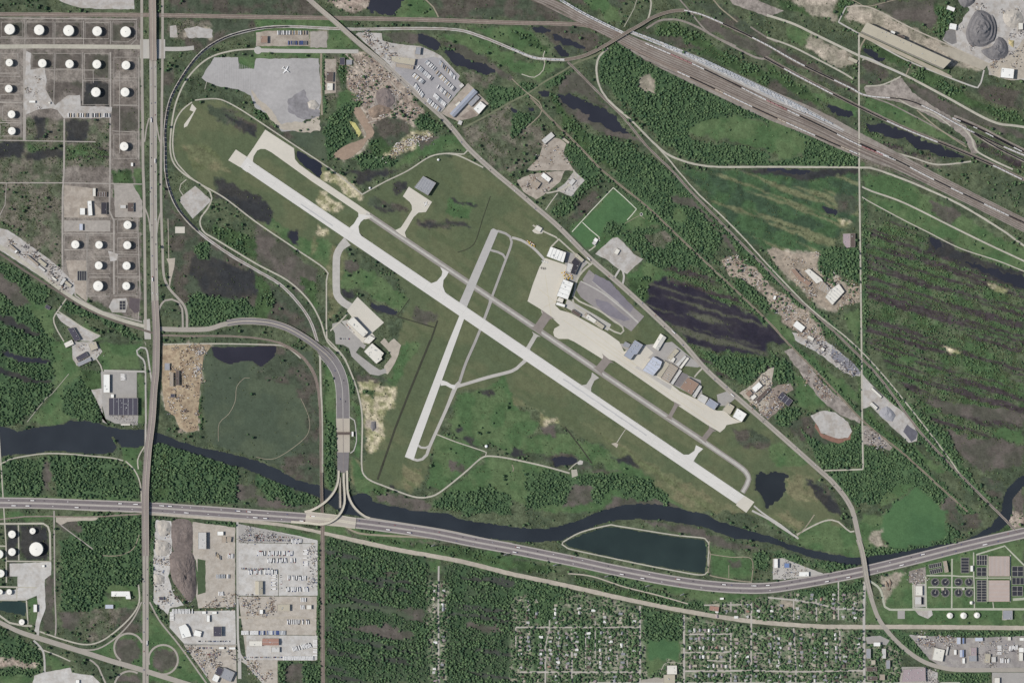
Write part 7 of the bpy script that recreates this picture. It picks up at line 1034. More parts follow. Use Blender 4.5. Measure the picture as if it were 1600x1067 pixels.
p = Z(230,930,7.787,'300,190 560,190'); row('truck', p[0], p[1], 2.2, 90, 'the row on the north fence of the pale southern yard', ['white'], gap=.25); p = Z(230,930,7.787,'300,200 300,320'); row('trailer', p[0], p[1], 2, 0, 'the column in the corner of the pale southern yard', ['white'], gap=.1); p = Z(230,800,8.207,'880,820 1060,820'); row('trailer', p[0], p[1], 2.4, 90, 'the row in the fenced tan yard', ['white','silver'], gap=.1); p = Z(230,800,8.207,'910,1040 980,1040'); row('trailer', p[0], p[1], 2.0, 80, 'the row at the foot of the tan yard', ['white'], gap=.1); p = Z(230,800,8.207,'870,530 950,590'); row('trailer', p[0], p[1], 3, 90, 'the group below the tall pale warehouse', ['tan','grey'], gap=.1); p = Z(230,800,8.207,'1030,560 1110,560'); row('truck', p[0], p[1], 2.2, 90, 'the group beside the industrial road', ['white','red'], gap=.1)
# moving traffic
def traffic(path, offs, lo, hi, road_name, z, trucks=.12, nwsign=1):
    for off, dirn in offs:
        d = R.uniform(5, hi); k = 0; pa = along(path, 1.0, off)
        while d < len(pa)-4:
            x, y, a = pa[int(d)]; k += 1
            if not (0 <= x <= 1600 and 0 <= y <= 1067): d += 10; continue
            zz_ = z; lane = 'north or west' if off*nwsign > 0 else 'south or east'
            if R.random() < trucks: put('semi_truck', MK[R.choice(['white','red','blue','black'])], (x, y), a+(0 if dirn > 0 else math.pi), f'articulated truck, {ordn(k)} from the road\'s start, {lane} lanes of {road_name}', 'truck', 'trucks on '+road_name, zz_)
            else:
                c = R.choice(['white','silver','black','grey','red','blue','black','white']); put('car', MC[c], (x, y), a+(0 if dirn > 0 else math.pi), f'{c} car, {ordn(k)} from the road\'s start, {lane} lanes of {road_name}', 'car', 'cars on '+road_name, zz_)
            d += R.uniform(lo, hi)
traffic(tr, ((4.2,-1),(-4.2,1)), 12, 48, 'the toll road', .95, .25); traffic(cl[2:8], ((2.9,1),(-2.9,-1)), 12, 40, 'the western highway', .95); traffic(ap, ((1.9,-1),(-1.9,1)), 24, 80, 'the airport road', .95); traffic(tp, ((4,1),(-4,-1)), 30, 60, 'the toll plaza approach', .95); traffic(cl[15:], ((2.6,1),(-2.6,-1)), 26, 60, 'the southern highway', .95)
# trains
NTR = 0
WREST = MB()
def train(path, off, where, cols, step=7.0, z=1.0, start=2, end=None, gap=0, zf=None):
    global NTR
    for k, (x, y, a) in enumerate(along(path, step, off, start, end)):
        if not (-10 < x < 1612 and -10 < y < 1077) or R.random() < gap: continue
        NTR += 1; c = cols[k % len(cols)] if len(cols) > 6 else R.choice(cols)
        if NTR > 296:
            X, Y, _ = W((x, y))
            for f in MH[c].polygons: WREST.face([(X+math.cos(a)*MH[c].vertices[i].co.x-math.sin(a)*MH[c].vertices[i].co.y, Y+math.sin(a)*MH[c].vertices[i].co.x+math.cos(a)*MH[c].vertices[i].co.y, z+MH[c].vertices[i].co.z) for i in f.vertices], MH[c].materials[f.material_index])
            continue
        nm = {'black': 'black coal wagon', 'white': 'white hopper wagon', 'silver': 'silver hopper wagon', 'tan': 'tan hopper wagon', 'rust': 'rust-red hopper wagon'}[c]
        tag(ob('rail_wagon', MH[c], None, W((x, y), z if zf is None else zf(x, y)), a), f'{nm}, {ordn(k+1)} {where}', 'rail wagon', 'wagons '+where.split(' from ')[0].replace('in the','of the'))
lp = RAIL['loop'][::-1]
train(RAIL['loop'][6:18], 0, 'from the lower end of the curving coal train', ['black'], 7.0)
train(RAIL['loop'][22:26], 0, 'from the left in the train above the truck terminal', ['silver','white'], 7.2)
train(RAIL['loopne'], 0, 'from the left in the train below the mill road', ['white']*9+['black']*7+['white']*4, 7.2, gap=.0)
train(RAIL['f'], -1.2, 'from the left in the train crossing the cross road', ['black']*5+['white']*12+['black']*8, 7.2)
sp_ = pts('985,51 1040,72 1100,98 1200,146 1260,176 1318,205')
train(sp_, 2.2, 'from the left in the upper silver row', ['silver','silver','white'], 7.1, end=345); train(sp_, -1.8, 'from the left in the lower silver row', ['silver','white','silver','silver'], 7.1, start=20, end=300)
train(pts('1010,68 1090,103 1200,157 1290,200 1340,225 1400,250'), -1.0, 'from the left in the mixed row below the silver rows', ['white']*6+['rust']*5+['white']*3+['black']*9, 7.2); train(pts('1343,228 1400,254 1450,280 1520,314 1600,352'), 3, 'from the left in the lowest train east of the cross road', ['black']*4+['white']*3+['black']*5+['white']*6, 7.2, end=290)
train(pts('1495,186 1530,202 1570,222 1600,238'), 0, 'from the left in the black train at the right edge', ['black'], 7.1)
train(pts('862,-8 905,18 940,36 978,54'), -1.2, 'from the left in the pale train above the flyover', ['silver','white'], 7.1); train(pts('862,-8 905,18 940,36 978,54'), 1.2, 'from the left in the upper pale train above the flyover', ['silver','white'], 7.1); train(sp_, .2, 'x', ['silver','white'], 7.1, start=60, end=330); train(sp_, 4, 'x', ['silver'], 7.1, start=120, end=300); train(pts('1060,112 1120,140 1200,178 1280,214 1340,240'), -1, 'x', ['white']*3+['black']*6+['tan']*2+['white']*4, 7.2); train(RAIL['e'], -2.5, 'x', ['black','black','white'], 7.1); train(RAIL['g'], 0, 'x', ['black'], 7.1)
tag(WREST.obj('rail_wagons'), 'further wagons standing in the rail yard rows', None, None, 'stuff')
# ================================================================ AIRCRAFT
acw = mat('aircraft_white', (244,244,242), .02, .2, .4, .02, .05, spec=.5)
def aircraft(p, head, L, span, label, name='aircraft', props=0, col=None):
    m = col or acw; t = thing(name, label, 'aircraft', W(p, .85), math.radians(-head)); h = L*.09; f = MB(); n = 12; prof = [(-.5,.12),(-.42,.5),(-.2,.9),(.15,1),(.36,.9),(.46,.55),(.5,.12)]
    v = []; F = []
    for x, r in prof: v += [(x*L, math.cos(i*math.tau/n)*r*L*.055, h+math.sin(i*math.tau/n)*r*L*.055) for i in range(n)]
    for k in range(len(prof)-1):
        for i in range(n): F.append((k*n+i, k*n+(i+1) % n, (k+1)*n+(i+1) % n, (k+1)*n+i))
    F += [tuple(range(n)), tuple(range(len(v)-1, len(v)-n-1, -1))]; me = bpy.data.meshes.new('fuselage'); me.from_pydata(v, [], F); me.materials.append(m); me.update(); ob('fuselage', me, t)
    for s in (-1, 1):
        MB().prism([(.10*L, 0), (-.08*L, 0), (-.10*L, s*span*.5), (-.03*L, s*span*.5)], h, h+.35, m, bottom=True).obj('wing', t); MB().prism([(-.38*L, 0), (-.47*L, 0), (-.48*L, s*span*.19), (-.44*L, s*span*.19)], h+.2, h+.4, m, bottom=True).obj('tailplane', t)
        e = MB().box(.03*L, s*span*.2, h-1.1, h, L*.14, L*.035, 0, VM['grey']); e.obj('engine', t); MB().box(-.02*L, s*span*.12, 0, h, .4, .3, 0, tyre).obj('landing_gear', t)
    MB().prism([(-.36*L, -.15), (-.49*L, -.15), (-.49*L, .15), (-.36*L, .15)], h, h+L*.15, m).obj('tail_fin', t); MB().box(.36*L, 0, 0, h, .4, .3, 0, tyre).obj('landing_gear', t); MB().box(.40*L, 0, h+L*.02, h+L*.045, L*.06, L*.05, 0, glass).obj('cockpit_window', t)
aircraft((447,110), 35, 30, 30, 'white airliner parked alone on the cracked abandoned parking lot', 'airliner'); aircraft((665.5,319), 25, 17, 18, 'white twin-engined aircraft on the isolated north apron', 'light_aircraft'); aircraft((883.5,437), 20, 16, 15, 'yellow-white aircraft beside the tall white hangar', 'light_aircraft')
for i, (x, y) in enumerate(((847.5,408.5),(851,409.2),(855,410))): aircraft((x, y), 110, 9, 10, f'small white light aircraft, {ordn(i+1)} from the left in the upper line at the apron corner', 'light_aircraft')
for i, (x, y) in enumerate(((846,419),(849,419.7),(851.5,420))): aircraft((x, y), 100, 9, 10, f'small dark light aircraft, {ordn(i+1)} from the left in the lower line at the apron corner', 'light_aircraft', col=VM['dark'])
def machine(p, a, label, c='yellow', s=1.0, group='yellow airport machinery'):
    t = thing('snow_plough_truck', label, 'service truck', W(p, .8), a, group); MB().box(-1*s, 0, 1, 2.6*s, 6*s, 2.6*s, 0, VM[c]).obj('body', t); MB().box(3.4*s, 0, 1, 3.2*s, 2.2*s, 2.6*s, 0, VM['white']).obj('cab', t); MB().box(5.6*s, 0, .3, 1.6, 1.0*s, 4.0*s, .2, VM['orange']).obj('plough', t)
    for x in (-2.6*s, 3*s): MB().box(x, 0, 0, 1.1, 1.1, 2.8*s, 0, tyre).obj('axle', t)
for i, q in enumerate(Z(820,370,8,'470,450 495,440 490,480 515,465 520,500 545,480 560,505 585,490 590,515 540,520 505,515')): machine(q, R.uniform(0, 3), f'yellow plough truck, {ordn(i+1)} of the crowded group between the two big white hangars', s=1.1)
for i, q in enumerate(Z(820,370,8,'45,62 60,80 85,100 110,100 118,112')): machine(q, R.uniform(0, 3), f'yellow plough truck, {ordn(i+1)} from the left beside the curved taxi lane', s=1.1)
# radar and beacons
for p, l, r in (((578,294),'small white radar dome on the grass beside the diagonal perimeter track',2.2), ((685,250),'white round beacon hut inside the perimeter bend',2.4), ((760,697),'white round navigation beacon beside the looping perimeter road',3.0), ((1002,272.5),'x',0)):
    if r:
        t = thing('radar_dome', l, 'radar dome', W(p, .3)); MB().ring(0, 0, [(r*1.6, 0), (r*1.6, 2.4)], cw, 16).obj('base', t); MB().ring(0, 0, [(r*1.6, 2.4), (r*1.8, 4), (r*1.3, 6), (r*.5, 7.2), (.1, 7.5)], acw, 16).obj('dome', t)
x, y, _ = W((1002,335)); t = thing('water_ring', 'round white-rimmed basin east of the playing field', 'basin', (x, y, .3)); MB().ring(0, 0, [(5.2, 0), (5.2, .8), (4, .8), (4, .2)], tkw, 24, cap=False).obj('rim_wall', t); MB().ring(0, 0, [(4, .18), (4, .2)], slw, 24).obj('water', t)
# advertising masts beside the toll road
for i, p in enumerate(T(2,3,'268,328 590,398 845,458 1062,512') + T(1,3,'1108,206 1560,262')):
    x, y, _ = W(p); t = thing('billboard', f'billboard, {ordn(i+1)} of those in the verge south of the toll road', 'billboard', (x, y, .2), .3); MB().box(0, 0, 0, 14, .9, .9, 0, stn).obj('post', t); MB().box(0, 1.2, 12, 19, 14, .5, .15, VM['silver']).obj('panel', t); MB().box(0, -1.2, 12, 19, 14, .5, -.15, VM['grey']).obj('panel', t); MB().box(0, 0, 11.4, 11.8, 14, 3, 0, stn).obj('catwalk', t)
# ================================================================ HOUSES
HW_ = mat('house_wall', (190,184,172), .05, .3)
def house_parts(c, w, d):
    rm = roofm(c); wl = MB().prism([(-w/2+.4,-d/2+.4),(w/2-.4,-d/2+.4),(w/2-.4,d/2-.4),(-w/2+.4,d/2-.4)], 0, 3, HW_, cap=False); wl.face([(-w/2+.4,-d/2+.4,3),(-w/2+.4,d/2-.4,3),(-w/2+.4,0,5)], HW_); wl.face([(w/2-.4,-d/2+.4,3),(w/2-.4,d/2-.4,3),(w/2-.4,0,5)], HW_)
    r = MB(); r.face([(-w/2,-d/2,2.9),(w/2,-d/2,2.9),(w/2,0,5.2),(-w/2,0,5.2)], rm); r.face([(w/2,d/2,2.9),(-w/2,d/2,2.9),(-w/2,0,5.2),(w/2,0,5.2)], rm); ch = MB().box(w*.25, d*.15, 4, 6, .9, .9, 0, mat('chimney_brick', (150,104,90), .1, .3)); dv = MB().box(w*.1, -d*.5-3.2, .02, .12, 3, 6, 0, oldc); return wl.mesh('wall'), r.mesh('roof'), ch.mesh('chimney'), dv.mesh('driveway')
HP = {(c, k): house_parts(c, w, d) for c in ('white','light','grey','tan','darkbrown','redroof','mauve','paleblue') for k, (w, d) in enumerate(((11,8),(14,8.5)))}
ROWS = []
for x, y0, y1, wh in ((679,912,960,'left side of the lone street, upper cluster'),(692,912,955,'right side of the lone street, upper cluster'),(679,990,1008,'left side of the lone street, middle cluster'),(692,990,1012,'right side of the lone street, middle cluster'),(679.5,1040,1067,'left side of the lone street, bottom cluster'),(692,1035,1067,'right side of the lone street, bottom cluster')): ROWS.append(((x, y0), (x, y1), wh))
for x in (813, 826, 845, 859, 872, 886, 900, 921, 938, 953, 972, 992): ROWS.append(((x, 985), (x, 1045), f'in the row {int((x-806)/1.94)} percent across the left residential block'))
for x in (824, 838, 868, 905, 926, 945, 968, 990): ROWS.append(((x, 932+(x-800)*.14), (x, 975), 'x'))
for y in (984, 997, 1012, 1026, 1040, 1054): ROWS.append(((1076, y), (1138, y), 'y'))
for x in (1150, 1167, 1180, 1203, 1217, 1233, 1252, 1272, 1290, 1306, 1320, 1342): ROWS.append(((x, 987), (x, 1043), 'z')); ROWS.append(((x, 1053), (x, 1066), 'w'))
for x in (1120,1135,1150, 1168, 1185, 1205, 1222, 1246, 1268, 1283, 1303, 1318, 1335): ROWS.append(((x, 942 if x < 1240 else 925), (x, 967), 'v'))
for x in (818, 840, 870, 905, 930, 960, 985): ROWS.append(((x, 1053), (x, 1066), 'u'))
def rown(lst, x): return ordn(lst.index(x)+1)
cols_ = {'x': (824, 838, 868, 905, 926, 945, 968, 990), 'z': (1150, 1167, 1180, 1203, 1217, 1233, 1252, 1272, 1290, 1306, 1320, 1342), 'v': (1120,1135,1150, 1168, 1185, 1205, 1222, 1246, 1268, 1283, 1303, 1318, 1335), 'u': (818, 840, 870, 905, 930, 960, 985)}; cols_['w'] = cols_['z']; lblk = (813, 826, 845, 859, 872, 886, 900, 921, 938, 953, 972, 992)
HOUSES = []
for a, b_, wh in ROWS:
    L_ = math.dist(a, b_); n = max(1, int(L_/6.4)); vert = abs(b_[1]-a[1]) > abs(b_[0]-a[0])
    if wh.startswith('in the row'): wh = f'{rown(lblk, a[0])} column of the left residential block'
    elif wh == 'y': wh = f'{rown((984,997,1012,1026,1040,1054), a[1])} row down east of the school green'
    elif wh in cols_: wh = f'{rown(cols_[wh], a[0])} column ' + {'x': 'in the wooded block under the railway', 'z': 'of the right residential block', 'w': 'right of the avenue end, bottom strip', 'v': 'between toll road and railway', 'u': 'of the left bottom strip'}[wh]
    k = 0
    for i in range(n):
        if R.random() < .2: continue
        k += 1; t = (i+.5)/n; HOUSES.append(((a[0]+(b_[0]-a[0])*t+R.uniform(-1.6,1.6), a[1]+(b_[1]-a[1])*t+R.uniform(-.8,.8)), vert, ('top' if vert else 'left', k, wh)))
HREST = MB(); hsel = HOUSES[:]; R.shuffle(hsel); keep = set(id(h) for h in hsel[:300])
for h in HOUSES:
    p, vert, (sd_, k, wh) = h; c = R.choices(['white','light','grey','tan','darkbrown','redroof','mauve','paleblue'], (3.5,8,8,6,4,.5,4,.5))[0]; kk = R.choice((0,0,1)); a = (0 if vert else math.pi/2)+R.choice((0, math.pi))+(math.pi/2 if R.random() < .25 else 0); ms = HP[(c, kk)]
    if R.random() < .62: fill(hard, RC(p[0], p[1], 3.0, 2.5), True)
    if id(h) in keep:
        t = thing('house', f'{ {"darkbrown":"dark brown","redroof":"red","paleblue":"pale blue","light":"light grey"}.get(c, c)}-roofed house, {ordn(k)} from the {sd_}, {wh}', 'house', W(p, .4), a, 'houses of the residential quarter')
        ob('wall', ms[0], t); r = ob('roof', ms[1], t); ob('chimney', ms[2], r); ob('driveway', ms[3], t)
    else:
        X, Y, _ = W(p)
        for me in ms[:2]:
            for f in me.polygons: HREST.face([(X+math.cos(a)*me.vertices[i].co.x-math.sin(a)*me.vertices[i].co.y, Y+math.sin(a)*me.vertices[i].co.x+math.cos(a)*me.vertices[i].co.y, .4+me.vertices[i].co.z) for i in f.vertices], me.materials[0])
if HREST.v: tag(HREST.obj('houses'), 'further small houses half hidden by trees in the residential quarter', None, None, 'stuff')
# ================================================================ TREES
def crown_mat(name, c, c2):
    m = bpy.data.materials.new(name); m.use_nodes = True; nt = m.node_tree; N = nt.nodes; L = nt.links; b = N['Principled BSDF']; b.inputs['Roughness'].default_value = .85; b.inputs['Specular IOR Level'].default_value = .15
    oi = N.new('ShaderNodeObjectInfo'); g = N.new('ShaderNodeNewGeometry'); n = N.new('ShaderNodeTexNoise'); n.inputs['Scale'].default_value = .35; n.inputs['Detail'].default_value = 4; L.new(g.outputs['Position'], n.inputs[0])
    n2 = N.new('ShaderNodeTexNoise'); n2.inputs['Scale'].default_value = .012; n2.inputs['Detail'].default_value = 3; L.new(g.outputs['Position'], n2.inputs[0])
    a = N.new('ShaderNodeMath'); a.operation = 'ADD'; L.new(oi.outputs['Random'], a.inputs[0]); L.new(n.outputs[0], a.inputs[1]); d = N.new('ShaderNodeMath'); d.operation = 'ADD'; L.new(a.outputs[0], d.inputs[0]); L.new(n2.outputs[0], d.inputs[1])
    r = N.new('ShaderNodeMapRange'); r.inputs[1].default_value = .85; r.inputs[2].default_value = 2.05; L.new(d.outputs[0], r.inputs[0]); x = N.new('ShaderNodeMix'); x.data_type = 'RGBA'; x.inputs[6].default_value = (*[lin(v)/KEXP for v in c], 1); x.inputs[7].default_value = (*[lin(v)/KEXP for v in c2], 1); L.new(r.outputs[0], x.inputs[0]); L.new(x.outputs[2], b.inputs['Base Color']); return m
leafA = crown_mat('broadleaf_foliage', (74,104,72), (116,140,98)); leafB = crown_mat('dark_foliage', (60,88,66), (100,124,88)); leafS = crown_mat('shrub_foliage', (66,82,54), (112,120,84)); bark = mat('bark', (96,84,70), .15, .5)
def ico(sub):
    import bmesh
    bm = bmesh.new(); bmesh.ops.create_icosphere(bm, subdivisions=sub, radius=1); v = [tuple(q.co) for q in bm.verts]; f = [tuple(q.index for q in p.verts) for p in bm.faces]; bm.free(); return v, f
I1 = ico(2)
def crown_mesh(seed, m, nb=9, h=1.0):
    r = random.Random(seed); v = []; f = []
    for k in range(nb):
        if k == 0: cx, cy, cz, s = 0, 0, .62, .62
        else: a = k*2.4+r.uniform(-.5,.5); d = r.uniform(.35,.8); cx, cy, cz, s = math.cos(a)*d, math.sin(a)*d, r.uniform(.38,.9), r.uniform(.22,.42)
        b = len(v)
        for x, y, z in (I1[0] if k == 0 or s > .34 else I0[0]):
            q = 1+r.uniform(-.26,.26); v.append((cx+x*s*q, cy+y*s*q, (cz+z*s*q*.9)*h))
        f += [tuple(b+i for i in t) for t in (I1[1] if k == 0 or s > .34 else I0[1])]
    me = bpy.data.meshes.new('crown'); me.from_pydata(v, [], f); me.materials.append(m); me.update(); return me
I0 = ico(1)
def trunk_mesh():
    b = MB(); b.ring(0, 0, [(.09, -.02), (.05, .45), (.03, .8)], bark, 6)
    for k in range(3): a = k*2.1; b.face([(0, 0, .35), (math.cos(a)*.4, math.sin(a)*.4, .7), (math.cos(a)*.4+.03, math.sin(a)*.4, .66), (.03, 0, .3)], bark)
    return b.mesh('trunk')
TKM = trunk_mesh(); CRM = [crown_mesh(i, leafA if i % 2 == 0 else leafB, 8+i % 3) for i in range(6)]; SHM = [crown_mesh(40+i, leafS, 4, .8) for i in range(3)]
protos = bpy.data.collections.new('tree_kinds'); sprotos = bpy.data.collections.new('shrub_kinds')
for i, me in enumerate(CRM):
    m2 = MB(); m2.v = [tuple(v.co) for v in me.vertices]; m2.f = [tuple(p.vertices) for p in me.polygons]; m2.ms = [me.materials[0]]; m2.mi = [0]*len(m2.f); m2.ring(0, 0, [(.09, -.02), (.05, .45)], bark, 5)
    o = bpy.data.objects.new(f'tree_kind_{i}', m2.mesh('tree')); protos.objects.link(o)
for i, me in enumerate(SHM): sprotos.objects.link(bpy.data.objects.new(f'shrub_kind_{i}', me))
def make_gn(name, coll):
    g = bpy.data.node_groups.new(name, 'GeometryNodeTree'); g.interface.new_socket('Geometry', in_out='INPUT', socket_type='NodeSocketGeometry'); g.interface.new_socket('Geometry', in_out='OUTPUT', socket_type='NodeSocketGeometry'); N = g.nodes; L = g.links
    gi = N.new('NodeGroupInput'); go = N.new('NodeGroupOutput'); ip = N.new('GeometryNodeInstanceOnPoints'); ci = N.new('GeometryNodeCollectionInfo'); ci.inputs[0].default_value = coll; ci.inputs['Separate Children'].default_value = True; ci.inputs['Reset Children'].default_value = True
    def att(n, t): a = N.new('GeometryNodeInputNamedAttribute'); a.data_type = t; a.inputs[0].default_value = n; return a.outputs[0]
    ip.inputs['Pick Instance'].default_value = True; L.new(gi.outputs[0], ip.inputs['Points']); L.new(ci.outputs[0], ip.inputs['Instance']); L.new(att('kind', 'INT'), ip.inputs['Instance Index']); L.new(att('rot', 'FLOAT_VECTOR'), ip.inputs['Rotation']); L.new(att('size', 'FLOAT_VECTOR'), ip.inputs['Scale']); L.new(ip.outputs[0], go.inputs[0]); return g
GT = make_gn('grow_trees', protos); GSH = make_gn('grow_shrubs', sprotos)
def cloud(name, P_, S_, nk, gn, label):
    n = len(P_); me = bpy.data.meshes.new(name); co = np.zeros((n, 3), np.float32); co[:, 0] = (P_[:, 0]-800)*S; co[:, 1] = (533.5-P_[:, 1])*S; co[:, 2] = 0
    ctr = co.mean(0); ctr[2] = 0; me.vertices.add(n); me.vertices.foreach_set('co', (co-ctr).ravel())
    a = me.attributes.new('kind', 'INT', 'POINT'); a.data.foreach_set('value', NR.integers(0, nk, n).astype(np.int32)); a = me.attributes.new('rot', 'FLOAT_VECTOR', 'POINT'); rr = np.zeros((n, 3), np.float32); rr[:, 2] = NR.random(n)*6.28; a.data.foreach_set('vector', rr.ravel())
    a = me.attributes.new('size', 'FLOAT_VECTOR', 'POINT'); a.data.foreach_set('vector', S_.astype(np.float32).ravel()); me.update(); o = ob(name, me, None, tuple(float(q) for q in ctr)); md = o.modifiers.new('grow', 'NODES'); md.node_group = gn; tag(o, label, None, None, 'stuff')
def blk(p):
    x = int(round(p[0])); y = int(round(p[1])); return hard[max(0,y-1):y+2, max(0,x-1):x+2].any()
# candidate points on a jittered grid
g = 3.05; X, Y = np.meshgrid(np.arange(-6, 1607, g), np.arange(-6, 1074, g)); X = X+NR.uniform(-1.5, 1.5, X.shape); Y = Y+NR.uniform(-1.5, 1.5, Y.shape); X = X.ravel(); Y = Y.ravel()
xi = np.clip(np.round(X).astype(int), 0, GW-1); yi = np.clip(np.round(Y).astype(int), 0, GH-1); kc = CW[yi, xi]; TD = np.zeros(32); SH_ = np.zeros(32); DT = np.zeros(32)
for k, r in CL.items(): TD[k] = r[5]; SH_[k] = r[6]
hb = hard.copy(); hb[1:] |= hard[:-1]; hb[:-1] |= hard[1:]; hb[:, 1:] |= hard[:, :-1]; hb[:, :-1] |= hard[:, 1:]
blocked = np.where(kc == 10, hard[yi, xi], hb[yi, xi]) | (wat[yi, xi] > .5) | (WW[yi, xi] > .3); rdg = RIDGE[yi, xi]
clump = fbm(X, Y, 26, 500, 4); clump2 = fbm(X, Y, 9, 540, 3)
dens = TD[kc]; WD = blur(blur(((CW == 4) | (CW == 17)).astype(np.float32), 14)[::1], 14)[yi, xi]; nat = np.isin(kc, (0, 2, 3, 8, 9, 12, 19, 20)); dens = np.where(nat, dens+np.clip(WD-.05, 0, .6)*.75, dens); dd = np.where(dens > .6, dens*np.clip((clump2-.30)/.12, .30, 1), dens*np.clip((clump-.38)/.12, 0, 2.2)); dd = np.where(kc == 17, np.where(rdg > .5, dd*.30, dd), dd); dd = np.where(kc == 8, np.where(rdg > .5, .04, dens*1.25*np.clip((clump2-.3)/.15, 0, 1.5)), dd); dd = np.where(kc == 10, dens*np.clip((clump2-.22)/.18, .35, 1.15), dd)
u = NR.random(len(X)); istree = (u < dd) & ~blocked; single = istree & (TD[kc] <= .08) & (WD < .10)
rad = NR.uniform(2.2, 5.0, len(X))*(.58+.95*clump); rad = np.where(kc == 8, rad*.78, rad); rad = np.where(dens < .5, rad*.92, rad); rad = np.where(kc == 10, rad*1.12, rad)
# lone trees: the largest 300 become things of their own
PL = [(110,420,'scrubby plots south-west of the tank farm'),(285,240,'strip inside the railway loop'),(330,440,'marsh west of the perimeter road'),(440,30,'fields north of the trailer lot'),(470,240,'marsh beside the abandoned parking lot'),(640,200,'scrap field surroundings'),(760,60,'wetland south of the top railway'),(780,160,'brush beside the grassy track'),(880,40,'marsh left of the flyover'),(900,200,'marsh around the winding pool'),(1080,60,'verge north of the rail yard'),(1200,100,'strips between the northern railways'),(1400,60,'bushes west of the long mill'),(1450,200,'land below the mill road'),(1150,320,'edge of the green marsh'),(1420,330,'green levee east of the cross road'),(1480,430,'upper ridge and swale field'),(1430,560,'lower ridge and swale field'),(1560,620,'far right swamp'),(1100,470,'flooded ridges behind the airport road'),(980,320,'playing field surroundings'),(1280,640,'yards beside the lower diagonal railway'),(1500,740,'bank right of the round green field'),(1250,800,'grass at the south-east runway end'),(960,760,'riverbank south of the runway'),(780,740,'meadow inside the looping perimeter road'),(620,740,'field south of the toll plaza'),(560,800,'bank by the ramp bridges'),(440,640,'landfill edge'),(330,900,'industrial heap yard edge'),(60,600,'west river wood edge'),(100,760,'levee south of the west river'),(150,900,'wood beside the south-west depot'),(250,1000,'south-west interchange'),(640,870,'verge south of the toll road'),(900,910,'long verge above the southern railway'),(1050,860,'banks of the settling lagoon'),(1290,880,'riverbank beside the toll road depot'),(1480,900,'treatment works grounds'),(1500,1000,'hedge of the south-east yard')]
pc = np.array([q[:2] for q in PL], float)
si = np.where(single)[0]; sel = si[np.argsort(-rad[si])][:298]; rest = np.setdiff1d(si, sel); near = ((X[sel][:, None]-pc[:, 0])**2+(Y[sel][:, None]-pc[:, 1])**2).argmin(1)
for q in range(len(PL)):
    s = sel[near == q]; s = s[np.argsort(X[s])]
    for j, i in enumerate(s):
        r = float(rad[i])*1.1; k = R.randrange(6); ps = 'only' if len(s) == 1 else ordn(j+1)+' from the left'
        t = thing('tree', f'lone {"green" if k % 2 == 0 else "dark green"} tree, {ps}, {PL[q][2]}', 'tree', W((float(X[i]), float(Y[i])), 0), R.uniform(0, 6.28), 'lone trees in the '+PL[q][2]); t.scale = (r, r, r*1.9); ob('trunk', TKM, t); ob('crown', CRM[k], t)
istree[sel] = False
AN = [(1050,120,'woodland_northeast','dense wood beside the rail yard in the north-east'),(1160,200,'w','wood around the bright green clearing'),(1000,200,'w','wood inside the curve of the sandy railway'),(1300,250,'w','wood below the rail yard near the cross road'),(540,190,'w','narrow wood between abandoned lot and scrap field'),(700,200,'w','wood beside the airport road and rubble strip'),(860,190,'w','trees along the grassy track and pools'),(1000,310,'w','diagonal belt of trees above the playing field'),(1100,360,'w','broad tree belt between two diagonal railways'),(1030,400,'w','trees behind the pale hardstanding'),(1300,430,'w','trees around the ruined works'),(1130,580,'w','wooded ridges north of the hangar row'),(1450,480,'w','trees scattered on the upper swale ridges'),(1450,620,'w','trees scattered on the lower swale ridges'),(1380,760,'w','wood north of the round green field'),(1270,700,'w','wood around the grey clearing'),(1470,760,'w','tree belt along the lowest diagonal railway'),(350,470,'w','wood north of the arterial road'),(60,470,'w','wood south-west of the western railway'),(60,620,'w','wood north of the west river'),(140,640,'w','riverside wood west of the dark factory'),(180,500,'w','tree belt below the western railway'),(100,750,'w','wood between levee track and toll road'),(320,740,'w','large wood between river and toll road'),(450,770,'w','wood on the south bank by the railway bridge'),(530,620,'w','tree belts beside the toll plaza'),(750,780,'w','riverside wood south of the looping road'),(900,770,'w','thickets on the bank south of the runway'),(150,900,'w','large square wood in the south-west'),(30,1010,'w','wood in the south-west corner'),(580,900,'w','northern part of the big swamp wood'),(580,1010,'w','southern part of the big swamp wood'),(750,960,'w','swamp wood right of the lone street, upper part'),(750,1040,'w','swamp wood right of the lone street, lower part'),(870,950,'w','trees over the houses under the railway'),(900,1020,'w','garden trees of the left residential block'),(1035,970,'w','wood north of the school green'),(1110,1020,'w','garden trees east of the school green'),(1210,1010,'w','garden trees left of centre in the right block'),(1310,1010,'w','garden trees near the avenue'),(1250,940,'w','trees between toll road and southern railway'),(1390,900,'w','trees by the river bridge'),(1450,1000,'w','hedges and woods of the south-east corner'),(1540,870,'w','trees on the right bank of the river'),(200,320,'w','trees around the offices beside the frontage road'),(300,300,'w','thin trees beside the railway loop'),(450,1045,'w','wood below the southern transport yards'),(640,880,'w','bushes along the toll road verge')]
ac = np.array([q[:2] for q in AN], float); ti = np.where(istree)[0]; na = ((X[ti][:, None]-ac[:, 0])**2+(Y[ti][:, None]-ac[:, 1])**2).argmin(1)
for q in range(len(AN)):
    s = ti[na == q]
    if len(s) < 5: continue
    r = rad[s]; hh = r*NR.uniform(1.1, 1.65, len(s)); cloud('woodland', np.stack([X[s], Y[s]], 1), np.stack([r*NR.uniform(.9,1.1,len(s)), r, hh], 1), 6, GT, AN[q][3])
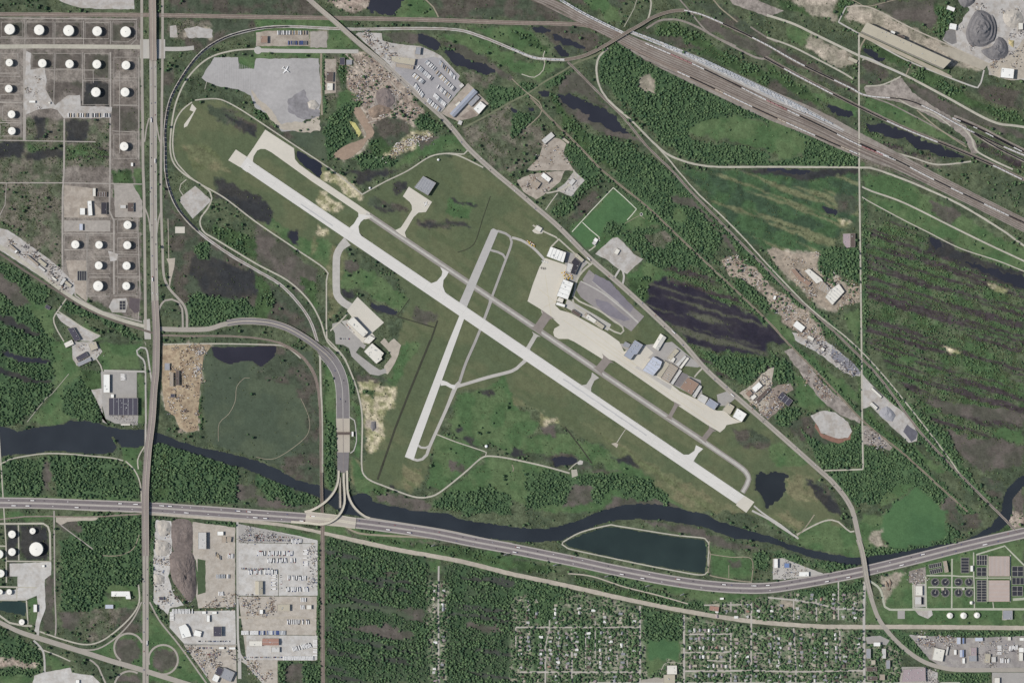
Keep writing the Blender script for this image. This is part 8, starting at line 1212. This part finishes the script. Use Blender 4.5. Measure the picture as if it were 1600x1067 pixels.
g = 2.4; X2, Y2 = np.meshgrid(np.arange(-6, 1607, g), np.arange(-6, 1074, g)); X2 = (X2+NR.uniform(-1.2, 1.2, X2.shape)).ravel(); Y2 = (Y2+NR.uniform(-1.2, 1.2, Y2.shape)).ravel(); x2 = np.clip(np.round(X2).astype(int), 0, GW-1); y2 = np.clip(np.round(Y2).astype(int), 0, GH-1)
k2 = CW[y2, x2]; c2 = fbm(X2, Y2, 12, 610, 4); s2 = SH_[k2]*np.clip((c2-.4)/.08, 0, 3); s2 = np.where(k2 == 7, SH_[7]*5*RIDGE[y2, x2], s2); s2 = np.where(k2 == 8, s2*np.where(RIDGE[y2, x2] > .5, .5, 1.6), s2)
ok = (NR.random(len(X2)) < s2) & ~hb[y2, x2] & (WW[y2, x2] < .2); si = np.where(ok)[0]; SAN = [(150,250,'scrub bushes on the north-west plots'),(150,500,'scrub bushes in the west'),(450,400,'scrub bushes inside and beside the western airfield'),(700,150,'scrub bushes north of the airfield'),(950,150,'marsh bushes around the northern pools'),(1250,150,'bushes between the northern railways'),(1480,250,'bushes on the northern slopes below the mill'),(1480,480,'dense shrubs of the upper swale ridges'),(1450,640,'dense shrubs of the lower swale ridges'),(1150,450,'bushes on the flooded ridges'),(1250,650,'bushes around the eastern yards'),(850,720,'bushes in the southern meadow'),(400,800,'bushes along the river and toll road'),(200,950,'bushes in the south-west'),(650,960,'bushes beside the big swamp wood'),(950,990,'garden shrubs of the left residential block'),(1250,1000,'garden shrubs of the right residential block'),(1480,930,'bushes in the treatment works and yard')]
sc2 = np.array([q[:2] for q in SAN], float); na = ((X2[si][:, None]-sc2[:, 0])**2+(Y2[si][:, None]-sc2[:, 1])**2).argmin(1)
for q in range(len(SAN)):
    s = si[na == q]
    if len(s) < 3: continue
    r = NR.uniform(.9, 2.6, len(s)); cloud('shrubs', np.stack([X2[s], Y2[s]], 1), np.stack([r, r, r*1.2], 1), 3, GSH, SAN[q][2])
print('trees', int(istree.sum()), 'shrubs', len(si), 'houses', len(HOUSES), 'wagons', NTR, 'counts', CNT, 'buildings', NB[0])
print('LONG', len(LONG), list(LONG)[:12])
